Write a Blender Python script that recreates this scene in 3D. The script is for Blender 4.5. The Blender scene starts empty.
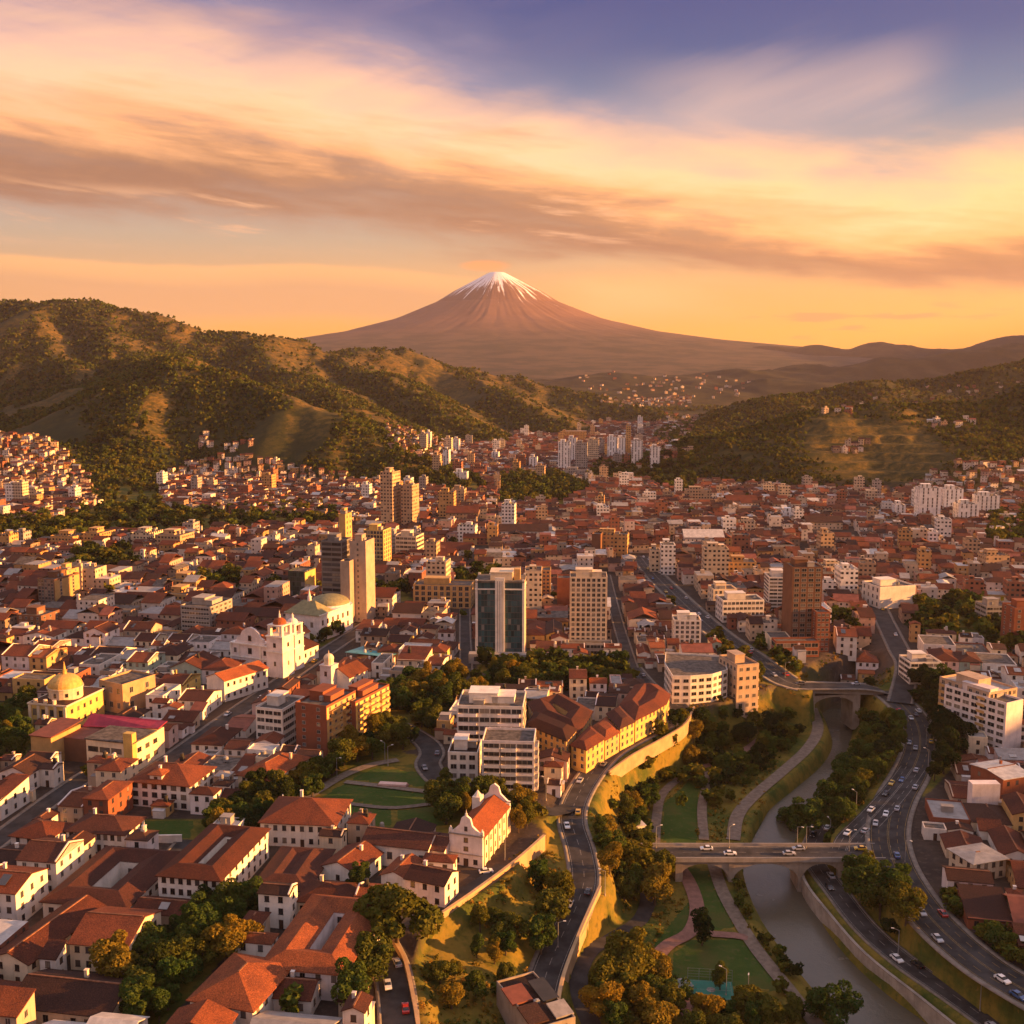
import bpy, math, random
import numpy as np
from mathutils import Vector, Matrix

HAZE = 2.3e-5
R = random.Random(11)
NR = np.random.default_rng(5)
S = bpy.context.scene
COL = S.collection

# ------------------------------------------------------------------ camera
F = 1098.0
CAMZ = 150.0
PITCH = math.atan((512 - 362) / F)
cam = bpy.data.cameras.new("camera")
cam.angle = 2 * math.atan(512 / F)
cam.clip_start = 1.0
cam.clip_end = 60000
camo = bpy.data.objects.new("camera", cam)
COL.objects.link(camo)
camo.location = (0, 0, CAMZ)
camo.rotation_euler = (math.pi / 2 - PITCH, 0, 0)
S.camera = camo

# ------------------------------------------------------------------ exposure
S.view_settings.view_transform = 'Standard'
S.view_settings.look = 'None'
S.view_settings.exposure = 1.92
S.view_settings.gamma = 1.0
S.cycles.max_bounces = 5
S.cycles.diffuse_bounces = 3
S.cycles.glossy_bounces = 2
S.cycles.transmission_bounces = 2
S.cycles.transparent_max_bounces = 4
S.cycles.volume_bounces = 0
S.cycles.sample_clamp_indirect = 4.0

# ------------------------------------------------------------------ sun
SUN_AZ = math.radians(95.0)      # clockwise from the view direction
SUN_EL = math.radians(9.5)
sdir = Vector((math.sin(SUN_AZ) * math.cos(SUN_EL), math.cos(SUN_AZ) * math.cos(SUN_EL), math.sin(SUN_EL)))
sun = bpy.data.lights.new("sun", 'SUN')
sun.energy = 5.0
sun.color = (1.0, 0.43, 0.112)
sun.angle = math.radians(0.6)
suno = bpy.data.objects.new("sun", sun)
suno.rotation_euler = sdir.to_track_quat('Z', 'Y').to_euler()
suno.location = sdir * 3000
COL.objects.link(suno)

# ------------------------------------------------------------------ world: evening sky with cloud banks
class NT:
    """tiny node writer"""
    def __init__(self, tree):
        self.t = tree; self.n = tree.nodes; self.l = tree.links
    def new(self, kind, **kw):
        n = self.n.new(kind)
        for k, v in kw.items(): setattr(n, k, v)
        return n
    def put(self, sock, v):
        if v is None: return
        if hasattr(v, 'is_output'): self.l.new(v, sock)
        else: sock.default_value = v
    def m(self, op, a, b=None, c=None, clamp=False):
        n = self.new('ShaderNodeMath', operation=op, use_clamp=clamp)
        self.put(n.inputs[0], a); self.put(n.inputs[1], b)
        if c is not None: self.put(n.inputs[2], c)
        return n.outputs[0]
    def ss(self, x, a, b):
        n = self.new('ShaderNodeMapRange', interpolation_type='SMOOTHSTEP')
        self.put(n.inputs[0], x); self.put(n.inputs[1], a); self.put(n.inputs[2], b)
        return n.outputs[0]
    def lin(self, x, a, b, c=0.0, d=1.0):
        n = self.new('ShaderNodeMapRange')
        self.put(n.inputs[0], x); self.put(n.inputs[1], a); self.put(n.inputs[2], b)
        self.put(n.inputs[3], c); self.put(n.inputs[4], d)
        return n.outputs[0]
    def mix(self, f, a, b, blend='MIX'):
        n = self.new('ShaderNodeMix', data_type='RGBA', blend_type=blend)
        self.put(n.inputs[0], f)
        for s, v in ((n.inputs[6], a), (n.inputs[7], b)):
            if isinstance(v, tuple): v = (*v[:3], 1)
            self.put(s, v)
        return n.outputs[2]
    def ramp(self, x, stops, interp='LINEAR'):
        n = self.new('ShaderNodeValToRGB'); e = n.color_ramp.elements
        n.color_ramp.interpolation = interp
        while len(e) < len(stops): e.new(0.5)
        for q, (p, c) in zip(e, stops):
            q.position = p; q.color = (*c, 1) if len(c) == 3 else c
        self.put(n.inputs[0], x)
        return n.outputs[0]
    def noise(self, vec, scale, detail=3, rough=0.5, dist=0.0, dim='3D'):
        n = self.new('ShaderNodeTexNoise', noise_dimensions=dim)
        self.put(n.inputs['Vector'], vec); n.inputs['Scale'].default_value = scale
        n.inputs['Detail'].default_value = detail; n.inputs['Roughness'].default_value = rough
        n.inputs['Distortion'].default_value = dist
        return n.outputs['Fac']
    def xyz(self, a, b, c=0.0):
        n = self.new('ShaderNodeCombineXYZ')
        self.put(n.inputs[0], a); self.put(n.inputs[1], b); self.put(n.inputs[2], c)
        return n.outputs[0]
    def curve(self, x, pts):
        n = self.new('ShaderNodeFloatCurve'); c = n.mapping.curves[0]
        while len(c.points) < len(pts): c.points.new(0.5, 0.5)
        for q, p in zip(c.points, pts): q.location = p
        n.mapping.update(); self.put(n.inputs['Value'], x)
        return n.outputs[0]

W = bpy.data.worlds.new("World"); S.world = W; W.use_nodes = True
w = NT(W.node_tree); w.n.clear()
tc = w.new('ShaderNodeTexCoord'); sp = w.new('ShaderNodeSeparateXYZ'); w.l.new(tc.outputs['Generated'], sp.inputs[0])
el = w.m('MULTIPLY', w.m('ARCSINE', sp.outputs[2]), 180 / math.pi)
az = w.m('MULTIPLY', w.m('ARCTAN2', sp.outputs[0], sp.outputs[1]), 180 / math.pi)
azn = w.lin(az, -45, 45)
e1 = w.m('POWER', w.lin(el, 0, 90), 0.5)          # 0..1, fine steps near the horizon
def E(d): return math.sqrt(d / 90)
base = w.ramp(e1, [(0, (1.0, .38, .045)), (E(1.5), (1.08, .45, .060)), (E(3.5), (.86, .43, .13)), (E(6), (.53, .40, .26)), (E(8.5), (.40, .385, .36)),
                   (E(12), (.13, .21, .33)), (E(15), (.025, .085, .245)), (E(18), (.008, .05, .215)), (E(27), (.50, .44, .50)), (E(45), (.50, .45, .54)), (1, (.44, .43, .56))])
side = w.ramp(azn, [(0.0, (.80, .84, .98)), (.22, (.86, .88, .96)), (.5, (.96, .95, .95)), (.72, (1.16, 1.03, .78)), (.9, (1.2, 1.0, .6)), (1, (1.2, .95, .55))])
lowm = w.ss(el, 14, 4)
base = w.mix(lowm, base, w.mix(1.0, base, side, 'MULTIPLY'))
nish = w.new('ShaderNodeTexSky', sky_type='NISHITA')
nish.sun_disc = False; nish.sun_elevation = SUN_EL; nish.sun_rotation = SUN_AZ; nish.air_density = 1.5; nish.dust_density = 3.0
nsk = w.mix(1.0, nish.outputs[0], (.08, .08, .08), 'MULTIPLY')
base = w.mix(.12, base, nsk)
# noise fields (stretched along the horizon, tilted a little)
tl = w.m('ADD', el, w.m('MULTIPLY', az, 0.10))
v1 = w.xyz(w.m('MULTIPLY', az, .065), w.m('MULTIPLY', tl, .24), 2.3)
n1 = w.noise(v1, 1.3, 8, .58, .5)
v2 = w.xyz(w.m('MULTIPLY', az, .055), w.m('MULTIPLY', tl, .48), 7.1)
n2 = w.noise(v2, 1.5, 9, .66, .25)
v3 = w.xyz(w.m('MULTIPLY', w.m('ADD', az, w.m('MULTIPLY', el, 1.6)), .07), w.m('MULTIPLY', w.m('SUBTRACT', el, w.m('MULTIPLY', az, .30)), .6), 4.0)
n3 = w.noise(v3, .55, 5, .55, .5)
n1c = w.m('SUBTRACT', n1, .5); n2c = w.m('SUBTRACT', n2, .5); n3c = w.m('SUBTRACT', n3, .5)
def A(d): return (d + 45) / 90
def crv(pts, k=20.0): return w.m('MULTIPLY', w.curve(azn, [(A(a), v / k) for a, v in pts]), k)
low = crv([(-45, 8.2), (-25, 7.4), (-13, 6.9), (-4, 6.3), (5, 5.3), (13, 4.1), (20, 3.5), (26, 3.4), (45, 4.5)])
upp = crv([(-45, 18), (-25, 17.2), (-13, 16.8), (-5, 15.6), (1, 14.0), (7, 12.2), (13, 11.4), (19, 10.2), (23, 10.8), (45, 13)])
tt = w.m('DIVIDE', w.m('SUBTRACT', w.m('ADD', el, w.m('ADD', w.m('MULTIPLY', n1c, 3.4), w.m('MULTIPLY', n2c, 1.6))), low), w.m('SUBTRACT', upp, low))
dens = w.m('MULTIPLY', w.ss(tt, -.10, .10), w.ss(w.m('ADD', tt, w.m('MULTIPLY', n3c, .55)), 1.22, .55))
dens = w.m('MULTIPLY', dens, w.lin(n2, .25, .55, .72, 1.0), clamp=True)
tcol = w.m('ADD', tt, w.m('ADD', w.m('MULTIPLY', n2c, .38), w.m('MULTIPLY', n1c, .22)))
ccol = w.ramp(tcol, [(0, (.40, .21, .115)), (.15, (.33, .165, .09)), (.25, (.44, .215, .105)), (.40, (.98, .45, .18)), (.6, (1.06, .60, .32)), (.82, (.90, .51, .34)), (1, (.46, .35, .40))])
ccol = w.mix(1.0, ccol, w.ramp(azn, [(.2, (.88, .90, 1.0)), (.5, (1, 1, 1)), (.72, (1.12, 1.06, .86)), (.82, (1.15, 1.05, .80))]), 'MULTIPLY')
sky = w.mix(dens, base, ccol)
# feathered wing of cirrus high on the sunward side
wing = w.m('MULTIPLY', w.m('MULTIPLY', w.ss(az, 3, 11), w.ss(az, 22, 18)), w.m('MULTIPLY', w.ss(el, 10.0, 12.0), w.ss(w.m('ADD', el, w.m('MULTIPLY', n3c, 6)), 16.0, 13.2)))
wing = w.m('MULTIPLY', wing, w.lin(n3, .28, .80, .10, .62), clamp=True)
sky = w.mix(wing, sky, (.84, .53, .40))
# cirrus veil high left
veil = w.m('MULTIPLY', w.m('MULTIPLY', w.ss(el, 12, 15), w.ss(az, 8, -6)), w.lin(n3, .35, .75, 0, .28), clamp=True)
sky = w.mix(veil, sky, (.55, .38, .42))
# thin streaks in the clear strip
strk = w.m('MULTIPLY', w.m('MULTIPLY', w.ss(el, 5.2, 6.3), w.ss(el, 8.6, 7.6)), w.ss(n2, .53, .66))
strk = w.m('MULTIPLY', strk, w.ss(az, 12, 2))
sky = w.mix(w.m('MULTIPLY', strk, .8), sky, (.84, .45, .24))
# low bank over the left hills
topl = crv([(-45, 5.4), (-25, 5.05), (-17, 4.75), (-8, 4.95), (-2, 4.4), (3, 4.0), (9, 3.9), (45, 3.0)])
tb = w.m('SUBTRACT', topl, w.m('ADD', el, w.m('MULTIPLY', n1c, .8)))
bank = w.m('MULTIPLY', w.m('MULTIPLY', w.ss(tb, -.05, .25), w.ss(tb, 3.4, 2.2)), w.ss(az, 4, -6))
bcol = w.ramp(w.m('MULTIPLY', tb, .33), [(0, (.90, .45, .17)), (.22, (.80, .40, .15)), (.4, (.62, .32, .14)), (.8, (.66, .33, .13)), (1, (.8, .38, .12))])
sky = w.mix(w.m('MULTIPLY', bank, .85), sky, bcol)
# bright puff right of the summit and small dark bars
puff = w.m('MULTIPLY', w.m('MULTIPLY', w.ss(w.m('ADD', az, w.m('MULTIPLY', n2c, 8)), 1.0, 5), w.ss(w.m('ADD', az, w.m('MULTIPLY', n2c, 10)), 13, 6)), w.m('MULTIPLY', w.ss(el, 1.6, 3.4), w.ss(w.m('ADD', el, w.m('MULTIPLY', n1c, 3)), 4.7, 3.7)))
sky = w.mix(w.m('MULTIPLY', puff, .7), sky, (.95, .48, .17))
v4 = w.xyz(w.m('MULTIPLY', az, .22), w.m('MULTIPLY', el, 1.7), 1.4)
n4 = w.noise(v4, 1.0, 4, .5)
bars = w.m('MULTIPLY', w.m('MULTIPLY', w.ss(el, .8, 1.2), w.ss(el, 3.2, 2.4)), w.m('MULTIPLY', w.ss(n4, .58, .68), w.ss(az, 6, 9)))
sky = w.mix(w.m('MULTIPLY', bars, .6), sky, (.52, .24, .10))
cap = w.m('ADD', w.m('POWER', w.m('DIVIDE', w.m('ADD', az, w.m('ADD', 1.25, w.m('MULTIPLY', n2c, 1.0))), 1.35), 2.0), w.m('POWER', w.m('DIVIDE', w.m('SUBTRACT', el, 4.86), .30), 2.0))
sky = w.mix(w.m('MULTIPLY', w.ss(cap, 1.3, .2), .9), sky, (.86, .33, .11))
bg = w.new('ShaderNodeBackground'); w.l.new(sky, bg.inputs[0]); bg.inputs[1].default_value = 0.345
wo = w.new('ShaderNodeOutputWorld'); w.l.new(bg.outputs[0], wo.inputs[0])
W.cycles.sampling_method = 'MANUAL'; W.cycles.sample_map_resolution = 512

# ------------------------------------------------------------------ pixel rays -> places on the ground
cp, spn = math.cos(PITCH), math.sin(PITCH)
def ray(px, py):
    xc = (px - 512) / F; yc = (512 - py) / F
    return np.array([xc, cp + yc * spn, -spn + yc * cp])
def P(px, py, z=0.0):
    d = ray(px, py); t = (z - CAMZ) / d[2]
    return np.array([d[0] * t, d[1] * t, z])
def PD(px, py, Y):
    d = ray(px, py); t = Y / d[1]
    return np.array([d[0] * t, Y, CAMZ + d[2] * t])
def proj(x, y, z):
    dx, dy, dz = x, y, z - CAMZ
    dep = dy * cp - dz * spn
    return 512 + F * dx / dep, 512 - F * (dy * spn + dz * cp) / dep, dep
def mpp(px, py, z=0.0):           # metres per pixel there
    p = P(px, py, z); return proj(*p)[2] / F

def smooth(pts, step=3.0):
    """Catmull-Rom through 3-d points, resampled"""
    p = np.array(pts, float)
    if len(p) == 2: q = np.linspace(p[0], p[1], 40)
    else:
        e = np.vstack([2 * p[0] - p[1], p, 2 * p[-1] - p[-2]]); out = []
        for i in range(1, len(e) - 2):
            a, b, c, d = e[i - 1], e[i], e[i + 1], e[i + 2]
            for t in np.linspace(0, 1, 24, endpoint=False):
                out.append(.5 * ((2 * b) + (c - a) * t + (2 * a - 5 * b + 4 * c - d) * t * t + (3 * b - a - 3 * c + d) * t ** 3))
        out.append(p[-1]); q = np.array(out)
    s = np.r_[0, np.cumsum(np.linalg.norm(np.diff(q[:, :2], axis=0), axis=1))]
    n = max(2, int(s[-1] / step) + 1); u = np.linspace(0, s[-1], n)
    return np.stack([np.interp(u, s, q[:, k]) for k in range(3)], 1)

# ------------------------------------------------------------------ value noise in numpy
_perm = np.random.default_rng(3).random((256, 256))
def vnoise(x, y):
    xi = np.floor(x).astype(int); yi = np.floor(y).astype(int); fx = x - xi; fy = y - yi
    fx = fx * fx * (3 - 2 * fx); fy = fy * fy * (3 - 2 * fy)
    a = _perm[xi & 255, yi & 255]; b = _perm[(xi + 1) & 255, yi & 255]; c = _perm[xi & 255, (yi + 1) & 255]; d = _perm[(xi + 1) & 255, (yi + 1) & 255]
    return (a + (b - a) * fx) * (1 - fy) + (c + (d - c) * fx) * fy
def fbm(x, y, o=4, g=.5):
    t = 0; a = 1; s = 0
    for k in range(o):
        t = t + a * vnoise(x + 17.3 * k, y - 9.1 * k); s += a; a *= g; x, y = x * 2.03, y * 2.03
    return t / s
def ridged(x, y, o=4):
    t = 0; a = 1; s = 0
    for k in range(o):
        t = t + a * (1 - np.abs(2 * vnoise(x + 31.7 * k, y + 5.3 * k) - 1)); s += a; a *= .5; x, y = x * 2.1, y * 2.1
    return t / s
# ------------------------------------------------------------------ terrain
def PL(pts): return np.array([P(*p) for p in pts])
# lines that run along the gorge, each a pixel trace with its height; the ground is interpolated across them
BL = [PL(q) for q in (
 [(385,1040,-1),(400,985,-1),(424,930,0),(470,895,0),(512,864,0),(542,838,0),(560,818,0),(585,775,0),(620,745,0),(685,712,0),(722,703,0),(765,690,0),(800,672,0),(830,650,0)],
 [(391,1040,-5),(406,985,-5),(430,930,-4),(475,895,-4),(517,864,-4),(547,838,-3.5),(563,818,-1),(592,775,-4),(627,745,-4),(692,712,-4),(729,703,-3),(771,690,-3),(806,672,-2),(835,650,-.2)],
 [(520,1040,-13),(530,985,-12),(552,930,-9.5),(568,885,-6.5),(566,845,-4.2),(568,822,-2.0),(597,775,-5),(632,745,-5),(698,712,-5),(735,703,-4),(777,690,-4),(812,672,-3),(838,650,-.4)],
 [(553,1040,-13.5),(562,985,-12.3),(582,930,-9.8),(601,885,-6.8),(592,845,-4.6),(586,822,-3.0),(606,775,-6),(640,748,-6),(706,718,-6),(742,708,-6),(782,694,-6),(816,675,-5),(842,651,-.6)],
 [(585,1040,-20),(600,985,-20),(624,930,-20),(642,885,-20),(640,845,-20),(640,815,-19),(660,778,-18),(695,752,-16),(738,735,-14),(774,720,-13),(797,703,-12),(824,680,-8),(850,655,-2)],
 [(850,1040,-21),(815,1000,-21),(790,970,-21),(760,930,-21),(742,895,-21),(735,865,-21),(748,835,-21),(768,800,-21),(785,770,-20),(805,735,-18),(812,710,-17),(824,687,-14),(860,655,-3)],
 [(864,1040,-27),(828,1000,-27),(803,970,-27),(772,930,-27),(754,895,-27),(746,865,-27),(756,835,-27),(778,800,-27),(804,765,-27),(818,735,-27),(823,710,-27),(830,690,-24),(868,656,-5)],
 [(965,1040,-27),(925,1015,-27),(877,975,-27),(842,940,-27),(812,905,-27),(794,880,-27),(789,850,-27),(799,825,-27),(818,795,-27),(834,765,-27),(848,735,-27),(846,712,-27),(842,693,-24),(880,658,-5)],
 [(990,1040,-20),(948,1012,-20),(893,975,-20),(856,940,-20),(824,905,-20),(804,878,-20),(800,850,-20),(812,825,-20),(832,795,-20),(849,765,-20),(866,735,-19),(866,712,-17),(860,694,-13),(895,660,-4)],
 [(1030,1035,-18),(985,1000,-18),(925,965,-17),(880,930,-17.8),(848,895,-18.6),(832,868,-19),(829,850,-19),(840,825,-17),(858,795,-14),(883,765,-12),(898,738,-10),(890,715,-10),(880,698,-9),(905,665,-3)],
 [(1060,1010,-9),(1000,985,-9.4),(945,945,-10.4),(905,905,-11.6),(878,865,-12.2),(866,845,-12.2),(864,828,-11.8),(875,800,-11),(896,768,-10),(906,738,-9),(900,715,-8),(890,700,-6.4),(915,668,-2)],
)]
for b in BL: b[:] = b[np.argsort(b[:, 1])]
def smax(a, b, k): 
    d = np.clip(.5 + .5 * (a - b) / k, 0, 1)
    return b + (a - b) * d + k * d * (1 - d)
def gorge(x, y):
    xs = []; zs = []
    for b in BL:
        xs.append(np.interp(y, b[:, 1], b[:, 0])); zs.append(np.interp(y, b[:, 1], b[:, 2]))
    x9 = xs[-1]; z9 = zs[-1]
    xs = np.array(xs + [x9 + 30, x9 + 220]); zs = np.array(zs + [z9 + .3, np.maximum(z9, -2)])
    for k in range(1, len(xs)): xs[k] = np.maximum(xs[k], xs[k - 1] + .3)
    h = np.where(x >= xs[-1], zs[-1], 0.0)
    h = np.where(x < xs[0], zs[0], h)
    for k in range(len(xs) - 1):
        t = (x - xs[k]) / (xs[k + 1] - xs[k]); mk = (t >= 0) & (t < 1)
        h = np.where(mk, zs[k] + (zs[k + 1] - zs[k]) * t, h)
    ymax = 610.0
    return h * np.clip((ymax - y) / 80, 0, 1)

def SP(pts): return np.array([PD(*p) for p in pts])
# crest lines of the hills (pixel on the crest, distance) with the steepness of their flanks
SPURS = [
 (SP([(-330,296,3000),(-160,314,3000),(0,308,2900),(45,308,2850),(58,305,2850),(87,306,2850),(103,315,2820),(152,319,2800),(175,327,2750),(205,332,2750),(256,334,2750),(285,343,2800),(330,351,2850),(400,354,3000),(440,362,3050),(500,372,3050),(560,386,3000),(620,402,2900),(660,411,2800)]), .44, 50),
 (SP([(178,370,1750),(200,369,1730),(240,383,1650),(300,401,1560),(350,424,1480),(400,451,1400),(440,473,1340),(474,491,1285)]), .50, 18),
 (SP([(178,370,1750),(150,398,1600),(130,430,1480),(110,462,1370),(100,490,1285)]), .48, 18),
 (SP([(178,370,1750),(170,362,2000),(130,350,2350),(100,322,2750)]), .42, 30),
 (SP([(30,312,2850),(55,345,2400),(95,372,2100),(60,400,1900),(20,420,1750)]), .45, 22),
 (SP([(256,338,2700),(268,352,2450),(300,370,2250),(345,400,2000),(378,420,1880),(410,438,1780)]), .46, 20),
 (SP([(330,354,2800),(350,361,2600),(382,375,2420),(420,396,2250),(446,412,2150),(480,432,2060)]), .46, 20),
 (SP([(440,364,3000),(470,378,2800),(520,402,2500),(560,420,2350)]), .42, 25),
 (SP([(-40,318,2900),(-20,350,2500),(-60,385,2200)]), .45, 25),
 (SP([(-200,408,1500),(-100,420,1480),(0,436,1440),(30,442,1420),(62,458,1370),(92,488,1290)]), .27, 20),
 (SP([(676,480,1400),(700,462,1450),(735,437,1500),(780,424,1530),(830,406,1550),(890,400,1560),(940,402,1560),(1000,406,1560),(1040,392,1600),(1200,370,1700),(1500,350,1800)]), .34, 22),
 (SP([(950,402,1560),(958,428,1420),(972,462,1300)]), .38, 14),
 (SP([(640,452,1850),(690,438,2020),(720,422,2150),(768,404,2250),(800,392,2320),(880,385,2400),(930,377,2450),(1024,366,2500),(1300,340,2700)]), .32, 35),
 (SP([(700,412,4200),(770,392,4400),(820,376,4600),(850,367,4700),(885,358,4800),(930,358,4800),(970,352,4900),(1024,344,5000),(1300,330,5200)]), .32, 60),
 (SP([(740,352,8300),(768,346,8000),(800,347,7800),(815,344,7800),(850,349,7800),(880,343,7700),(930,349,7600),(975,346,7500),(1024,334,7400),(1300,322,7400)]), .30, 90),
 (SP([(590,404,5200),(650,409,5400),(720,405,5500)]), .12, 60),
 (SP([(520,396,3600),(570,388,3750),(620,392,3800),(670,384,3900),(720,387,3950),(790,378,4000)]), .13, 60),
 (SP([(540,380,4500),(600,374,4600),(660,377,4700),(720,370,4800),(800,366,4900)]), .13, 80),
]
def hills(x, y):
    """height of the hills, and which of them are steep enough to carry relief"""
    h = np.full(x.shape, -500.0)
    for pts, sl, rnd in SPURS:
        ypad = (pts[:, 2].max() + 50) / sl
        mk = (y > pts[:, 1].min() - ypad) & (y < pts[:, 1].max() + ypad) & (x > pts[:, 0].min() - ypad) & (x < pts[:, 0].max() + ypad)
        if not mk.any(): continue
        X = x[mk]; Y = y[mk]; best = np.full(X.shape, -500.0)
        for a, b in zip(pts[:-1], pts[1:]):
            d = b - a; L2 = d[0] ** 2 + d[1] ** 2
            t = np.clip(((X - a[0]) * d[0] + (Y - a[1]) * d[1]) / L2, 0, 1)
            dist = np.hypot(X - a[0] - t * d[0], Y - a[1] - t * d[1])
            best = np.maximum(best, a[2] + t * d[2] - sl * (np.sqrt(dist ** 2 + rnd ** 2) - rnd))
        h[mk] = smax(h[mk], best, 12.0)
    return h
def relief(x, y):
    wx = x + 90 * (fbm(x / 400 + 9, y / 400) - .5); wy = y + 90 * (fbm(x / 400, y / 400 + 5) - .5)
    return ridged(wx / 360 + wy / 1000, wy / 640 - wx / 1700, 4)
TC_ = PD(872, 440, 1400)
def ss01(v, a, b): v = np.clip((v - a) / (b - a), 0, 1); return v * v * (3 - 2 * v)
def lit_meadow(x, y):
    """pasture mask whose golden colour adds sunlight to slopes facing the sun"""
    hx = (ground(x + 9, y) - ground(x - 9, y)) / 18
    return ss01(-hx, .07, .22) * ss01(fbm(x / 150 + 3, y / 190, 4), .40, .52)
def terraced(x, y): return np.clip(1.5 - np.hypot((x - TC_[0]) / 130, (y - TC_[1]) / 170) * 1.2, 0, 1)
def ground(x, y):
    """terrain before any road is cut into it"""
    x = np.asarray(x, float); y = np.asarray(y, float)
    g = gorge(x, y)
    g = g + np.clip((y - 4800) / 9000, 0, 1) * 60 + np.clip((y - 2500) / 2000, 0, 1) * (fbm(x / 700, y / 700) - .5) * 30
    h = hills(x, y)
    wx = x + 90 * (fbm(x / 400 + 9, y / 400) - .5); wy = y + 90 * (fbm(x / 400, y / 400 + 5) - .5)
    amp = np.clip((h + 4) / 130, 0, 1)
    rel = (relief(x, y) - .70) * 76 + (ridged(wx / 100, wy / 150, 4) - .5) * 20
    h = h + amp * rel * np.clip(1.15 - y / 12000, .2, 1)
    tm = terraced(x, y); q = h / 9.0; h = h + tm * (9.0 * (np.floor(q) + ss01(q - np.floor(q), .62, 1.0)) - h)
    return smax(g, h, 10.0)

# ------------------------------------------------------------------ roads and paths (pixel traces)
ROADS = {   # name: (points, width, pavement width each side, kind)
 'avenue':        ([(1048,1004,-9),(985,966,-9.6),(940,928,-10.6),(911,893,-11.6),(893,860,-12.2),(888,830,-11.8),(896,800,-10.8),(911,773,-9.8),(920,747,-9),(916,722,-8.2),(900,703,-7),(884,691,-6)], 12, 1.6, 'road'),
 'slip_road':     ([(913,768,-9.6),(897,790,-10.3),(873,817,-11.4),(852,838,-12.6),(846,851,-13)], 10, .5, 'road'),
 'bridge_road':   ([(628,853,-13),(660,852.5,-13),(760,852.5,-13),(850,852.5,-13),(893,853,-12.2)], 8, 1.5, 'bridge'),
 'river_road':    ([(1015,1040,-18),(960,1000,-18),(905,962,-18),(866,928,-18.6),(838,893,-19.4),(818,866,-19.8),(813,850,-19.8),(824,825,-18.8)], 7, 0.8, 'road'),
 'wall_road':     ([(632,668,0),(646,684,0),(664,698,0),(679,708,0),(668,722,-.3),(640,736,-.6),(612,752,-.8),(592,773,-1),(576,800,-1.5),(572,822,-2.4),(580,850,-4.6),(584,880,-6.6),(575,910,-8.6),(560,940,-10.4),(546,975,-12.2),(538,1010,-13),(536,1045,-13.4)], 8, 1.2, 'road'),
 'junction_road': ([(572,806,-1.6),(553,812,-.6),(530,806,-.2),(512,800,0)], 7, .5, 'road'),
 'lower_road':    ([(400,1045,-5),(397,1000,-4),(391,968,-2.6),(380,944,-1)], 8, 1.0, 'road'),
 'loop_road':     ([(602,1045,-17),(583,1005,-16),(579,975,-15.4),(590,952,-16),(612,938,-17.5),(640,920,-19.5),(648,897,-20),(642,878,-20),(632,862,-20)], 5, .5, 'road'),
 'mid_avenue':    ([(640,556,0),(655,575,0),(672,592,0),(693,612,0),(720,635,0),(752,657,0),(782,679,-.5),(800,686,-2)], 13, 2, 'road'),
 'upper_bridge_road': ([(800,686,-2),(830,686,-2),(862,686.5,-3),(884,691,-6)], 9, 1.5, 'bridge'),
 'hill_street':   ([(868,588,0),(876,603,0),(887,626,0),(899,650,-1),(907,668,-3),(900,703,-6.6)], 9, 1.5, 'road'),
 'park_street':   ([(335,700,0),(385,720,0),(420,738,0),(432,752,0),(428,765,0),(440,780,0),(458,790,0),(480,798,0),(512,800,0)], 8, 1.2, 'road'),
 'church_street': ([(150,775,0),(215,728,0),(258,698,0),(318,657,0),(372,622,0)], 8, 1.5, 'road'),
 'terrace_street':([(-30,862,0),(52,800,0),(106,764,0),(150,735,0)], 7, 1.5, 'road'),
 'house_lane':    ([(112,930,0),(150,883,0),(187,840,0)], 5, 1, 'road'),
 'tower_street':  ([(468,700,0),(466,660,0),(465,620,0),(466,585,0)], 5, 1.0, 'road'),
 'market_street': ([(632,668,0),(620,630,0),(612,600,0),(606,575,0)], 5, 1.0, 'road'),
 'plaza_street':  ([(400,925,0),(440,905,0),(480,885,0),(505,866,0)], 6, 0, 'road'),
 'river_path':    ([(712,860,-20.5),(722,890,-20.5),(738,920,-20.5),(757,950,-20.5),(785,985,-20.5),(822,1032,-20.5)], 4.2, 0, 'path'),
 'bank_road':     ([(733,840,-20.4),(738,815,-20.2),(755,795,-19.8),(782,772,-19),(808,748,-18),(818,728,-17.4),(812,708,-16.6)], 5, 0, 'path'),
 'garden_path':   ([(672,858,-20.2),(688,880,-20.4),(697,908,-20.4),(690,932,-20.4),(668,945,-20.4),(657,960,-20.4),(662,980,-20.4),(680,998,-20.4),(692,1018,-20.4)], 4.6, 0, 'pink'),
 'cross_path':    ([(710,934,-20.4),(738,936,-20.5),(748,938,-20.5)], 3.4, 0, 'pink'),
 'upper_path':    ([(655,845,-19.8),(657,815,-19.2),(662,795,-18.6),(680,778,-17.8),(700,768,-17.4),(706,785,-18.6),(702,808,-19.6),(704,840,-20)], 3.6, 0, 'path'),
 'slope_path':    ([(690,770,-17),(720,762,-16.8),(745,750,-16),(765,735,-15)], 3.4, 0, 'pink'),
 'park_path':     ([(268,828,0),(290,810,0),(316,792,0),(345,775,0),(372,765,0),(398,760,0)], 4, 0, 'path'),
 'lawn_path':     ([(316,799,0),(350,804,0),(392,808,0),(432,804,0)], 2.4, 0, 'path'),
 'terrace_path':  ([(345,782,0),(380,786,0),(436,793,0)], 3, 0, 'path'),
}
for k, v in list(ROADS.items()):
    ROADS[k] = (smooth([P(*p) for p in v[0]]), *v[1:])
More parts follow.
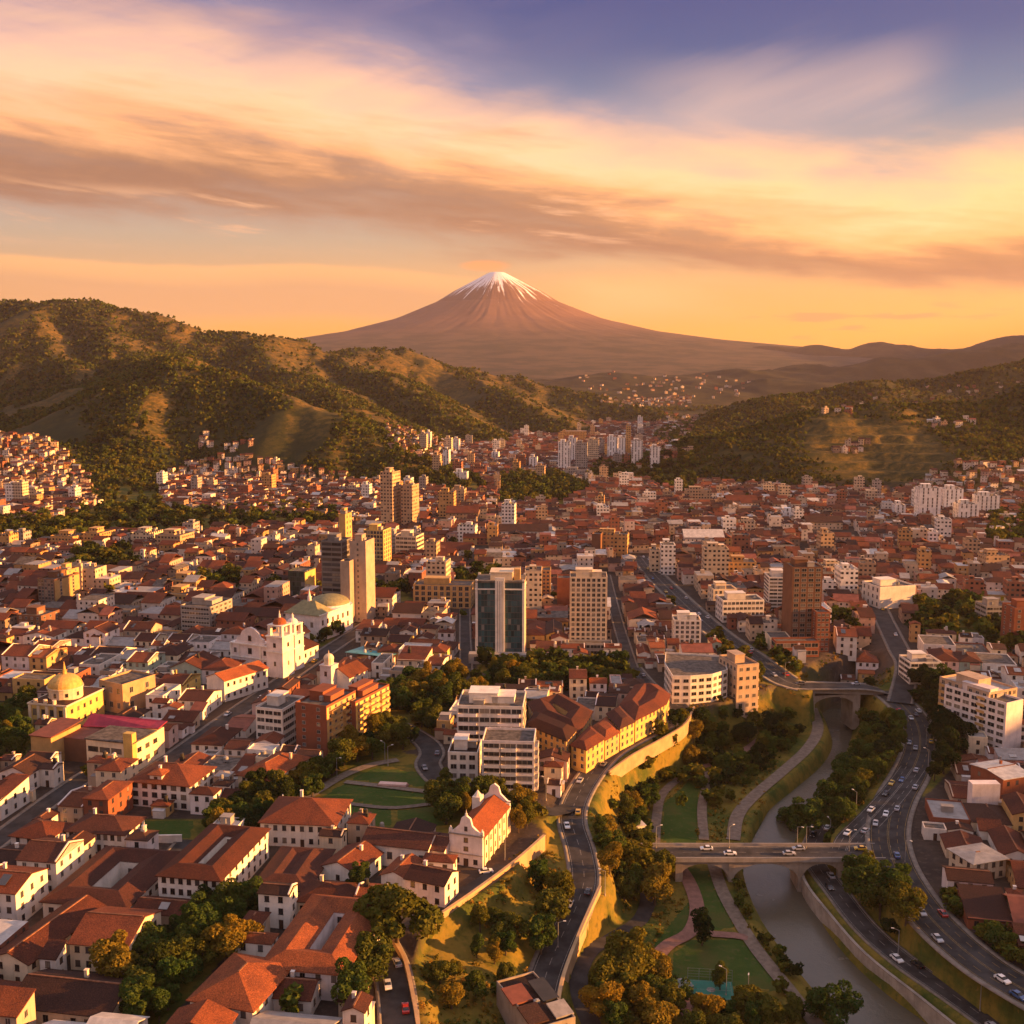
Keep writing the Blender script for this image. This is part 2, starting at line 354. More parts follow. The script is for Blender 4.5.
def near_road(x, y, grow=0.0, kinds=('road', 'path', 'pink', 'bridge')):
    """signed clearance to the nearest road edge (negative = on it) and that road's height"""
    best = np.full(x.shape, 1e9); hz = np.zeros(x.shape)
    for nm, (q, wd, pv, kind) in ROADS.items():
        if kind not in kinds: continue
        r = wd / 2 + pv
        mk = (x > q[:, 0].min() - 25) & (x < q[:, 0].max() + 25) & (y > q[:, 1].min() - 25) & (y < q[:, 1].max() + 25)
        if not mk.any(): continue
        X = x[mk]; Y = y[mk]; b = best[mk]; z = hz[mk]
        for a, c in zip(q[:-1:2], np.vstack([q[2::2], q[-1:]])):
            d = c - a; L2 = d[0] ** 2 + d[1] ** 2 + 1e-9
            t = np.clip(((X - a[0]) * d[0] + (Y - a[1]) * d[1]) / L2, 0, 1)
            ds = np.hypot(X - a[0] - t * d[0], Y - a[1] - t * d[1]) - r
            u = ds < b
            b = np.where(u, ds, b); z = np.where(u, a[2] + t * d[2], z)
        best[mk] = b; hz[mk] = z
    return best, hz
def height(x, y):
    x = np.asarray(x, float); y = np.asarray(y, float)
    shp = x.shape; x = np.atleast_1d(x).ravel(); y = np.atleast_1d(y).ravel()
    h = ground(x, y)
    n = (y < 900) & (np.abs(x) < 500)
    if n.any():
        c, z = near_road(x[n], y[n], kinds=('road', 'path', 'pink'))
        f = np.clip((c - 1.0) / 5.0, 0, 1); f = f * f * (3 - 2 * f)
        h[n] = (z - .22) * (1 - f) + h[n] * f
    return h.reshape(shp)
def hz(x, y): return float(height(np.array([x]), np.array([y]))[0])
def on_ground(px, py, z0=0.0):
    """the place on the terrain that shows at this pixel"""
    z = z0
    for _ in range(8):
        p = P(px, py, z); z = .5 * z + .5 * hz(p[0], p[1])
    p = P(px, py, z); return np.array([p[0], p[1], hz(p[0], p[1])])

# ------------------------------------------------------------------ zones (polygons traced on the ground)
def inpoly(x, y, poly):
    r = np.zeros(x.shape, bool); n = len(poly); j = n - 1
    for i in range(n):
        xi, yi = poly[i][:2]; xj, yj = poly[j][:2]
        c = ((yi > y) != (yj > y)) & (x < (xj - xi) * (y - yi) / (yj - yi + 1e-12) + xi)
        r ^= c; j = i
    return r
def PG(pts, z=0.0): return np.array([P(a, b, z) for a, b in pts])
LAWNS = [PG(q, z) for q, z in (
 ([(290,814),(318,800),(392,809),(392,826),(330,826)], 0), ([(322,796),(345,783),(434,794),(436,803),(392,807)], 0), ([(352,779),(372,768),(425,772),(438,788)], 0),
 ([(398,810),(440,805),(446,826),(400,828)], 0), ([(126,838),(130,822),(194,820),(190,838)], 0),
 ([(672,955),(690,940),(740,938),(770,970),(790,992),(740,985),(700,985),(672,975)], -20.5), ([(665,840),(662,805),(690,782),(700,790),(696,840)], -19),
 ([(652,945),(688,900),(692,925),(665,945)], -20), ([(685,865),(708,870),(735,925),(705,930)], -20))]
GREENS = [PG(q) for q in (
 [(280,818),(345,766),(400,752),(425,756),(438,790),(500,800),(505,815),(450,835),(330,832)], [(96,1024),(150,955),(215,905),(262,900),(262,920),(225,955),(160,1024)],
 [(120,842),(128,820),(230,818),(275,790),(285,812),(245,838),(200,840)], [(335,770),(330,740),(400,690),(470,676),(560,672),(562,690),(520,695),(455,705),(430,745),(400,752)],
 [(-20,770),(-20,700),(30,705),(36,735),(20,770)], [(556,682),(556,668),(640,664),(640,682),(600,690)], [(505,800),(560,812),(552,838),(520,812)],
 [(738,684),(700,625),(760,648),(800,672),(790,684)], [(270,650),(276,640),(330,628),(336,640),(300,655)], [(476,672),(476,664),(560,662),(560,672)],
 [(64,575),(80,553),(130,550),(136,570)], [(-20,548),(-20,520),(60,522),(100,540)], [(0,524),(110,506),(200,512),(330,506),(340,526),(230,530),(120,536)], [(370,470),(380,462),(470,475),(490,490),(440,494)],
 [(500,505),(502,476),(560,474),(590,490),(560,505)], [(585,484),(600,462),(650,460),(660,478)], [(640,478),(660,452),(700,470),(690,500)], [(832,628),(830,615),(850,612),(852,628)],
 [(918,640),(920,606),(955,604),(1000,612),(1004,640)], [(990,650),(1000,618),(1040,616),(1040,655)], [(985,545),(990,515),(1040,510),(1040,545)], [(455,590),(455,578),(500,570),(505,585)], [(376,605),(380,590),(410,586),(412,600)],
 [(856,690),(905,650),(960,690),(965,735),(925,770)], [(925,905),(938,888),(985,925),(1024,950),(1024,985),(980,955)],
 [(190,590),(195,580),(235,578),(238,590)], [(86,490),(100,474),(150,470),(160,500),(166,522),(100,536)])]

# ------------------------------------------------------------------ mesh helpers
def new_mesh(name, v, f, mats, mi=None, smooth_=False):
    me = bpy.data.meshes.new(name)
    v = np.asarray(v, np.float32)
    if isinstance(f, np.ndarray):
        k = f.shape[1]; nf = len(f)
        me.vertices.add(len(v)); me.vertices.foreach_set('co', v.ravel())
        me.loops.add(nf * k); me.loops.foreach_set('vertex_index', f.astype(np.int32).ravel())
        me.polygons.add(nf); me.polygons.foreach_set('loop_start', np.arange(0, nf * k, k, dtype=np.int32))
        me.update(calc_edges=True)
    else: me.from_pydata(v.tolist(), [], f)
    for m in (mats if isinstance(mats, (list, tuple)) else [mats]): me.materials.append(m)
    if mi is not None: me.polygons.foreach_set('material_index', np.asarray(mi, np.int32))
    if smooth_: me.polygons.foreach_set('use_smooth', np.ones(len(me.polygons), bool))
    return me
def link(name, me, parent=None, loc=(0, 0, 0), rz=0.0):
    o = bpy.data.objects.new(name, me); COL.objects.link(o)
    o.location = loc
    if rz: o.rotation_euler = (0, 0, rz)
    if parent is not None: o.parent = parent
    return o
def tag(o, label=None, cat=None, group=None, kind=None):
    if label: o['label'] = label
    if cat: o['category'] = cat
    if group: o['group'] = group
    if kind: o['kind'] = kind
    return o
def empty(name, loc, rz=0.0):
    o = bpy.data.objects.new(name, None); COL.objects.link(o)
    o.location = loc; o.rotation_euler = (0, 0, rz); o.empty_display_size = .5
    return o
def grid_faces(nr, nc):
    i = np.arange((nr - 1) * (nc - 1)); r = i // (nc - 1); c = i % (nc - 1); a = r * nc + c
    return np.stack([a, a + 1, a + nc + 1, a + nc], 1)

class MB:
    """collects boxes, roofs and prisms of ONE part and links them as one mesh"""
    def __init__(self): self.v = []; self.f = []; self.m = []
    def face(self, pts, m=0):
        n = len(self.v); self.v += [tuple(p) for p in pts]; self.f.append(tuple(range(n, n + len(pts)))); self.m.append(m); return self
    def hull(self, lo, hi, m=0, top=True, bottom=False, mtop=None):
        """side walls between two rings (ccw), with caps"""
        n = len(lo)
        for i in range(n):
            j = (i + 1) % n; self.face([lo[i], lo[j], hi[j], hi[i]], m)
        if top: self.face(hi, m if mtop is None else mtop)
        if bottom: self.face(lo[::-1], m)
        return self
    def box(self, x0, x1, y0, y1, z0, z1, m=0, bottom=False, mtop=None):
        lo = [(x0, y0, z0), (x1, y0, z0), (x1, y1, z0), (x0, y1, z0)]
        return self.hull(lo, [(a, b, z1) for a, b, _ in lo], m, True, bottom, mtop)
    def prism(self, poly, z0, z1, m=0, mtop=None, top=True, bottom=False):
        return self.hull([(p[0], p[1], z0) for p in poly], [(p[0], p[1], z1) for p in poly], m, top, bottom, mtop)
    def slab(self, pts, t, m=0, me=None):
        """a sloping sheet with thickness t hung below it"""
        lo = [(p[0], p[1], p[2] - t) for p in pts]; e = m if me is None else me
        self.face(pts, m); self.face(lo[::-1], e)
        n = len(pts)
        for i in range(n):
            j = (i + 1) % n; self.face([lo[i], lo[j], pts[j], pts[i]], e)
        return self
    def gable(self, x0, x1, y0, y1, z, rise, ov=.5, m=0, axis='x', t=.22):
        if axis == 'x':
            ym = (y0 + y1) / 2; k = rise / ((y1 - y0) / 2); e = z - ov * k
            self.slab([(x0 - .3, y0 - ov, e), (x1 + .3, y0 - ov, e), (x1 + .3, ym, z + rise), (x0 - .3, ym, z + rise)], t, m)
            self.slab([(x1 + .3, y1 + ov, e), (x0 - .3, y1 + ov, e), (x0 - .3, ym, z + rise), (x1 + .3, ym, z + rise)], t, m)
        else:
            xm = (x0 + x1) / 2; k = rise / ((x1 - x0) / 2); e = z - ov * k
            self.slab([(x1 + ov, y0 - .3, e), (x1 + ov, y1 + .3, e), (xm, y1 + .3, z + rise), (xm, y0 - .3, z + rise)], t, m)
            self.slab([(x0 - ov, y1 + .3, e), (x0 - ov, y0 - .3, e), (xm, y0 - .3, z + rise), (xm, y1 + .3, z + rise)], t, m)
        return self
    def gable_wall(self, x0, x1, y0, y1, z0, z, rise, m=0, axis='x'):
        self.box(x0, x1, y0, y1, z0, z, m)
        if axis == 'x':
            ym = (y0 + y1) / 2
            self.face([(x1, y0, z), (x1, y1, z), (x1, ym, z + rise - .12)], m); self.face([(x0, y1, z), (x0, y0, z), (x0, ym, z + rise - .12)], m)
        else:
            xm = (x0 + x1) / 2
            self.face([(x0, y0, z), (x1, y0, z), (xm, y0, z + rise - .12)], m); self.face([(x1, y1, z), (x0, y1, z), (xm, y1, z + rise - .12)], m)
        return self
    def hip(self, x0, x1, y0, y1, z, rise, ov=.5, m=0, t=.22):
        w_, d_ = x1 - x0, y1 - y0; h = min(w_, d_) / 2; e = z - ov * rise / h
        a, b, c, d = (x0 - ov, y0 - ov, e), (x1 + ov, y0 - ov, e), (x1 + ov, y1 + ov, e), (x0 - ov, y1 + ov, e)
        if w_ >= d_:
            p, q = (x0 + h, (y0 + y1) / 2, z + rise), (x1 - h + 1e-3, (y0 + y1) / 2, z + rise)
            fs = [[a, b, q, p], [b, c, q], [c, d, p, q], [d, a, p]]
        else:
            p, q = ((x0 + x1) / 2, y0 + h, z + rise), ((x0 + x1) / 2, y1 - h + 1e-3, z + rise)
            fs = [[a, b, p], [b, c, q, p], [c, d, q], [d, a, p, q]]
        for f in fs: self.face(f, m)
        lo = [(u[0], u[1], u[2] - t) for u in (a, b, c, d)]
        for i in range(4):
            j = (i + 1) % 4; self.face([lo[i], lo[j], (a, b, c, d)[j], (a, b, c, d)[i]], m)
        self.face(lo[::-1], m)
        return self
    def court_roof(self, out, mid, inn, ze, zr, zi, m=0, t=.25):
        n = len(out)
        for i in range(n):
            j = (i + 1) % n
            o0, o1 = (*out[i], ze), (*out[j], ze); m0, m1 = (*mid[i], zr), (*mid[j], zr); i0, i1 = (*inn[i], zi), (*inn[j], zi)
            self.face([o0, o1, m1, m0], m); self.face([m0, m1, i1, i0], m)
            self.face([(*out[i], ze - t), (*out[j], ze - t), o1, o0], m); self.face([i0, i1, (*inn[j], zi - t), (*inn[i], zi - t)], m)
        return self
    def cyl(self, cx, cy, z0, z1, r0, r1=None, n=12, m=0, top=True, ph=0.0):
        r1 = r0 if r1 is None else r1
        an = [2 * math.pi * (i + ph) / n for i in range(n)]
        return self.hull([(cx + r0 * math.cos(a), cy + r0 * math.sin(a), z0) for a in an], [(cx + r1 * math.cos(a), cy + r1 * math.sin(a), z1) for a in an], m, top)
    def dome(self, cx, cy, z, r, h, n=20, k=7, m=0):
        rings = [(r * math.cos(.5 * math.pi * i / k), z + h * math.sin(.5 * math.pi * i / k)) for i in range(k + 1)]
        for (ra, za), (rb, zb) in zip(rings[:-1], rings[1:]): self.cyl(cx, cy, za, zb, ra, max(rb, .02), n, m, top=False)
        return self
    def bar(self, p, q, r0, r1=None, n=5, m=0):
        r1 = r0 if r1 is None else r1
        p = Vector(p); q = Vector(q); d = (q - p).normalized(); a = d.orthogonal().normalized(); b = d.cross(a)
        an = [2 * math.pi * i / n for i in range(n)]
        return self.hull([tuple(p + r0 * (math.cos(t) * a + math.sin(t) * b)) for t in an], [tuple(q + r1 * (math.cos(t) * a + math.sin(t) * b)) for t in an], m, True, True)
    def mesh(self, name, mats, smooth_=False):
        me = bpy.data.meshes.new(name); me.from_pydata(self.v, [], self.f)
        mats = mats if isinstance(mats, (list, tuple)) else [mats]
        for x in mats: me.materials.append(x)
        if len(mats) > 1: me.polygons.foreach_set('material_index', np.array(self.m, np.int32))
        if smooth_: me.polygons.foreach_set('use_smooth', np.ones(len(me.polygons), bool))
        return me
    def build(self, name, mats, parent=None, smooth_=False, loc=(0, 0, 0), rz=0.0):
        return link(name, self.mesh(name, mats, smooth_), parent, loc, rz)

# ------------------------------------------------------------------ materials
MATS = {}
def pbr(name, rough=.9, spec=.3):
    m = bpy.data.materials.new(name); m.use_nodes = True
    t = NT(m.node_tree); b = t.n['Principled BSDF']
    b.inputs['Roughness'].default_value = rough; b.inputs['Specular IOR Level'].default_value = spec
    MATS[name] = m
    return m, t, b
def vary(t, col, amt=.12):
    """each object a little lighter or darker than its neighbours"""
    oi = t.new('ShaderNodeObjectInfo')
    return t.mix(1.0, col, t.ramp(oi.outputs['Random'], [(0, (1 - amt,) * 3), (.5, (1, 1 - amt * .2, 1 - amt * .3)), (1, (1 + amt, 1 + amt, 1 + amt * .8))]), 'MULTIPLY')
def sc(c, k): return tuple(min(1, x * k) for x in c)
def plaster(name, c, stain=.3, rough=.9):
    m, t, b = pbr(name, rough, .2); tc = t.new('ShaderNodeTexCoord'); ob = tc.outputs['Object']
    n = t.noise(ob, .25, 4, .6); n2 = t.noise(ob, 2.2, 3, .6)
    mp = t.new('ShaderNodeMapping'); t.put(mp.inputs[0], ob); mp.inputs['Scale'].default_value = (1.3, 1.3, .12)
    n3 = t.noise(mp.outputs[0], 1.0, 3, .6)
    col = t.mix(t.ss(n, .35, .7), sc(c, 1.06), sc(c, 1 - stain * .6))
    col = t.mix(t.m('MULTIPLY', t.ss(n3, .5, .75), stain), col, sc((c[0] * .62, c[1] * .56, c[2] * .5), 1))
    col = t.mix(t.m('MULTIPLY', t.ss(n2, .55, .8), .25), col, sc(c, .8))
    t.put(b.inputs['Base Color'], vary(t, col)); return m
def tiles(name, c, c2, rough=.85):
    m, t, b = pbr(name, rough, .25); tc = t.new('ShaderNodeTexCoord'); ob = tc.outputs['Object']
    n = t.noise(ob, .16, 4, .6); n2 = t.noise(ob, 3.2, 4, .7); n3 = t.noise(ob, .45, 4, .65)
    col = t.mix(t.ss(n, .35, .65), c, c2)
    col = t.mix(t.m('MULTIPLY', t.ss(n2, .44, .64), .7), col, sc(c2, .38))
    col = t.mix(t.m('MULTIPLY', t.ss(n2, .46, .30), .75), col, (c[0] * 1.6, c[1] * 1.75, c[2] * 1.9))
    col = t.mix(t.m('MULTIPLY', t.ss(n3, .58, .72), .5), col, (c[0] * .55, c[1] * .8, c[2] * .9))
    t.put(b.inputs['Base Color'], vary(t, col, .42))
    sn = t.new('ShaderNodeSeparateXYZ'); t.put(sn.inputs[0], tc.outputs['Normal']); so = t.new('ShaderNodeSeparateXYZ'); t.put(so.inputs[0], ob)
    nl = t.m('SQRT', t.m('ADD', t.m('ADD', t.m('MULTIPLY', sn.outputs[0], sn.outputs[0]), t.m('MULTIPLY', sn.outputs[1], sn.outputs[1])), .0001))
    row = t.m('FRACT', t.m('DIVIDE', t.m('SUBTRACT', t.m('MULTIPLY', so.outputs[1], t.m('DIVIDE', sn.outputs[0], nl)), t.m('MULTIPLY', so.outputs[0], t.m('DIVIDE', sn.outputs[1], nl))), .85))
    col = t.mix(t.m('MULTIPLY', t.ss(row, .55, .95), .45), col, sc(c2, .45))
    vo = t.new('ShaderNodeTexVoronoi'); vo.inputs['Scale'].default_value = .19; t.put(vo.inputs['Vector'], ob); vs = t.new('ShaderNodeSeparateColor'); t.put(vs.inputs[0], vo.outputs['Color'])
    col = t.mix(1.0, col, t.ramp(vs.outputs[0], [(0, (.62, .66, .7)), (.45, (1, 1, 1)), (.8, (1.1, 1.15, 1.15)), (1, (1.45, 1.5, 1.5))]), 'MULTIPLY')
    bp = t.new('ShaderNodeBump'); bp.inputs['Strength'].default_value = .6; bp.inputs['Distance'].default_value = .25
    t.put(bp.inputs['Height'], n2); t.put(b.inputs['Normal'], bp.outputs[0]); return m
def facade(name, c, fw=3.0, fh=3.1, wx=(.22, .76), wz=(.30, .76), glass=(.02, .02, .025)):
    """wall with a regular pattern of dark window openings on its upright faces"""
    m, t, b = pbr(name, .85, .3); tc = t.new('ShaderNodeTexCoord')
    so = t.new('ShaderNodeSeparateXYZ'); t.put(so.inputs[0], tc.outputs['Object']); sn = t.new('ShaderNodeSeparateXYZ'); t.put(sn.inputs[0], tc.outputs['Normal'])
    u = t.m('SUBTRACT', t.m('MULTIPLY', so.outputs[1], sn.outputs[0]), t.m('MULTIPLY', so.outputs[0], sn.outputs[1]))
    fu = t.m('FRACT', t.m('DIVIDE', u, fw)); fz = t.m('FRACT', t.m('DIVIDE', so.outputs[2], fh))
    def win(x, a, b_): return t.m('MULTIPLY', t.m('GREATER_THAN', x, a), t.m('LESS_THAN', x, b_))
    k = t.m('MULTIPLY', t.m('MULTIPLY', win(fu, *wx), win(fz, *wz)), t.m('LESS_THAN', t.m('ABSOLUTE', sn.outputs[2]), .4))
    wn = t.new('ShaderNodeTexWhiteNoise', noise_dimensions='3D')
    t.put(wn.inputs['Vector'], t.xyz(t.m('FLOOR', t.m('DIVIDE', u, fw)), t.m('FLOOR', t.m('DIVIDE', so.outputs[2], fh)), sn.outputs[0]))
    k = t.m('MULTIPLY', k, t.m('LESS_THAN', wn.outputs[0], .86)); glass = t.mix(t.ss(wn.outputs[0], .45, .85), glass, (.14, .11, .085))
    n = t.noise(tc.outputs['Object'], .2, 4, .6)
    wall = t.mix(t.ss(n, .3, .7), sc(c, 1.05), sc(c, .78))
    t.put(b.inputs['Base Color'], t.mix(k, vary(t, wall), glass))
    t.put(b.inputs['Roughness'], t.lin(k, 0, 1, .88, .25)); return m
def flat(name, c, rough=.8, nz=.25, scale=.4, spec=.3, rnd=.1):
    m, t, b = pbr(name, rough, spec); tc = t.new('ShaderNodeTexCoord')
    n = t.noise(tc.outputs['Object'], scale, 4, .6)
    t.put(b.inputs['Base Color'], vary(t, t.mix(t.ss(n, .3, .7), sc(c, 1 + nz * .4), sc(c, 1 - nz)), rnd)); return m
def glass_mat(name, c, rough=.12):
    m, t, b = pbr(name, rough, .6); oi = t.new('ShaderNodeObjectInfo')
    t.put(b.inputs['Base Color'], t.ramp(oi.outputs['Random'], [(0, sc(c, .4)), (.5, c), (.68, sc(c, 2.2)), (.8, (.10, .08, .06)), (.9, (.26, .21, .16)), (1, (.06, .065, .08))])); return m  # beige stop stands for curtains, last bluish stop for a painted sky reflection

WHITE = plaster('white_plaster', (.74, .68, .60)); CREAM = plaster('cream_plaster', (.70, .57, .40)); OCHRE = plaster('ochre_plaster', (.55, .34, .13))
YELLOW = plaster('yellow_plaster', (.66, .45, .14)); PINK = plaster('pink_plaster', (.68, .47, .40)); TANW = plaster('tan_plaster', (.46, .34, .24))
GREYW = plaster('grey_concrete', (.34, .31, .28)); BRICK = plaster('red_brick', (.25, .085, .045), .25); BROWN = plaster('brown_brick', (.17, .085, .05), .25)
MINT = plaster('faded_green_plaster', (.36, .44, .36)); STONE = plaster('old_stone', (.36, .30, .24), .5); PALE = plaster('lilac_white_plaster', (.74, .66, .63))
TILE_A = tiles('terracotta_tiles', (.15, .041, .017), (.095, .028, .014)); TILE_B = tiles('weathered_tiles', (.080, .027, .016), (.055, .020, .013)); TILE_C = tiles('orange_tiles', (.24, .068, .022), (.15, .044, .018))
TILE_D = tiles('old_brown_tiles', (.058, .025, .016), (.042, .020, .014)); TIN = flat('grey_sheet_roof', (.30, .28, .26), .6); TINW = flat('pale_sheet_roof', (.52, .49, .45), .6); RUST = flat('rusty_sheet_roof', (.22, .07, .04), .7)
SLAB = flat('flat_roof_concrete', (.13, .11, .092), .95, .6, .5); GLASS = glass_mat('window_glass', (.03, .03, .032)); FRAME = flat('window_frame', (.42, .38, .33), .7); WOODF = flat('brown_window_frame', (.10, .05, .03), .7)
DOORM = flat('dark_wood', (.07, .035, .02), .7); METAL = flat('grey_metal', (.25, .25, .25), .45, .15); DARK = flat('dark_metal', (.035, .033, .03), .5); TEAL = flat('turquoise_sheet', (.08, .30, .33), .5)
ASPH = flat('asphalt', (.046, .043, .041), .85, .55, .18); PAVE = flat('pavement_concrete', (.20, .17, .14), .9, .3, .5); PATHM = flat('path_gravel', (.20, .155, .115), .95, .3, .6); PINKP = flat('pink_paving', (.26, .135, .10), .9, .25, .5)
LINEM = flat('road_paint', (.26, .24, .21), .8, .5, 1.5); LINEY = flat('yellow_road_paint', (.24, .16, .05), .8, .5, 1.5); COURT = flat('green_court', (.03, .17, .12), .8, .15); SANDW = plaster('ochre_stone_wall', (.46, .31, .17), .35)
FAC = {k: facade('facade_' + k, c) for k, c in dict(white=(.82, .77, .70), cream=(.64, .50, .34), tan=(.48, .33, .2), ochre=(.52, .31, .12), brick=(.33, .13, .07), grey=(.36, .32, .29)).items()}
HSE = {k: facade('house_facade_' + k, c, 3.4, 3.2, (.33, .66), (.28, .70)) for k, c in dict(white=(.66, .58, .50), cream=(.55, .42, .29), pink=(.50, .32, .25), ochre=(.46, .27, .11), tan=(.32, .22, .15), brick=(.26, .10, .06)).items()}

# leaves
def leaf(name, c1, c2):
    m = bpy.data.materials.new(name); m.use_nodes = True; t = NT(m.node_tree); t.n.clear()
    oi = t.new('ShaderNodeObjectInfo'); tc = t.new('ShaderNodeTexCoord'); n = t.noise(tc.outputs['Object'], .55, 3, .6); n2 = t.noise(tc.outputs['Object'], 3.0, 2, .5)
    c = t.mix(t.ss(n, .35, .65), c1, c2); c = t.mix(t.m('MULTIPLY', t.ss(n2, .5, .7), .5), c, sc(c1, .5))
    c = t.mix(1.0, c, t.ramp(oi.outputs['Random'], [(0, (.65, .8, .8)), (.4, (1, 1, 1)), (.75, (1.05, 1.0, .9)), (1, (1.25, 1.05, .8))]), 'MULTIPLY')
    d = t.new('ShaderNodeBsdfDiffuse'); tr = t.new('ShaderNodeBsdfTranslucent'); mx = t.new('ShaderNodeMixShader'); o = t.new('ShaderNodeOutputMaterial')
    t.put(d.inputs[0], c); t.put(tr.inputs[0], t.mix(1.0, c, (1.3, 1.1, .5), 'MULTIPLY')); mx.inputs[0].default_value = .25
    t.l.new(d.outputs[0], mx.inputs[1]); t.l.new(tr.outputs[0], mx.inputs[2]); t.l.new(mx.outputs[0], o.inputs[0]); return m
LEAF_G = leaf('green_leaves', (.050, .080, .018), (.075, .108, .024)); LEAF_O = leaf('olive_leaves', (.070, .084, .017), (.105, .108, .021)); LEAF_Y = leaf('yellow_leaves', (.15, .12, .02), (.20, .145, .023)); LEAF_D = leaf('dark_leaves', (.019, .034, .012), (.031, .048, .016))
BARK = flat('bark', (.085, .06, .04), .95, .4, 1.5)

# ground
m, t, b = pbr('ground', .95, .1); GROUND = m
tc = t.new('ShaderNodeTexCoord'); ob = tc.outputs['Object']; at = t.new('ShaderNodeAttribute', attribute_name='zone'); sa = t.new('ShaderNodeSeparateColor'); t.put(sa.inputs[0], at.outputs['Color'])
nA = t.noise(ob, .010, 5, .6); nB = t.noise(ob, .06, 5, .65); nC = t.noise(ob, .5, 4, .6); nD = t.noise(ob, .0035, 5, .6)
town = t.mix(t.ss(nB, .35, .65), (.040, .032, .027), (.075, .055, .042)); town = t.mix(t.m('MULTIPLY', t.ss(nC, .5, .7), .5), town, (.12, .09, .068))
wild = t.mix(t.ss(nB, .38, .62), (.062, .078, .014), (.19, .135, .024)); wild = t.mix(t.m('MULTIPLY', t.ss(nC, .5, .72), .5), wild, (.035, .046, .012)); wild = t.mix(t.m('MULTIPLY', t.ss(nC, .42, .25), .5), wild, (.30, .16, .04))
lawn = t.mix(t.ss(nB, .35, .65), (.036, .072, .012), (.060, .092, .018)); lawn = t.mix(t.m('MULTIPLY', t.ss(nC, .52, .72), .5), lawn, (.11, .095, .035)); lawn = t.mix(t.m('MULTIPLY', t.ss(nB, .52, .66), .55), lawn, (.085, .075, .022))
hill = t.mix(t.ss(nA, .40, .60), (.030, .036, .011), (.072, .060, .015)); hill = t.mix(t.m('MULTIPLY', t.ss(nD, .50, .62), .6), hill, (.15, .090, .018)); hill = t.mix(t.m('MULTIPLY', t.ss(nB, .44, .60), .75), hill, (.020, .028, .010)); nE = t.noise(ob, .16, 4, .7); hill = t.mix(t.m('MULTIPLY', t.ss(nE, .46, .62), .6), hill, (.018, .024, .009))
sy = t.new('ShaderNodeSeparateXYZ'); t.put(sy.inputs[0], ob); hill = t.mix(t.m('MULTIPLY', t.ss(sy.outputs[1], 2900, 3800), .85), hill, t.mix(t.ss(nA, .45, .6), (.020, .022, .012), (.040, .036, .016)))  # far ridges darkened to a forest tone that also stands in for backlit shade
am = t.new('ShaderNodeAttribute', attribute_name='lit_meadow'); hill = t.mix(t.m('MULTIPLY', am.outputs['Fac'], t.lin(nE, .38, .58, 1.0, .25), clamp=True), hill, t.mix(t.ss(nB, .35, .65), (.19, .112, .024), (.075, .062, .016)))  # golden grass colour with the brightness of sunlit slopes painted in
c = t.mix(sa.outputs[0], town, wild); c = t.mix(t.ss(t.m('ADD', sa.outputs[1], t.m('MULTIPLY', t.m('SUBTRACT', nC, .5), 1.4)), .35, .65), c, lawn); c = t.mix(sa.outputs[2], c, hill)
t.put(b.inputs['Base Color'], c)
bp = t.new('ShaderNodeBump'); bp.inputs['Strength'].default_value = .5; bp.inputs['Distance'].default_value = .5; t.put(bp.inputs['Height'], nC); t.put(b.inputs['Normal'], bp.outputs[0])

# ------------------------------------------------------------------ ground sheet
ys = [130.0]
while ys[-1] < 16000: ys.append(ys[-1] * (1.0038 if ys[-1] < 1300 else 1.006))
ys = np.array(ys)
ss_ = np.r_[np.linspace(-1.6, -.62, 34)[:-1], np.linspace(-.62, .62, 420), np.linspace(.62, 1.6, 34)[1:]]
GX = ys[:, None] * ss_[None, :]; GY = np.repeat(ys[:, None], len(ss_), 1)
HZ = height(GX, GY)
hh = hills(GX, GY); gg = gorge(GX, GY)
gi = np.array([np.interp(GY, b[:, 1], b[:, 0]) for b in (BL[0], BL[-1])])
inG = np.clip(((GX - gi[0]) + .5) / 1.0, 0, 1) * np.clip((gi[1] - GX + 3) / 3, 0, 1) * np.clip((545 - GY) / 30, 0, 1)
zR = inG.copy(); zG = np.zeros_like(zR); zB = np.clip((hh - 2) / 10, 0, 1)
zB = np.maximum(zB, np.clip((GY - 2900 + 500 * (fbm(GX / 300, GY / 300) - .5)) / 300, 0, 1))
zB = np.clip(zB, 0, 1); hm = (hh > 3) & (GY < 3600); zM = np.zeros_like(zB); zM[hm] = lit_meadow(GX[hm], GY[hm]); q_ = HZ / 9.0; zM = np.maximum(zM, terraced(GX, GY) * (q_ - np.floor(q_) < .5) * hm); zG[GY < 2500] = terraced(GX[GY < 2500], GY[GY < 2500]) * (hh[GY < 2500] > 2) * .45  # terrace treads take the golden tint; darker risers stand in for shading
nearm = GY < 3000
for g in GREENS: zR[nearm] = np.maximum(zR[nearm], inpoly(GX[nearm], GY[nearm], g))
for g in LAWNS: zG[nearm] = np.maximum(zG[nearm], inpoly(GX[nearm], GY[nearm], g))
me = new_mesh('ground', np.stack([GX, GY, HZ], -1).reshape(-1, 3), grid_faces(*GX.shape), GROUND, smooth_=True)
a = me.color_attributes.new('zone', 'FLOAT_COLOR', 'POINT')
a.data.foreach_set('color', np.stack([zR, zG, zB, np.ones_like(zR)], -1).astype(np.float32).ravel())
a = me.attributes.new('lit_meadow', 'FLOAT', 'POINT'); a.data.foreach_set('value', zM.astype(np.float32).ravel())
tag(link('ground', me), kind='structure')
# ground behind and beside the viewpoint
bm_ = MB(); bm_.box(-9000, 9000, -3000, 16000, -60, -46); tag(bm_.build('terrain', GROUND), kind='structure')
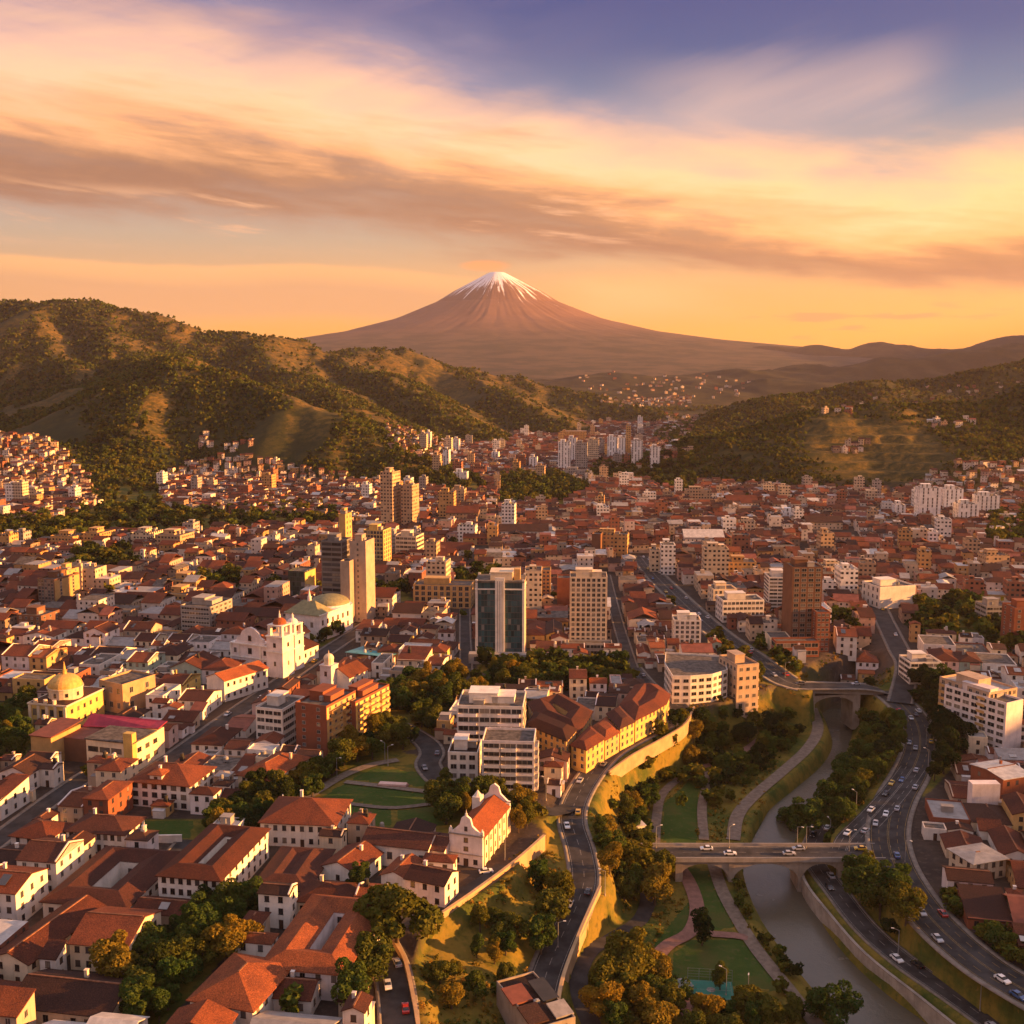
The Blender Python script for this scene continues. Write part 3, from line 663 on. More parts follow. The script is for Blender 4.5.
# unseen hill added right of the frame, crest shaped to shade the river side
hx = np.linspace(430, 2600, 90); hy = np.linspace(-900, 1500, 100); HX, HY = np.meshgrid(hx, hy)
HH = HILL_TOP = 150.0
crest = 157 * np.clip((900 - HY) / 480, .12, 1) * np.clip((HY + 900) / 400, 0, 1)
HH = crest - .30 * np.sqrt((HX - 1150) ** 2 + 40 ** 2) + 12 + 22 * (ridged(HX / 240, HY / 240, 4) - .5)
HH = np.where(HX < np.maximum(.60 * HY, 430) + 40, -30, HH)
me = new_mesh('hill', np.stack([HX, HY, HH], -1).reshape(-1, 3), grid_faces(*HX.shape), GROUND, smooth_=True)
a = me.color_attributes.new('zone', 'FLOAT_COLOR', 'POINT'); a.data.foreach_set('color', np.tile(np.array([0, 0, 1, 1], np.float32), HX.size))
tag(link('hill', me), kind='structure')
# unseen range added far to the right to throw shadow over the far valley
hx = np.linspace(3300, 8200, 70); hy = np.linspace(2600, 13500, 120); HX, HY = np.meshgrid(hx, hy)
cx_ = np.maximum(5200, .56 * HY + 500); HH = 760 * np.clip((HY - 2600) / 1400, 0, 1) * np.clip((13500 - HY) / 1500, 0, 1) - .62 * np.sqrt((HX - cx_ - 300) ** 2 + 250 ** 2) + 150 + 240 * (ridged(HX / 1500, HY / 1500, 5) - .5)
HH = np.where(HX < .52 * HY, np.minimum(HH, -30), HH)
me = new_mesh('shade_range', np.stack([HX, HY, np.maximum(HH, -40)], -1).reshape(-1, 3), grid_faces(*HX.shape), GROUND, smooth_=True)
a = me.color_attributes.new('zone', 'FLOAT_COLOR', 'POINT'); a.data.foreach_set('color', np.tile(np.array([0, 0, 1, 1], np.float32), HX.size))
tag(link('shade_range', me), kind='structure')

# ------------------------------------------------------------------ volcano
VC = PD(497, 300, 10000); ph = np.linspace(0, 2 * math.pi, 361)[:-1]
rp = np.array([0, 3, 7, 10, 43, 60, 100, 150, 200, 260, 350, 480, 640]); hp = np.array([277, 275, 272.5, 274, 292, 303, 320, 333, 341, 348, 357, 366, 380.])
rr = np.r_[np.linspace(0, 60, 70), np.linspace(61, 640, 110)]
mp_ = 10000 / F / math.cos(0) ; RM = rr * mp_ * 1.0
prof = np.array([PD(497, y, 10000)[2] for y in hp]); zz = np.interp(rr, rp, prof)
PHI, RR = np.meshgrid(ph, RM, indexing='ij'); ZZ = np.tile(zz, (len(ph), 1))
gul = (ridged(np.cos(PHI) * 7 + np.sin(PHI) * 11 + 20 + 0 * RR, np.sin(PHI) * 9 - np.cos(PHI) * 3 + 30 + RR / 5200, 4) - .55)
gul2 = (ridged(np.cos(PHI) * 24 + 40 + RR / 500, np.sin(PHI) * 24 + 40 - RR / 800, 4) - .5)
ZZ = ZZ + (gul * 12 + gul2 * 8) * np.clip(RR / 700, 0, 1) * np.clip(1.3 - RR / 5500, .25, 1)
VX = VC[0] + RR * np.cos(PHI) * (1 + .16 * (np.cos(PHI) > 0) * np.cos(PHI) * np.clip(RR / 3000, 0, 1)); VY = 10000 + RR * np.sin(PHI)
nP, nRr = PHI.shape
idx = np.arange(nP * nRr).reshape(nP, nRr); nx_ = np.roll(idx, -1, 0)
vf = np.stack([idx[:, :-1], idx[:, 1:], nx_[:, 1:], nx_[:, :-1]], -1).reshape(-1, 4)
m, t, b = pbr('volcano_rock', .95, .1); tc = t.new('ShaderNodeTexCoord'); so = t.new('ShaderNodeSeparateXYZ'); t.put(so.inputs[0], tc.outputs['Object'])
at = t.new('ShaderNodeAttribute', attribute_name='gully'); nA = t.noise(tc.outputs['Object'], .004, 6, .65); nB = t.noise(tc.outputs['Object'], .02, 5, .65)
rock = t.mix(t.ss(nA, .35, .65), (.15, .085, .060), (.19, .11, .075)); low_ = t.mix(t.ss(t.noise(tc.outputs['Object'], .0035, 6, .7), .42, .58), (.036, .040, .026), (.085, .066, .042))
rock = t.mix(t.ss(so.outputs[2], 560, 260), rock, low_)
snl = t.m('ADD', so.outputs[2], t.m('ADD', t.m('MULTIPLY', at.outputs['Fac'], -330), t.m('MULTIPLY', t.m('SUBTRACT', nB, .5), 130)))
zs_ = PD(497, 296, 10000)[2]
t.put(b.inputs['Base Color'], t.mix(t.ss(snl, zs_ - 45, zs_ + 35), rock, (.82, .80, .80)))
me = new_mesh('volcano', np.stack([VX, VY, ZZ], -1).reshape(-1, 3), vf, m, smooth_=True)
a = me.attributes.new('gully', 'FLOAT', 'POINT'); a.data.foreach_set('value', (gul * .45 + gul2 * 1.3).astype(np.float32).ravel())
tag(link('volcano', me), kind='structure')

# ------------------------------------------------------------------ river
wl = -24.2; ry = np.linspace(150, 640, 140)
xl = np.interp(ry, BL[5][:, 1], BL[5][:, 0]) + 1; xr = np.interp(ry, BL[8][:, 1], BL[8][:, 0]) - 1
vv = np.stack([np.linspace(xl[i], xr[i], 6) for i in range(len(ry))]); V = np.stack([vv, np.repeat(ry[:, None], 6, 1), np.full_like(vv, wl)], -1).reshape(-1, 3)
m, t, b = pbr('river_water', .16, .5); b.inputs['Base Color'].default_value = (.095, .083, .056, 1)
tc = t.new('ShaderNodeTexCoord'); n = t.noise(tc.outputs['Object'], .5, 5, .7); bp = t.new('ShaderNodeBump'); bp.inputs['Strength'].default_value = .35; bp.inputs['Distance'].default_value = .3
t.put(bp.inputs['Height'], n); t.put(b.inputs['Normal'], bp.outputs[0]); t.put(b.inputs['Roughness'], t.lin(t.noise(tc.outputs['Object'], .05, 3), .3, .7, .10, .30))
tag(link('river', new_mesh('river', V, grid_faces(140, 6), m, smooth_=True)), kind='structure')

# ------------------------------------------------------------------ road surfaces, pavements, markings
def ribbon(q, offs, name, mat, dz, kind='structure'):
    """a strip with the given (side offset, height) profile along q"""
    tn = np.gradient(q[:, :2], axis=0); tn /= np.linalg.norm(tn, axis=1)[:, None] + 1e-9; nr = np.stack([tn[:, 1], -tn[:, 0]], 1)
    V = np.stack([np.concatenate([q[:, :2] + nr * o, (q[:, 2] + h + dz)[:, None]], 1) for o, h in offs], 1)
    o = link(name, new_mesh(name, V.reshape(-1, 3), grid_faces(len(q), len(offs)), mat))
    if kind: tag(o, kind=kind)
    return o
RN = dict(road='road', bridge='road', path='path', pink='path')
for i, (nm, (q, wd, pv, kind)) in enumerate(ROADS.items()):
    dz = .03 + .006 * i
    ribbon(q, [(-wd / 2, 0), (0, .04), (wd / 2, 0)], RN[kind], {'path': PATHM, 'pink': PINKP}.get(kind, ASPH), dz)
    if pv >= .8:
        for s in (-1, 1):
            a_, b_ = wd / 2, wd / 2 + pv
            pr = [(s * a_, -.1), (s * a_, .13), (s * b_, .13), (s * b_, -.25)]
            if s > 0: pr = pr
            ribbon(q, pr, 'pavement', PAVE, dz)
    if nm in ('avenue', 'slip_road', 'mid_avenue', 'wall_road', 'river_road', 'bridge_road'):
        V = []; Fq = []; tn = np.gradient(q[:, :2], axis=0); tn /= np.linalg.norm(tn, axis=1)[:, None]; nr = np.stack([tn[:, 1], -tn[:, 0]], 1)
        lines = [(-wd / 2 + .5, 0), (wd / 2 - .5, 0)] + ([(-.25, 0), (.25, 0), (-wd / 4, 1), (wd / 4, 1)] if wd > 9 else [(0, 1)])
        for o, dash in lines:
            for k in range(len(q) - 1):
                if dash and k % 2: continue
                n = len(V)
                for kk in (k, k + 1):
                    zz_ = q[kk, 2] + dz + .04 * (1 - abs(o) / (wd / 2)) + .012
                    for e in (-.08, .08): V.append((*(q[kk, :2] + nr[kk] * (o + e)), zz_))
                Fq.append((n, n + 1, n + 3, n + 2))
        o_ = link('road_marking', new_mesh('road_marking', np.array(V), np.array(Fq), LINEY if nm == 'avenue' else LINEM)); tag(o_, kind='structure')
# ------------------------------------------------------------------ building parts
ORD = ['nearest', 'second closest', 'third closest', 'fourth closest', 'fifth closest', 'sixth closest', 'seventh closest', 'eighth closest', 'ninth closest', 'tenth closest'] + ['%dth closest' % k for k in range(11, 400)]
LM = []          # landmarks that labels can refer to: (words, px, py)
FOOT = []        # footprints already taken (world polygons)
_wm = {}
def win_mesh(w_, h_, fm=None, kind='plain'):
    key = (round(w_, 2), round(h_, 2), fm.name if fm else '', kind)
    if key in _wm: return _wm[key]
    b = MB(); t_ = .10; p = .05
    b.face([(-w_ / 2, -.02, -h_ / 2), (w_ / 2, -.02, -h_ / 2), (w_ / 2, -.02, h_ / 2), (-w_ / 2, -.02, h_ / 2)], 0)
    b.box(-w_ / 2 - t_, -w_ / 2, -p, 0, -h_ / 2, h_ / 2, 1, True); b.box(w_ / 2, w_ / 2 + t_, -p, 0, -h_ / 2, h_ / 2, 1, True)
    b.box(-w_ / 2 - t_, w_ / 2 + t_, -p, 0, h_ / 2, h_ / 2 + t_, 1, True); b.box(-w_ / 2 - .16, w_ / 2 + .16, -.12, 0, -h_ / 2 - .14, -h_ / 2, 1, True)
    if kind == 'plain': b.box(-.04, .04, -p + .004, 0, -h_ / 2, h_ / 2, 1)
    if kind == 'band':
        n = max(2, int(w_ / 1.6))
        for i in range(1, n): x = -w_ / 2 + w_ * i / n; b.box(x - .05, x + .05, -p + .004, 0, -h_ / 2, h_ / 2, 1)
    _wm[key] = b.mesh('window', [GLASS, fm or FRAME]); return _wm[key]
FACE = {'front': 0.0, 'right': math.pi / 2, 'back': math.pi, 'left': -math.pi / 2}
def facade_spots(W_, D_, face, cols, z0, floors, fh, x0=None, x1=None):
    """centres of windows on one face of a box that spans x +-W/2, y 0..D"""
    L = W_ if face in ('front', 'back') else D_
    a = (-L / 2 + .4 if x0 is None else x0); b = (L / 2 - .4 if x1 is None else x1); out = []
    for f in range(floors):
        for c in range(cols):
            u = a + (b - a) * (c + .5) / cols; z = z0 + fh * (f + .52)
            out.append({'front': (u, 0, z), 'right': (W_ / 2, D_ / 2 + u, z), 'left': (-W_ / 2, D_ / 2 - u, z), 'back': (-u, D_, z)}[face])
    return out
def put_windows(par, spots, name='window', cap=100):
    """spots: (x, y, z, face, mesh); the first hundred are objects, the rest one mesh"""
    for x, y, z, fc, me_ in spots[:cap]:
        o = bpy.data.objects.new(name, me_); COL.objects.link(o); o.parent = par; o.location = (x, y, z); o.rotation_euler = (0, 0, FACE[fc] if isinstance(fc, str) else fc)
    if len(spots) > cap:
        v = []; f = []; mi = []
        for x, y, z, fc, me_ in spots[cap:]:
            a = FACE[fc] if isinstance(fc, str) else fc; c, s = math.cos(a), math.sin(a); n = len(v)
            v += [(x + c * p.co.x - s * p.co.y, y + s * p.co.x + c * p.co.y, z + p.co.z) for p in me_.vertices]
            f += [tuple(n + i for i in p.vertices) for p in me_.polygons]; mi += [p.material_index for p in me_.polygons]
        me2 = new_mesh(name, v, f, list(spots[-1][4].materials), mi); tag(link(name, me2, par), kind='stuff')
def claim(pts): FOOT.append(np.array([p[:2] for p in pts]))
def world_pts(loc, rz, pts):
    c, s = math.cos(rz), math.sin(rz); return [(loc[0] + c * x - s * y, loc[1] + s * x + c * y) for x, y in pts]
RZ = math.radians(-9)
def base_at(px, py, z=None):
    if z is None: p = on_ground(px, py); return p
    return P(px, py, z)
def thing(name, label, cat, p, rz=0.0, short=None, px=None, group=None):
    e = empty(name, p, rz); tag(e, label, cat, group)
    if short: q = proj(*p); LM.append((short, q[0], q[1]))
    return e
def parapet_roof(par, W_, D_, H, wallm, roofm=None, ph=.9, pt=.3, y0=0.0, xo=0.0):
    b = MB(); x0, x1 = xo - W_ / 2, xo + W_ / 2; y1 = y0 + D_
    b.box(x0, x1, y0, y0 + pt, H, H + ph); b.box(x0, x1, y1 - pt, y1, H, H + ph); b.box(x0, x0 + pt, y0 + pt, y1 - pt, H, H + ph - .003); b.box(x1 - pt, x1, y0 + pt, y1 - pt, H, H + ph - .003)
    b.build('parapet', wallm, par)
    r = MB(); r.box(x0 + pt, x1 - pt, y0 + pt, y1 - pt, H + .01, H + .08); return r.build('roof', roofm or SLAB, par)
def roof_clutter(par, W_, D_, H, n=3, rng=R, y0=0.0, xo=0.0, wallm=None):
    """plant rooms, tanks and vents on a flat roof"""
    W2, D2 = max(.5, W_ / 2 - 3), D_
    for k in range(n):
        x = xo + rng.uniform(-W2, W2); y = y0 + rng.uniform(.25, .75) * D2; kk = rng.random()
        if kk < .45: b = MB(); a, c, h = rng.uniform(1.2, 2.4), rng.uniform(1, 2), rng.uniform(1.4, 2.6); b.box(x - a, x + a, y - c, y + c, H, H + h).box(x - a - .2, x + a + .2, y - c - .2, y + c + .2, H + h, H + h + .15, bottom=True); b.build('plant_room', wallm or GREYW, par)
        elif kk < .75: b = MB(); b.cyl(x, y, H + .6, H + 2.2, .9, .9, 10); b.cyl(x, y, H + 2.2, H + 2.5, .9, .2, 10); [b.box(x + i - .08, x + i + .08, y + j - .08, y + j + .08, H, H + .6) for i in (-.5, .5) for j in (-.5, .5)]; b.build('water_tank', METAL, par)
        else: b = MB(); b.box(x - .7, x + .7, y - .5, y + .5, H, H + .8); b.cyl(x, y, H + .8, H + 1.0, .35, .35, 8); b.build('air_conditioner', METAL, par)

def apt(name, cat, label, px, py, wpx, ypx, dm, wall, floors, cols=5, side=3, rot=-9, z=None, style='punch', sstyle=None, win=None, short=None, pent=1, roofm=None,
        balc=(), faces=('front', 'right', 'left'), bandm=None, fh=None, cap=100, wallside=None, slab=False, fm=None, crown=0):
    """an upright block: front-bottom centre at pixel (px, py), top edge at row ypx"""
    p = base_at(px, py, z); s = proj(*p)[2] / F; W_ = wpx * s; rz = math.radians(rot)
    # height from the row of the top edge
    d = ray(px, ypx); H = CAMZ + d[2] * (p[1] / d[1]) - p[2]
    fh = fh or (H - .6) / floors; D_ = dm
    e = thing(name, label, cat, p, rz, short); claim(world_pts(p, rz, [(-W_ / 2 - 1, -1.5), (W_ / 2 + 1, -1.5), (W_ / 2 + 1, D_ + 1), (-W_ / 2 - 1, D_ + 1)]))
    b = MB(); b.box(-W_ / 2, W_ / 2, 0, D_, -3, H - .9); b.build('wall', wall, e)
    parapet_roof(e, W_, D_, H - .9, wall, roofm)
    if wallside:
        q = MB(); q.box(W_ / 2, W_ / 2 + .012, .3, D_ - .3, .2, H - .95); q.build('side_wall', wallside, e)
    if slab:
        for f in range(1, floors):
            q = MB(); q.box(-W_ / 2 - .12, W_ / 2 + .12, -.18, D_ + .1, f * fh - .12, f * fh + .12, 0, True); q.build('floor_band', bandm or wall, e)
    sp = []
    ww, wh = win or (1.3, fh * .5)
    for fc in faces:
        st = style if fc == 'front' else (sstyle or style); n = cols if fc in ('front', 'back') else side
        L = W_ if fc in ('front', 'back') else D_
        if st == 'none' or n == 0: continue
        if st == 'ribbon':
            me_ = win_mesh((L - .8) / n - .45, fh * .5, fm or FRAME, 'band')
        else: me_ = win_mesh(min(ww, (L - .8) / n - .35), wh, fm or FRAME)
        sp += [(*q, fc, me_) for q in facade_spots(W_, D_, fc, n, .2, floors, fh)]
    sp.sort(key=lambda q: (FACE[q[3]] != 0, -q[2]) if len(sp) > cap else 0)
    put_windows(e, sp, cap=cap)
    for fc, c0, c1 in balc:       # balcony columns on a face
        L = W_ if fc in ('front', 'back') else D_
        for f in range(1, floors):
            q = MB(); a = (c0 * L - L / 2, c1 * L - L / 2); zz = f * fh + .05
            q.box(a[0], a[1], -1.3, 0, zz - .15, zz, 0, True); q.box(a[0], a[1], -1.3, -1.15, zz, zz + 1.0); q.box(a[0], a[0] + .12, -1.15, 0, zz, zz + 1.0); q.box(a[1] - .12, a[1], -1.15, 0, zz, zz + 1.0)
            o = q.build('balcony', bandm or wall, e); o.rotation_euler = (0, 0, FACE[fc])
            o.location = {'front': (0, 0, 0), 'right': (W_ / 2, D_ / 2, 0), 'left': (-W_ / 2, D_ / 2, 0), 'back': (0, D_, 0)}[fc]
    for k in range(pent):
        q = MB(); a = W_ * (.22 - .05 * k); h = 2.6 + 1.2 * (k == 0); xo = (-.12 + .3 * k) * W_
        q.box(xo - a, xo + a, D_ * .3, D_ * .75, H - .82, H - .9 + h); q.box(xo - a - .25, xo + a + .25, D_ * .3 - .25, D_ * .75 + .25, H - .9 + h, H - .7 + h, bottom=True); q.build('penthouse', wall, e)
    if pent: roof_clutter(e, W_, D_, H - .85, 2)
    if crown:
        q = MB(); q.box(-W_ / 2 - .4, W_ / 2 + .4, -.4, D_ + .4, H - .9 - crown, H - .9 - crown + .5, 0, True); q.build('cornice', wall, e)
    return e, W_, D_, H

def poly_building(name, cat, label, pix, H, wall, roof, kind='court', z=0.0, inset=5.5, rise=2.4, floors=2, short=None, win=(1.2, 1.5), gap=3.4, fm=None, skip=(), courtm=None, zf=.15):
    """a building on a traced footprint (ccw pixels at the ground), with a tiled or flat roof"""
    pts = [P(a, b, z) for a, b in pix]; c = np.mean(pts, 0); lp = [(p - c)[:2] for p in pts]
    ar = sum(lp[i][0] * lp[(i + 1) % len(lp)][1] - lp[(i + 1) % len(lp)][0] * lp[i][1] for i in range(len(lp)))
    if ar < 0: lp = lp[::-1]
    e = thing(name, label, cat, c, 0, short); claim([(c + np.array([*(q * 1.06), 0])) for q in lp])
    def ins(d):
        out = []; n = len(lp)
        for i in range(n):
            a, b_, c_ = lp[i - 1], lp[i], lp[(i + 1) % n]
            e1 = (b_ - a) / np.linalg.norm(b_ - a); e2 = (c_ - b_) / np.linalg.norm(c_ - b_)
            n1 = np.array([-e1[1], e1[0]]); n2 = np.array([-e2[1], e2[0]]); k = n1 + n2; k /= max(.25, k @ k) / 2 + 1e-9
            out.append(b_ + k * d)
        return out
    mid, inn = ins(inset), ins(inset * 2)
    b = MB(); b.prism(lp, -3, H, top=(kind != 'court')); 
    if kind == 'court':
        zi = H
        n = len(inn)
        for i in range(n):
            j = (i + 1) % n; b.face([(*inn[j], 0), (*inn[i], 0), (*inn[i], zi), (*inn[j], zi)])
    b.build('wall', wall, e)
    if kind == 'court':
        r = MB(); r.court_roof(ins(-.6), mid, inn, H - .25, H + rise, H - .02); r.build('roof', roof, e)
        q = MB(); q.face([(*p, zf) for p in inn]); q.build('courtyard_floor', courtm or PAVE, e)
    elif kind == 'hip':
        r = MB(); o_ = ins(-.6); n = len(lp)
        for i in range(n):
            j = (i + 1) % n; r.face([(*o_[i], H - .25), (*o_[j], H - .25), (*mid[j], H + rise), (*mid[i], H + rise)]); r.face([(*o_[i], H - .5), (*o_[j], H - .5), (*o_[j], H - .25), (*o_[i], H - .25)])
        r.face([(*p, H + rise) for p in mid]); r.build('roof', roof, e)
    else:
        o2 = ins(.3); r = MB(); n = len(lp)
        for i in range(n):
            j = (i + 1) % n; r.face([(*lp[i], H), (*lp[j], H), (*lp[j], H + .9), (*lp[i], H + .9)]); r.face([(*lp[i], H + .9), (*lp[j], H + .9), (*o2[j], H + .9), (*o2[i], H + .9)]); r.face([(*o2[j], H), (*o2[i], H), (*o2[i], H + .9), (*o2[j], H + .9)])
        r.build('parapet', wall, e); q = MB(); q.face([(*p, H + .05) for p in o2]); q.build('roof', roof, e)
    sp = []; fh = H / floors
    for i in range(len(lp)):
        a, b_ = lp[i], lp[(i + 1) % len(lp)]; d = b_ - a; L = np.linalg.norm(d); nv = np.array([d[1], -d[0]]) / L
        if i in skip or nv[1] > .75: continue
        n = int((L - .8) / gap)
        if n < 1: continue
        ang = math.atan2(d[1], d[0])
        for f in range(floors):
            for k in range(n):
                q = a + d * (k + .5) / n; sp.append((q[0], q[1], fh * (f + .5), ang, win_mesh(win[0], min(win[1], fh * .55), fm)))
    put_windows(e, sp)
    return e
# ------------------------------------------------------------------ landmarks
def glass_facade(name, c):
    m, t, b = pbr(name, .12, .8); tc = t.new('ShaderNodeTexCoord'); so = t.new('ShaderNodeSeparateXYZ'); t.put(so.inputs[0], tc.outputs['Object'])
    u = t.m('ADD', so.outputs[0], so.outputs[1]); fu = t.m('FRACT', t.m('DIVIDE', u, 1.5)); fz = t.m('FRACT', t.m('DIVIDE', so.outputs[2], 3.1))
    k = t.m('MAXIMUM', t.m('LESS_THAN', fu, .09), t.m('LESS_THAN', fz, .12))
    wn = t.new('ShaderNodeTexWhiteNoise', noise_dimensions='2D'); t.put(wn.inputs['Vector'], t.xyz(t.m('FLOOR', t.m('DIVIDE', u, 1.5)), t.m('FLOOR', t.m('DIVIDE', so.outputs[2], 3.1))))
    g = t.mix(wn.outputs[0], sc(c, .45), sc(c, 1.6)); g = t.mix(t.m('GREATER_THAN', wn.outputs[0], .92), g, (.20, .20, .19))
    t.put(b.inputs['Base Color'], t.mix(k, g, (.03, .035, .04))); t.put(b.inputs['Roughness'], t.lin(k, 0, 1, .10, .5)); return m
TEALG = glass_facade('teal_curtain_glass', (.030, .075, .085)); GREYG = glass_facade('dark_curtain_glass', (.03, .03, .034)); GREENG = glass_facade('green_curtain_glass', (.05, .07, .05))

# the glass tower in the middle
p = P(500, 661); s = proj(*p)[2] / F; W_, D_ = 49 * s, 19.0; d = ray(500, 577); H = CAMZ + d[2] * p[1] / d[1]
e = thing('glass_tower', 'dark teal glass tower with white centre column and light crown', 'tower', p, math.radians(-3), 'the teal glass tower'); claim(world_pts(p, -.05, [(-W_ / 2 - 2, -4), (W_ / 2 + 2, -4), (W_ / 2 + 2, D_ + 2), (-W_ / 2 - 2, D_ + 2)]))
b = MB(); b.box(-W_ / 2 + .5, W_ / 2 - .5, .5, D_ - .5, -2, H - 3); b.build('glass_facade', TEALG, e)
for x in (-W_ / 2, W_ / 2 - 1.2): MB().box(x, x + 1.2, 0, 1.2, -2, H - 1.5).build('corner_pier', WHITE, e); MB().box(x, x + 1.2, D_ - 1.2, D_, -2, H - 1.5).build('corner_pier', WHITE, e)
b = MB(); b.box(-2.4, 2.4, -.5, .5, -2, H - .4); b.build('core_column', WHITE, e)
for x in (-1.2, 0, 1.2): MB().box(x - .16, x + .16, -.58, -.5, 1, H - 2).build('column_groove', GREYW, e)
MB().box(W_ / 2 - .5, W_ / 2 - .3, 1.2, D_ - 1.2, -2, H - 4).build('side_wall', CREAM, e)
b = MB(); b.box(-W_ / 2 - .2, W_ / 2 + .2, -.2, D_ + .2, H - 6.6, H - 6.0, 0, True); b.build('crown_band', WHITE, e)
b = MB(); b.box(-W_ / 2, W_ / 2, 0, D_, H - 3, H - 2.2, 0, True); b.build('roof', SLAB, e)
b = MB(); b.box(-5, 6, 3, D_ - 4, H - 2.2, H + 1.6); b.box(-5.3, 6.3, 2.7, D_ - 3.7, H + 1.6, H + 1.9, 0, True); b.build('penthouse', CREAM, e); MB().box(7, 10, 4, 9, H - 2.2, H + 3.2).build('lift_housing', OCHRE, e)
b = MB(); b.box(-W_ / 2 - 3, W_ / 2 + 3, -6, -.6, -2, 5); b.build('podium', GREYW, e)
put_windows(e, [(x, -6, 2.6, 'front', win_mesh(3.2, 2.0, DARK, 'band')) for x in (-11, -7, -3, 1, 5, 9)])

apt('apartment_tower', 'tower', 'cream apartment tower with rows of small windows on a low podium', 588, 652, 37, 577, 15, CREAM, 15, 7, 4, -3, style='punch', win=(1.5, 1.6), short='the cream apartment tower', pent=2, slab=False)
apt('office_podium', 'office building', 'low grey podium with window bands at the foot of the cream tower', 590, 656, 44, 643, 7, GREYW, 2, 4, 1, -3, style='ribbon', pent=0)
# brick blocks right behind the glass tower
apt('apartment_block', 'apartment building', 'plain orange brick block lit by the sun behind the cream tower', 564, 608, 14, 578, 12, BRICK, 6, 0, 2, -3, faces=(), pent=0, wallside=None, short='the plain orange block')
apt('apartment_block', 'apartment building', 'dark red brick slab standing between glass tower and orange block', 533, 606, 10, 570, 14, BRICK, 8, 2, 3, -3, pent=0, faces=('front',))
apt('apartment_block', 'apartment building', 'slender brick tower with bright right edge behind the glass tower', 546, 600, 9, 570, 12, OCHRE, 8, 2, 3, -3, pent=0)
SHAFT = plaster('grey_tan_plaster', (.40, .31, .24)); SLABD = plaster('dark_grey_concrete', (.20, .19, .18))
# twin slab tower on the left
apt('office_tower', 'tower', 'dark banded slab tower beside the blank tan shafts', 333, 618, 22, 541, 16, SLABD, 15, 2, 3, -14, style='ribbon', short='the dark banded slab tower', pent=1, fm=DARK, roofm=SLAB)
apt('office_tower', 'tower', 'tan shaft tower with blank walls and a dark glazed slot', 359, 622, 17, 541, 14, SHAFT, 15, 1, 0, -14, faces=('front',), win=(1.0, 1.4), short='the blank tan shaft tower', pent=1)
apt('office_tower', 'tower', 'slim blank tan shaft lower than the shaft beside it', 346, 624, 10, 561, 10, SHAFT, 12, 0, 0, -14, faces=(), pent=0)
apt('office_tower', 'tower', 'tallest thin tan shaft rising behind the dark banded tower', 344, 612, 7, 514, 10, OCHRE, 18, 1, 2, -14, faces=('right',), pent=1)
apt('apartment_tower', 'tower', 'yellow gridded apartment tower behind the tan shafts', 374, 571, 21, 530, 16, YELLOW, 10, 6, 4, -14, win=(1.8, 2.0), short='the yellow gridded tower')
apt('apartment_tower', 'tower', 'tall pale tower with sunlit right side on the far left of downtown', 387, 530, 13, 472, 18, FAC['tan'], 17, 0, 0, -18, faces=(), short='the tall pale tower')
apt('apartment_tower', 'tower', 'tall tan tower just right of the tall pale tower', 407, 530, 12, 485, 16, FAC['tan'], 14, 0, 0, -18, faces=())
apt('apartment_block', 'apartment building', 'cream curved block with floor bands right of the yellow gridded tower', 406, 562, 22, 536, 18, CREAM, 6, 5, 4, -14, style='ribbon', pent=1)
apt('apartment_block', 'apartment building', 'plain grey block left of the cream banded block', 391, 556, 12, 534, 14, GREYW, 6, 3, 2, -14, style='ribbon')
apt('apartment_block', 'apartment building', 'ochre office block with tan frame windows above the tree avenue', 442, 608, 58, 585, 18, OCHRE, 4, 9, 3, -6, style='punch', win=(2.2, 2.4), short='the ochre frame block')
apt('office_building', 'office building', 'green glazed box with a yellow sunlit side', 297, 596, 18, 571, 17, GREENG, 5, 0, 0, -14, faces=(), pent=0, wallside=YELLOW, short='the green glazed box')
apt('office_building', 'office building', 'long office building with dark window bands and a yellow side', 196, 634, 33, 606, 24, GREYW, 6, 2, 5, -16, style='ribbon', sstyle='punch', win=(2.4, 1.6), wallside=None, short='the long banded office', pent=2, fm=WHITE)
apt('apartment_block', 'apartment building', 'brown block with dark recessed front and tall orange side wall', 47, 607, 20, 579, 24, BROWN, 8, 5, 2, -16, win=(1.6, 1.6), short='the brown recessed block', wallside=OCHRE)
apt('apartment_block', 'apartment building', 'tall ochre shaft behind the brown recessed block', 63, 601, 12, 570, 12, OCHRE, 9, 0, 2, -16, faces=('right',))
apt('apartment_block', 'apartment building', 'squat brown block on the left edge with orange front', 30, 635, 28, 615, 16, BROWN, 4, 4, 3, -14, short='the squat brown block')
for q in (('ochre villa block standing alone before the dark belt of trees', 62, 549, 26, 536, 'ochre'), ('sunlit ochre block second in the row before the tree belt', 91, 548, 21, 533, 'ochre'), ('cream block third in the row before the tree belt', 140, 547, 20, 533, 'cream'), ('wide tan block last in the row before the tree belt', 168, 551, 28, 535, 'tan'), ('orange slab block with yellow side behind the long banded office', 180, 590, 30, 580, 'ochre'), ('yellow low block behind the long banded office', 174, 605, 26, 594, 'ochre')):
    apt('apartment_block', 'apartment building', q[0], q[1], q[2], q[3], q[4], 22, FAC[q[5]], 4, 0, 0, -14, faces=(), pent=1)
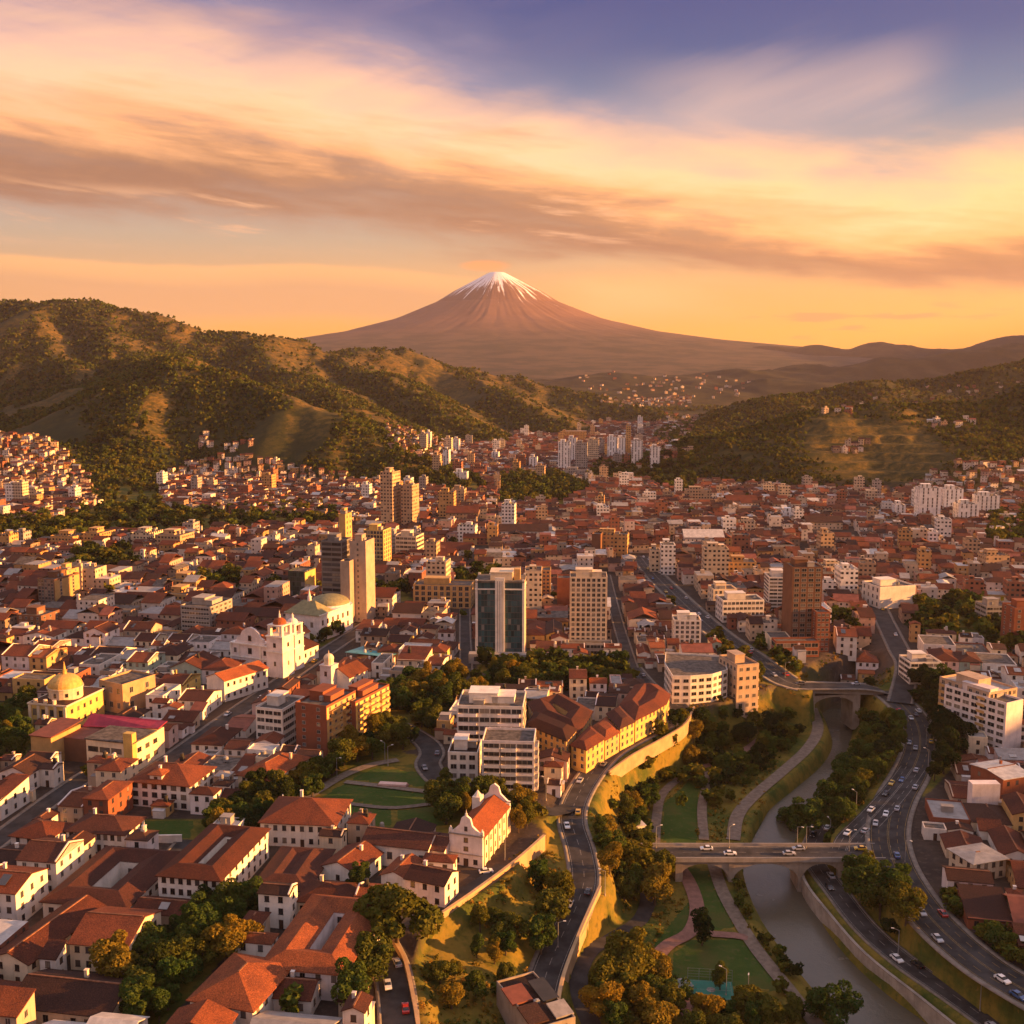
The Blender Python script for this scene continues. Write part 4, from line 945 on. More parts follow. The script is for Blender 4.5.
# brick twins by the park
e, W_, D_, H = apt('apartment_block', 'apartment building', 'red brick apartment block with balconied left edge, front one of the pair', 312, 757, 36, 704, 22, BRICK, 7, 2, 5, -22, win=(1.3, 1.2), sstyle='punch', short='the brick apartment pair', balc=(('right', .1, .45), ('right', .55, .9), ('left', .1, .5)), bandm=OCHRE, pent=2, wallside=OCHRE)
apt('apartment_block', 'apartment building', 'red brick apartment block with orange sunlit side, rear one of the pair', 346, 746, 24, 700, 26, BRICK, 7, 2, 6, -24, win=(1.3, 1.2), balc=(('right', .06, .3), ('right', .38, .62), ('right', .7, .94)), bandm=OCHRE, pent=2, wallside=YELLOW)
apt('office_building', 'office building', 'grey white stepped office with open loggias left of the brick pair', 270, 748, 30, 708, 18, WHITE, 5, 3, 2, -18, style='ribbon', pent=1, fm=WHITE)
# white stepped apartments
apt('apartment_block', 'apartment building', 'white upper apartment block with terraces stepping behind the front block', 490, 768, 66, 706, 20, WHITE, 7, 6, 4, -4, style='ribbon', short='the white stepped apartments', pent=2, wallside=CREAM, balc=(('front', .02, .3), ('front', .62, .95)), bandm=PALE)
apt('apartment_block', 'apartment building', 'white front apartment block with seven bands of balconies', 508, 799, 52, 741, 14, PALE, 7, 3, 2, -4, style='ribbon', pent=0, slab=True, balc=(('front', .04, .34), ('front', .37, .66), ('right', .1, .6)), bandm=WHITE)
apt('apartment_block', 'apartment building', 'low white wing with dark roof band on the left of the stepped apartments', 463, 790, 30, 752, 14, WHITE, 4, 3, 2, -4, style='punch', win=(2.0, 1.6), pent=1, roofm=TILE_D)
# curved yellow court building
poly_building('court_building', 'building', 'ochre slab wing with long brown tiled roof and rows of windows beside the white apartments', [(527, 751), (566, 768), (576, 756), (536, 738)], 11, OCHRE, TILE_B, 'hip', 0, 3.2, 2.0, 4, gap=3.0)
poly_building('court_building', 'building', 'ochre tile-roofed building round a cluttered brown courtyard behind the slab wing', [(537, 737), (577, 755), (592, 732), (560, 713), (528, 722)], 9, OCHRE, TILE_A, 'court', 0, 4.6, 1.8, 3, 'the ochre court building', gap=3.0, zf=6.4, courtm=TILE_D)
poly_building('terrace_house', 'building', 'yellow terrace house with red roof nearest the road junction, first in the curved row', [(571, 766), (586, 771), (604, 759), (590, 747)], 8.5, YELLOW, TILE_A, 'hip', 0, 2.6, 1.6, 3, gap=2.8)
poly_building('terrace_house', 'building', 'yellow terrace house with red roof, second in the curved row', [(605, 758), (619, 750), (606, 735), (591, 746)], 7.6, OCHRE, TILE_C, 'hip', 0, 2.6, 1.6, 3, gap=2.8)
poly_building('terrace_house', 'building', 'yellow terrace house with dark red roof in the middle of the curved row', [(620, 749), (634, 742), (620, 725), (607, 734)], 8.8, YELLOW, TILE_B, 'hip', 0, 2.6, 1.6, 3, gap=2.8)
poly_building('court_building', 'building', 'ochre building with rounded end and cluttered roof closing the curved row', [(635, 741), (652, 732), (665, 724), (669, 714), (656, 704), (636, 704), (621, 724)], 9, YELLOW, TILE_A, 'court', 0, 4.4, 1.8, 3, 'the rounded ochre building', gap=2.8, zf=6.8, courtm=TILE_D)
# white faceted apartments on the rim
poly_building('apartment_block', 'apartment building', 'white faceted apartment building on the rim above the gorge', [(664, 690), (672, 704), (690, 704), (712, 702), (727, 697), (722, 682), (665, 678)], 12, WHITE, SLAB, 'flat', 0, floors=4, short='the white faceted apartments', win=(2.2, 1.4), gap=3.2)
apt('apartment_block', 'apartment building', 'boxy tan apartment block at the tip of the rim', 747, 705, 24, 664, 18, TANW, 6, 3, 5, 16, win=(1.6, 1.5), short='the boxy tan apartments', wallside=OCHRE, balc=(('right', .1, .4), ('right', .55, .85)), bandm=CREAM, pent=1)
apt('apartment_block', 'apartment building', 'white gridded apartment block beside the narrow street behind the rim', 687, 653, 27, 620, 12, WHITE, 7, 5, 3, -3, win=(1.4, 1.4), short='the white gridded block', pent=2)
# centre right
apt('apartment_tower', 'tower', 'cream tower with vertical piers, sunlit, at the top of the wide avenue', 716, 585, 24, 549, 16, FAC['cream'], 11, 0, 0, -3, faces=(), short='the cream pier tower', pent=2)
apt('apartment_block', 'apartment building', 'yellow slab block lit full by the sun behind a brown end wall', 610, 556, 34, 534, 14, FAC['ochre'], 6, 0, 0, -12, faces=(), short='the yellow slab block')
apt('apartment_block', 'apartment building', 'dark brown end wall block beside the yellow slab block', 596, 558, 9, 534, 12, BROWN, 6, 0, 0, -12, faces=(), pent=0)
apt('apartment_tower', 'tower', 'white and brown striped tower right of the yellow slab block', 668, 575, 14, 545, 14, FAC['white'], 9, 0, 0, -3, faces=())
apt('apartment_block', 'apartment building', 'pale cream block with blank front left of the striped tower', 655, 572, 10, 550, 12, FAC['cream'], 7, 0, 0, -3, faces=())
apt('apartment_block', 'apartment building', 'ochre block of balconies right of the cream pier tower', 742, 580, 28, 562, 16, FAC['ochre'], 5, 0, 0, -3, faces=())
apt('apartment_block', 'apartment building', 'red brick block with orange side far behind the pier tower', 741, 553, 17, 535, 14, FAC['brick'], 5, 0, 0, -8, faces=(), pent=0, wallside=OCHRE)
apt('apartment_block', 'apartment building', 'pale yellow block standing before the red brick block', 747, 535, 16, 522, 14, FAC['cream'], 5, 0, 0, -8, faces=())
apt('apartment_tower', 'tower', 'slender sunlit yellow tower far up the valley axis', 601, 511, 6, 496, 10, FAC['ochre'], 8, 0, 0, -8, faces=())
apt('apartment_tower', 'tower', 'slim white tower with dark stripe left of the valley axis', 508, 530, 13, 504, 12, FAC['white'], 9, 0, 0, -8, faces=())
apt('office_building', 'office building', 'long white office building with even rows of windows beside the avenue', 743, 622, 42, 600, 16, WHITE, 4, 10, 4, 4, win=(1.6, 1.4), short='the long white office', pent=1)
apt('office_building', 'office building', 'low cream hall with rounded roof left of the long white office', 725, 606, 24, 589, 14, CREAM, 3, 5, 3, 4)
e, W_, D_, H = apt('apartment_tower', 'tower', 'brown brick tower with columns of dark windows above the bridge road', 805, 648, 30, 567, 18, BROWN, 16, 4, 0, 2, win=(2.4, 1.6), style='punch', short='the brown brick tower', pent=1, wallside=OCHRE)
apt('apartment_block', 'apartment building', 'lower brick annex with windows joined to the brown tower', 822, 652, 14, 612, 14, BRICK, 8, 3, 2, 2, win=(1.3, 1.3), pent=0)
apt('office_podium', 'office building', 'low red podium around the foot of the brown tower', 797, 657, 44, 641, 8, BRICK, 2, 6, 1, 2, style='ribbon', pent=0)
apt('apartment_tower', 'tower', 'white rounded tower with floor bands left of the brown brick tower', 781, 614, 26, 577, 16, WHITE, 10, 3, 2, -3, style='ribbon', short='the white banded tower', pent=2)
apt('apartment_block', 'apartment building', 'white and yellow block behind the brown brick tower', 836, 582, 26, 566, 14, FAC['cream'], 4, 0, 0, 2, faces=())
apt('apartment_tower', 'tower', 'pale slender tower standing behind the white and yellow block', 827, 557, 13, 533, 12, FAC['tan'], 8, 0, 0, 2, faces=())
apt('office_building', 'office building', 'white hall with stepped gable on the diagonal street', 897, 608, 40, 586, 20, WHITE, 3, 0, 4, 14, faces=('left',), short='the white stepped hall', pent=1)
apt('apartment_tower', 'tower', 'white and tan tower half hidden behind the right houses', 997, 574, 24, 555, 14, FAC['tan'], 6, 0, 0, 2, faces=())
apt('apartment_block', 'apartment building', 'white apartment building with window bands above the river trees', 925, 684, 32, 662, 14, WHITE, 4, 4, 2, 2, style='ribbon', short='the white riverside block')
apt('apartment_block', 'apartment building', 'grey banded block on the right edge behind trees', 998, 629, 26, 606, 14, GREYW, 5, 4, 2, 2, style='ribbon')
apt('apartment_block', 'apartment building', 'brown edge block cut by the right border', 1030, 650, 36, 608, 14, BRICK, 8, 4, 2, 2)
# big block at the right edge
apt('apartment_block', 'apartment building', 'tan apartment slab with rows of balconies at the right edge', 1000, 744, 40, 690, 26, TANW, 8, 6, 7, 26, win=(1.6, 1.6), short='the tan balcony slab', balc=(('left', .04, .3), ('left', .37, .63), ('left', .7, .96)), bandm=OCHRE, pent=1, roofm=TIN)
apt('apartment_block', 'apartment building', 'white banded block with blank pink white end wall at the right edge', 1012, 752, 26, 701, 30, PALE, 7, 0, 7, 30, faces=('left',), style='ribbon', sstyle='punch', win=(3.0, 1.6), short='the blank pale end wall', pent=2, fm=WHITE)
WTOWER = facade('striped_white_facade', (.86, .82, .78), 4.2, 3.1, (.36, .66), (.08, .93), (.10, .085, .08))
# white towers at the foot of the right hill
for i, (q, a, b_, w_, t_) in enumerate((('white tower with tan core, first of the hillfoot towers', 929, 524, 21, 488), ('white tower set back, second of the hillfoot towers', 953, 515, 18, 489), ('short white tower in front, third of the hillfoot towers', 968, 525, 20, 504), ('white tower last of the hillfoot towers', 988, 518, 22, 496))):
    apt('apartment_tower', 'tower', q, a, b_, w_, t_, 16, WTOWER, 10, 0, 0, -4, faces=(), short='the white hillfoot towers' if i == 0 else None)
# skyline up the valley
SKY = [(436, 470, 8, 455, 'tan'), (446, 470, 6, 450, 'white'), (457, 478, 9, 462, 'brick'), (446, 517, 16, 492, 'ochre'), (458, 508, 13, 489, 'tan'), (521, 470, 8, 455, 'brick'), (533, 470, 8, 457, 'white'), (516, 476, 7, 462, 'ochre'), (495, 462, 7, 452, 'white'), (564, 473, 12, 442, 'white'), (581, 473, 12, 443, 'grey'),
       (572, 464, 9, 438, 'white'), (593, 464, 11, 440, 'cream'), (601, 458, 7, 440, 'grey'), (612, 460, 10, 437, 'white'), (621, 460, 9, 438, 'white'), (628, 458, 5, 426, 'ochre'), (617, 468, 9, 455, 'grey'), (627, 468, 6, 455, 'brick'), (637, 468, 11, 441, 'white'), (655, 467, 10, 447, 'white'), (674, 455, 7, 442, 'white'),
       (640, 429, 5, 417, 'white'), (540, 480, 9, 466, 'tan'), (692, 460, 12, 449, 'tan'), (423, 448, 7, 434, 'cream'), (448, 452, 7, 438, 'cream'), (456, 452, 6, 439, 'white'), (428, 448, 5, 432, 'white'), (698, 505, 26, 490, 'tan'), (575, 478, 24, 470, 'grey'), (478, 476, 16, 466, 'brick'), (460, 480, 14, 472, 'white'), (474, 508, 18, 496, 'brick'), (900, 520, 10, 505, 'white'), (790, 522, 14, 512, 'white')]
words = dict(white='white', tan='tan', cream='cream', ochre='ochre', brick='brick red', grey='grey')
sky_items = []
for a, b_, w_, t_, k in SKY:
    e, *_q = apt('apartment_tower', 'tower', 'x', a, b_, w_, t_, 15, WTOWER if k == 'white' else FAC[k], 8, 0, 0, -6, faces=(), pent=1)
    sky_items.append((e, a, b_, words[k])); e['group'] = 'distant towers up the valley'

# ------------------------------------------------------------------ church with two bell towers
def dome_mat(name, c): return flat(name, c, .6, .25, .6)
GOLD = dome_mat('ochre_dome', (.55, .33, .09)); GREEND = dome_mat('greenish_dome', (.26, .24, .12)); CTILE = tiles('church_tiles', (.30, .085, .026), (.22, .062, .022))
p = P(258, 673); rz = math.radians(-24)
e = thing('church', 'white church with curved gable front and bell towers, orange roof behind', 'church', p, rz, 'the white church'); e.scale = (.88, .88, .82); claim(world_pts(p, rz, [(-24, -4), (30, -4), (34, 58), (-18, 58)]))
b = MB(); b.box(-18, 8, 0, 6, -2, 17); b.prism([(-15, 0), (5, 0), (5, 6), (-15, 6)], 17, 18.2); b.build('facade', PALE, e)
b = MB(); n = 14; cx = -5
prof_ = [(-9.5, 17), (-8.8, 20.5), (-6.8, 21.2), (-5.4, 24.2), (-3, 26.2), (0, 27.2), (3, 26.2), (5.4, 24.2), (6.8, 21.2), (8.8, 20.5), (9.5, 17)]
fr = [(cx + x, .4, z) for x, z in prof_]; bk = [(cx + x, 1.8, z) for x, z in prof_]
b.face(fr[::-1]); b.face(bk)
for i in range(len(fr) - 1): b.face([fr[i], fr[i + 1], bk[i + 1], bk[i]])
b.build('gable', PALE, e)
for x in (-17.6, -12.2, 2.2, 7.6): MB().box(x - .5, x + .5, -.5, 0, -2, 16.4).build('pilaster', WHITE, e)
MB().box(-18.4, 8.4, -.8, 6.2, 16.4, 17.1, 0, True).build('cornice', WHITE, e)
MB().box(-18.4, 8.4, -.65, -.0, 8.6, 9.1, 0, True).build('string_course', WHITE, e)
put_windows(e, [(x, 0, z, 'front', win_mesh(w_, h_, WOODF)) for x, z, w_, h_ in ((-15, 12.5, 1.6, 2.6), (-5, 12.8, 2.4, 3.4), (5, 12.5, 1.6, 2.6), (-15, 5.5, 1.5, 2.2), (5, 6, 1.5, 2.6), (-5, 20.6, 1.8, 3.0))])
for x, w_, h_ in ((-5, 3.0, 5.4), (5, 1.9, 3.8), (-15, 1.9, 3.8)): MB().box(x - w_ / 2, x + w_ / 2, -.12, 0, -.4, h_).build('door', DOORM, e)
b = MB(); b.gable_wall(-12, 3, 6, 46, -2, 15, 5, axis='y'); b.build('nave_wall', WHITE, e); r = MB(); r.gable(-12, 3, 6, 46, 15, 5.4, .7, axis='y'); r.build('nave_roof', CTILE, e)
b = MB(); b.box(3, 13, 8, 40, -2, 9); b.build('aisle_wall', WHITE, e); r = MB(); r.slab([(13.6, 7.6, 8.8), (13.6, 40.4, 8.8), (3.05, 40.4, 12.5), (3.05, 7.6, 12.5)], .3); r.build('aisle_roof', TILE_A, e)
put_windows(e, [(13, y, 5, 'right', win_mesh(1.4, 2.4, WOODF)) for y in (12, 17, 22, 27, 32, 37)])
for tx, ty, h1, h2 in ((14, 2, 24, 13), (12.5, 16, 21, 11)):
    a = 5.2 if ty < 9 else 4.2
    b = MB(); b.box(tx - a, tx + a, ty - a, ty + a, -2, h1); t_ = b.build('bell_tower', PALE, e)
    MB().box(tx - a - .5, tx + a + .5, ty - a - .5, ty + a + .5, h1, h1 + .7, 0, True).build('cornice', WHITE, t_)
    MB().box(tx - a - .35, tx + a + .35, ty - a - .35, ty + a + .35, h1 * .62, h1 * .62 + .5, 0, True).build('cornice', WHITE, t_)
    b = MB(); k = a * .72; zt = h1 + .7
    for sx in (-1, 1):
        for sy in (-1, 1): b.box(tx + sx * k - .9, tx + sx * k + .9, ty + sy * k - .9, ty + sy * k + .9, zt, zt + 5.6)
    b.box(tx - k - 1.1, tx + k + 1.1, ty - k - 1.1, ty + k + 1.1, zt + 5.6, zt + 6.4, 0, True); b.build('belfry', WHITE, t_)
    MB().dome(tx, ty, zt + 6.4, k, k * 1.0, 16, 6).build('cupola', CTILE if ty < 9 else PALE, t_, True)
    b = MB(); b.cyl(tx, ty, zt + 6.4 + k * .95, zt + 8.4 + k, .7, .5, 8); b.cyl(tx, ty, zt + 8.4 + k, zt + h2 + 1.5, .35, .05, 6); b.build('spire', PALE, t_)
    put_windows(t_, [(tx, ty - a, h1 * .34, 'front', win_mesh(1.1, 2.4, WOODF)), (tx, ty - a, h1 * .8, 'front', win_mesh(1.5, 2.4, WOODF)), (tx + a, ty, h1 * .34, 'right', win_mesh(1.1, 2.2, WOODF)), (tx + a, ty, h1 * .8, 'right', win_mesh(1.5, 2.2, WOODF))])
# domed church behind
p = P(303, 640); rz = math.radians(-24)
e = thing('church', 'pale church with rounded apse and greenish dome roof behind the white church', 'church', p, rz, 'the greenish domed church'); claim(world_pts(p, rz, [(-14, -4), (16, -4), (16, 46), (-14, 46)]))
b = MB(); b.box(-11, 11, 0, 30, -2, 14); b.cyl(0, 30, -2, 14, 11, 11, 24); b.build('wall', PALE, e)
MB().box(-11.5, 11.5, -.5, 30, 14, 14.8, 0, True).build('cornice', WHITE, e)
r = MB(); r.hip(-11, 11, -.5, 14, 14.8, 6.0, .3); r.build('pyramid_roof', GREEND, e); b = MB(); b.cyl(0, 7, 20.2, 23, 1.2, 1.0, 8); b.cyl(0, 7, 23, 27, .8, .05, 8); b.build('lantern', PALE, e)
b = MB(); b.cyl(0, 27, 14.8, 15.6, 11.4, 11.4, 28); b.build('drum', PALE, e); MB().dome(0, 27, 15.6, 11, 4.6, 28, 7).build('dome', GREEND, e, True)
put_windows(e, [(11, y, z, 'right', win_mesh(1.5, 2.6, WOODF)) for y in (3, 8, 13, 18, 23, 28) for z in (4.5, 10)] + [(x, 0, 9, 'front', win_mesh(1.5, 2.6, WOODF)) for x in (-6, 0, 6)])
# small bell-towered chapel above the brick pair
p = P(336, 694); rz = math.radians(-24)
e = thing('chapel', 'small white chapel with a domed bell turret behind the brick pair', 'chapel', p, rz, 'the small domed chapel'); claim(world_pts(p, rz, [(-8, -3), (10, -3), (10, 20), (-8, 20)]))
b = MB(); b.gable_wall(-6, 6, 2, 18, -2, 8, 3.4, axis='y'); b.build('wall', WHITE, e); r = MB(); r.gable(-6, 6, 2, 18, 8, 3.6, .5, axis='y'); r.build('roof', TILE_C, e)
b = MB(); b.box(-7, -1, -2, 3.5, -2, 13); b.box(-7.3, -.7, -2.3, 3.8, 13, 13.5, 0, True); b.build('bell_tower', PALE, e); b = MB(); b.cyl(-4, .8, 13.5, 16, 2.2, 2.2, 12); b.dome(-4, .8, 16, 2.4, 2.4, 12, 5); b.cyl(-4, .8, 18.3, 20, .3, .05, 6); b.build('cupola', CREAM, e)
put_windows(e, [(-4, -2, z, 'front', win_mesh(1.2, 2.0, WOODF)) for z in (4, 9.5)] + [(6, y, 4.5, 'right', win_mesh(1.1, 1.8, WOODF)) for y in (5, 9, 13)])

# ------------------------------------------------------------------ yellow domed hall
p = P(50, 731); rz = math.radians(-14)
e = thing('domed_hall', 'yellow hall with ochre dome, white columned front and pinnacle', 'hall', p, rz, 'the yellow domed hall'); e.scale = (.84, .84, .80); claim(world_pts(p, rz, [(-15, -4), (15, -4), (18, 36), (-12, 36)]))
b = MB(); b.box(-11, 10, 0, 30, -2, 13.5); b.build('wall', YELLOW, e)
MB().box(-11.6, 10.6, -.7, 30.6, 13.5, 14.3, 0, True).build('cornice', CREAM, e)
for x in (-10.4, -5.6, -.8, 4.0, 9.2): MB().box(x - .7, x + .7, -.7, 0, -2, 13.2).build('pilaster', CREAM, e)
put_windows(e, [(x, 0, z, 'front', win_mesh(1.9, h_, WOODF)) for x in (-8, -3.2, 1.6, 6.6) for z, h_ in ((9.6, 3.2), (3.2, 4.2))] + [(10, y, z, 'right', win_mesh(1.5, 2.0, WOODF)) for y in (4, 9, 14, 19, 24) for z in (4, 10)])
r = MB(); r.hip(-11, 10, 0, 30, 14.3, 2.2, .4); r.build('roof', TILE_D, e)
b = MB(); b.cyl(1, 12, 14.5, 20, 8.2, 8.2, 24); b.cyl(1, 12, 20, 20.6, 8.7, 8.7, 24); b.build('drum', CREAM, e); MB().dome(1, 12, 20.6, 8.2, 6.4, 28, 8).build('dome', GOLD, e, True)
put_windows(e, [(1 + 8.2 * math.sin(a), 12 - 8.2 * math.cos(a), 17.4, a, win_mesh(1.2, 1.8, WOODF)) for a in (-.7, 0, .7, 1.4)])
b = MB(); b.cyl(1, 12, 26.6, 29, 1.3, 1.0, 10); b.cyl(1, 12, 29, 33.5, .8, .05, 8); b.build('lantern', GOLD, e)
for x in (-7.5, -2, 3): MB().cyl(x, .4, 14.3, 16.4, 1.0, 1.0, 14).build('clock_roundel', CREAM, e)
# ochre walls and pink-roofed market
apt('building', 'building', 'old ochre wall fronted building with arched parapet behind the domed hall', 112, 712, 34, 682, 18, SANDW, 2, 3, 2, -30, short='the arched ochre building', pent=0, win=(1.8, 2.4))
p = P(92, 768); rz = math.radians(-16)
e = thing('market_hall', 'cream market hall with open glazed galleries and crimson roof edge', 'market hall', p, rz, 'the crimson edged market'); claim(world_pts(p, rz, [(-28, -2), (24, -2), (24, 24), (-28, 24)]))
b = MB(); b.box(-2, 18, 0, 20, -2, 11); b.build('wall', CREAM, e); b = MB(); b.box(-24, -15, -3, 14, -2, 11); b.build('end_block', OCHRE, e); b = MB(); b.box(-15, -2, 4, 20, -2, 9); b.build('gallery', BROWN, e)
r = MB(); r.slab([(-24.5, -3.5, 11.6), (-14.5, -3.5, 11.6), (-14.5, 15, 12.6), (-24.5, 15, 12.6)], .3); r.build('end_roof', RUST, e)
r = MB(); r.slab([(-15, 15, 9.9), (19, 15, 12.2), (19, 21, 13.2), (-15, 21, 13.2)], .3); r.build('crimson_roof', flat('crimson_roof', (.38, .03, .06), .6), e)
r = MB(); r.slab([(-14.9, 4, 9.1), (-2.1, 4, 9.1), (-2.1, 14.9, 9.6), (-14.9, 14.9, 9.6)], .2); r.build('gallery_roof', RUST, e); r = MB(); r.box(-2.4, 18.4, -.4, 14.9, 11, 11.5, 0, True); r.build('roof', SLAB, e)
put_windows(e, [(x, 0, z, 'front', win_mesh(4.2, 1.8, WOODF, 'band')) for x in (1, 6, 11) for z in (3.0, 7.6)] + [(18, y, z, 'right', win_mesh(2.4, 1.6, WOODF)) for y in (4, 9, 14) for z in (3.0, 7.6)])
MB().box(14.5, 18.3, -.6, 2, -2, 15).build('stair_tower', YELLOW, e)

# ------------------------------------------------------------------ pink chapel on the plaza
p = P(466, 866); rz = math.radians(-18); s = proj(*p)[2] / F
e = thing('chapel', 'pale pink chapel with stepped gable, orange roof and yellow sunlit flank', 'chapel', p, rz, 'the pale pink chapel'); e.scale = (.84, .84, .80); claim(world_pts(p, rz, [(-8, -2), (8, -2), (8, 36), (-8, 36)]))
b = MB(); b.box(-6.3, 6.3, 0, 1.2, -1, 12.5); b.build('facade', PALE, e); b = MB(); b.gable_wall(-6, 6, 1.2, 32, -1, 11.5, 3.6, axis='y'); b.build('wall', CREAM, e)
pr = [(-6.3, 12.5), (-6.3, 13.0), (-5.2, 13.2), (-2.4, 15.8), (-1.7, 18.6), (0, 19.8), (1.7, 18.6), (2.4, 15.8), (5.2, 13.2), (6.3, 13.0), (6.3, 12.5)]
b = MB(); fr = [(x, .1, z) for x, z in pr]; bk = [(x, 1.1, z) for x, z in pr]; b.face(fr[::-1]); b.face(bk)
for i in range(len(fr) - 1): b.face([fr[i], fr[i + 1], bk[i + 1], bk[i]])
b.build('gable', PALE, e)
MB().box(-6.6, 6.6, -.4, 1.3, 12.1, 12.5, 0, True).build('cornice', STONE, e); MB().box(-6.5, 6.5, -.3, 0, 4.6, 4.9, 0, True).build('string_course', STONE, e)
for x in (-6.0, 6.0): b = MB(); b.box(x - .5, x + .5, .1, 1.1, 12.5, 14); b.cyl(x, .6, 14, 15, .5, .1, 8); b.build('pinnacle', WHITE, e)
b = MB(); b.cyl(0, .6, 19.7, 20.4, .5, .5, 8); b.cyl(0, .6, 20.4, 22, .25, .04, 6); b.build('finial', WHITE, e)
r = MB(); r.gable(-6, 6, 1.2, 31, 11.5, 3.9, .5, axis='y'); r.build('roof', CTILE, e)
b = MB(); b.box(-6.2, 6.2, 31.3, 32.4, -1, 12.2); fr = [(x, 31.35, z) for x, z in pr[1:-1]]; bk = [(x, 32.35, z) for x, z in pr[1:-1]]; b.face(fr[::-1]); b.face(bk)
for i in range(len(fr) - 1): b.face([fr[i], fr[i + 1], bk[i + 1], bk[i]])
b.build('rear_gable', PALE, e)
b = MB(); b.box(-6.4, -3.2, 24, 28, 11, 16.5); b.cyl(-4.8, 26, 16.5, 18.8, 1.6, .1, 8); b.build('bell_turret', WHITE, e)
put_windows(e, [(0, 0, 10.2, 'front', win_mesh(1.4, 1.7, WOODF)), (0, 0, 6.8, 'front', win_mesh(1.6, 1.6, WOODF)), (0, .1, 14.6, 'front', win_mesh(1.0, 1.6, WOODF)), (-3.4, 0, 2, 'front', win_mesh(1.6, 2.0, WOODF)), (3.6, 0, 2, 'front', win_mesh(1.4, 1.8, WOODF))] + [(6, y, z, 'right', win_mesh(1.0, 1.8, WOODF)) for y in (5, 10, 15, 20, 25) for z in (3, 8)])
b = MB(); b.box(-.9, .9, -.12, 0, -.5, 3.0); b.cyl(0, -.06, 3.0, 3.01, .01, .01, 4); b.build('door', DOORM, e)
for y in (2.5, 7.5, 12.5, 17.5, 22.5, 27.5): MB().box(6, 6.5, y - .4, y + .4, -1, 10.6).build('buttress', CREAM, e)

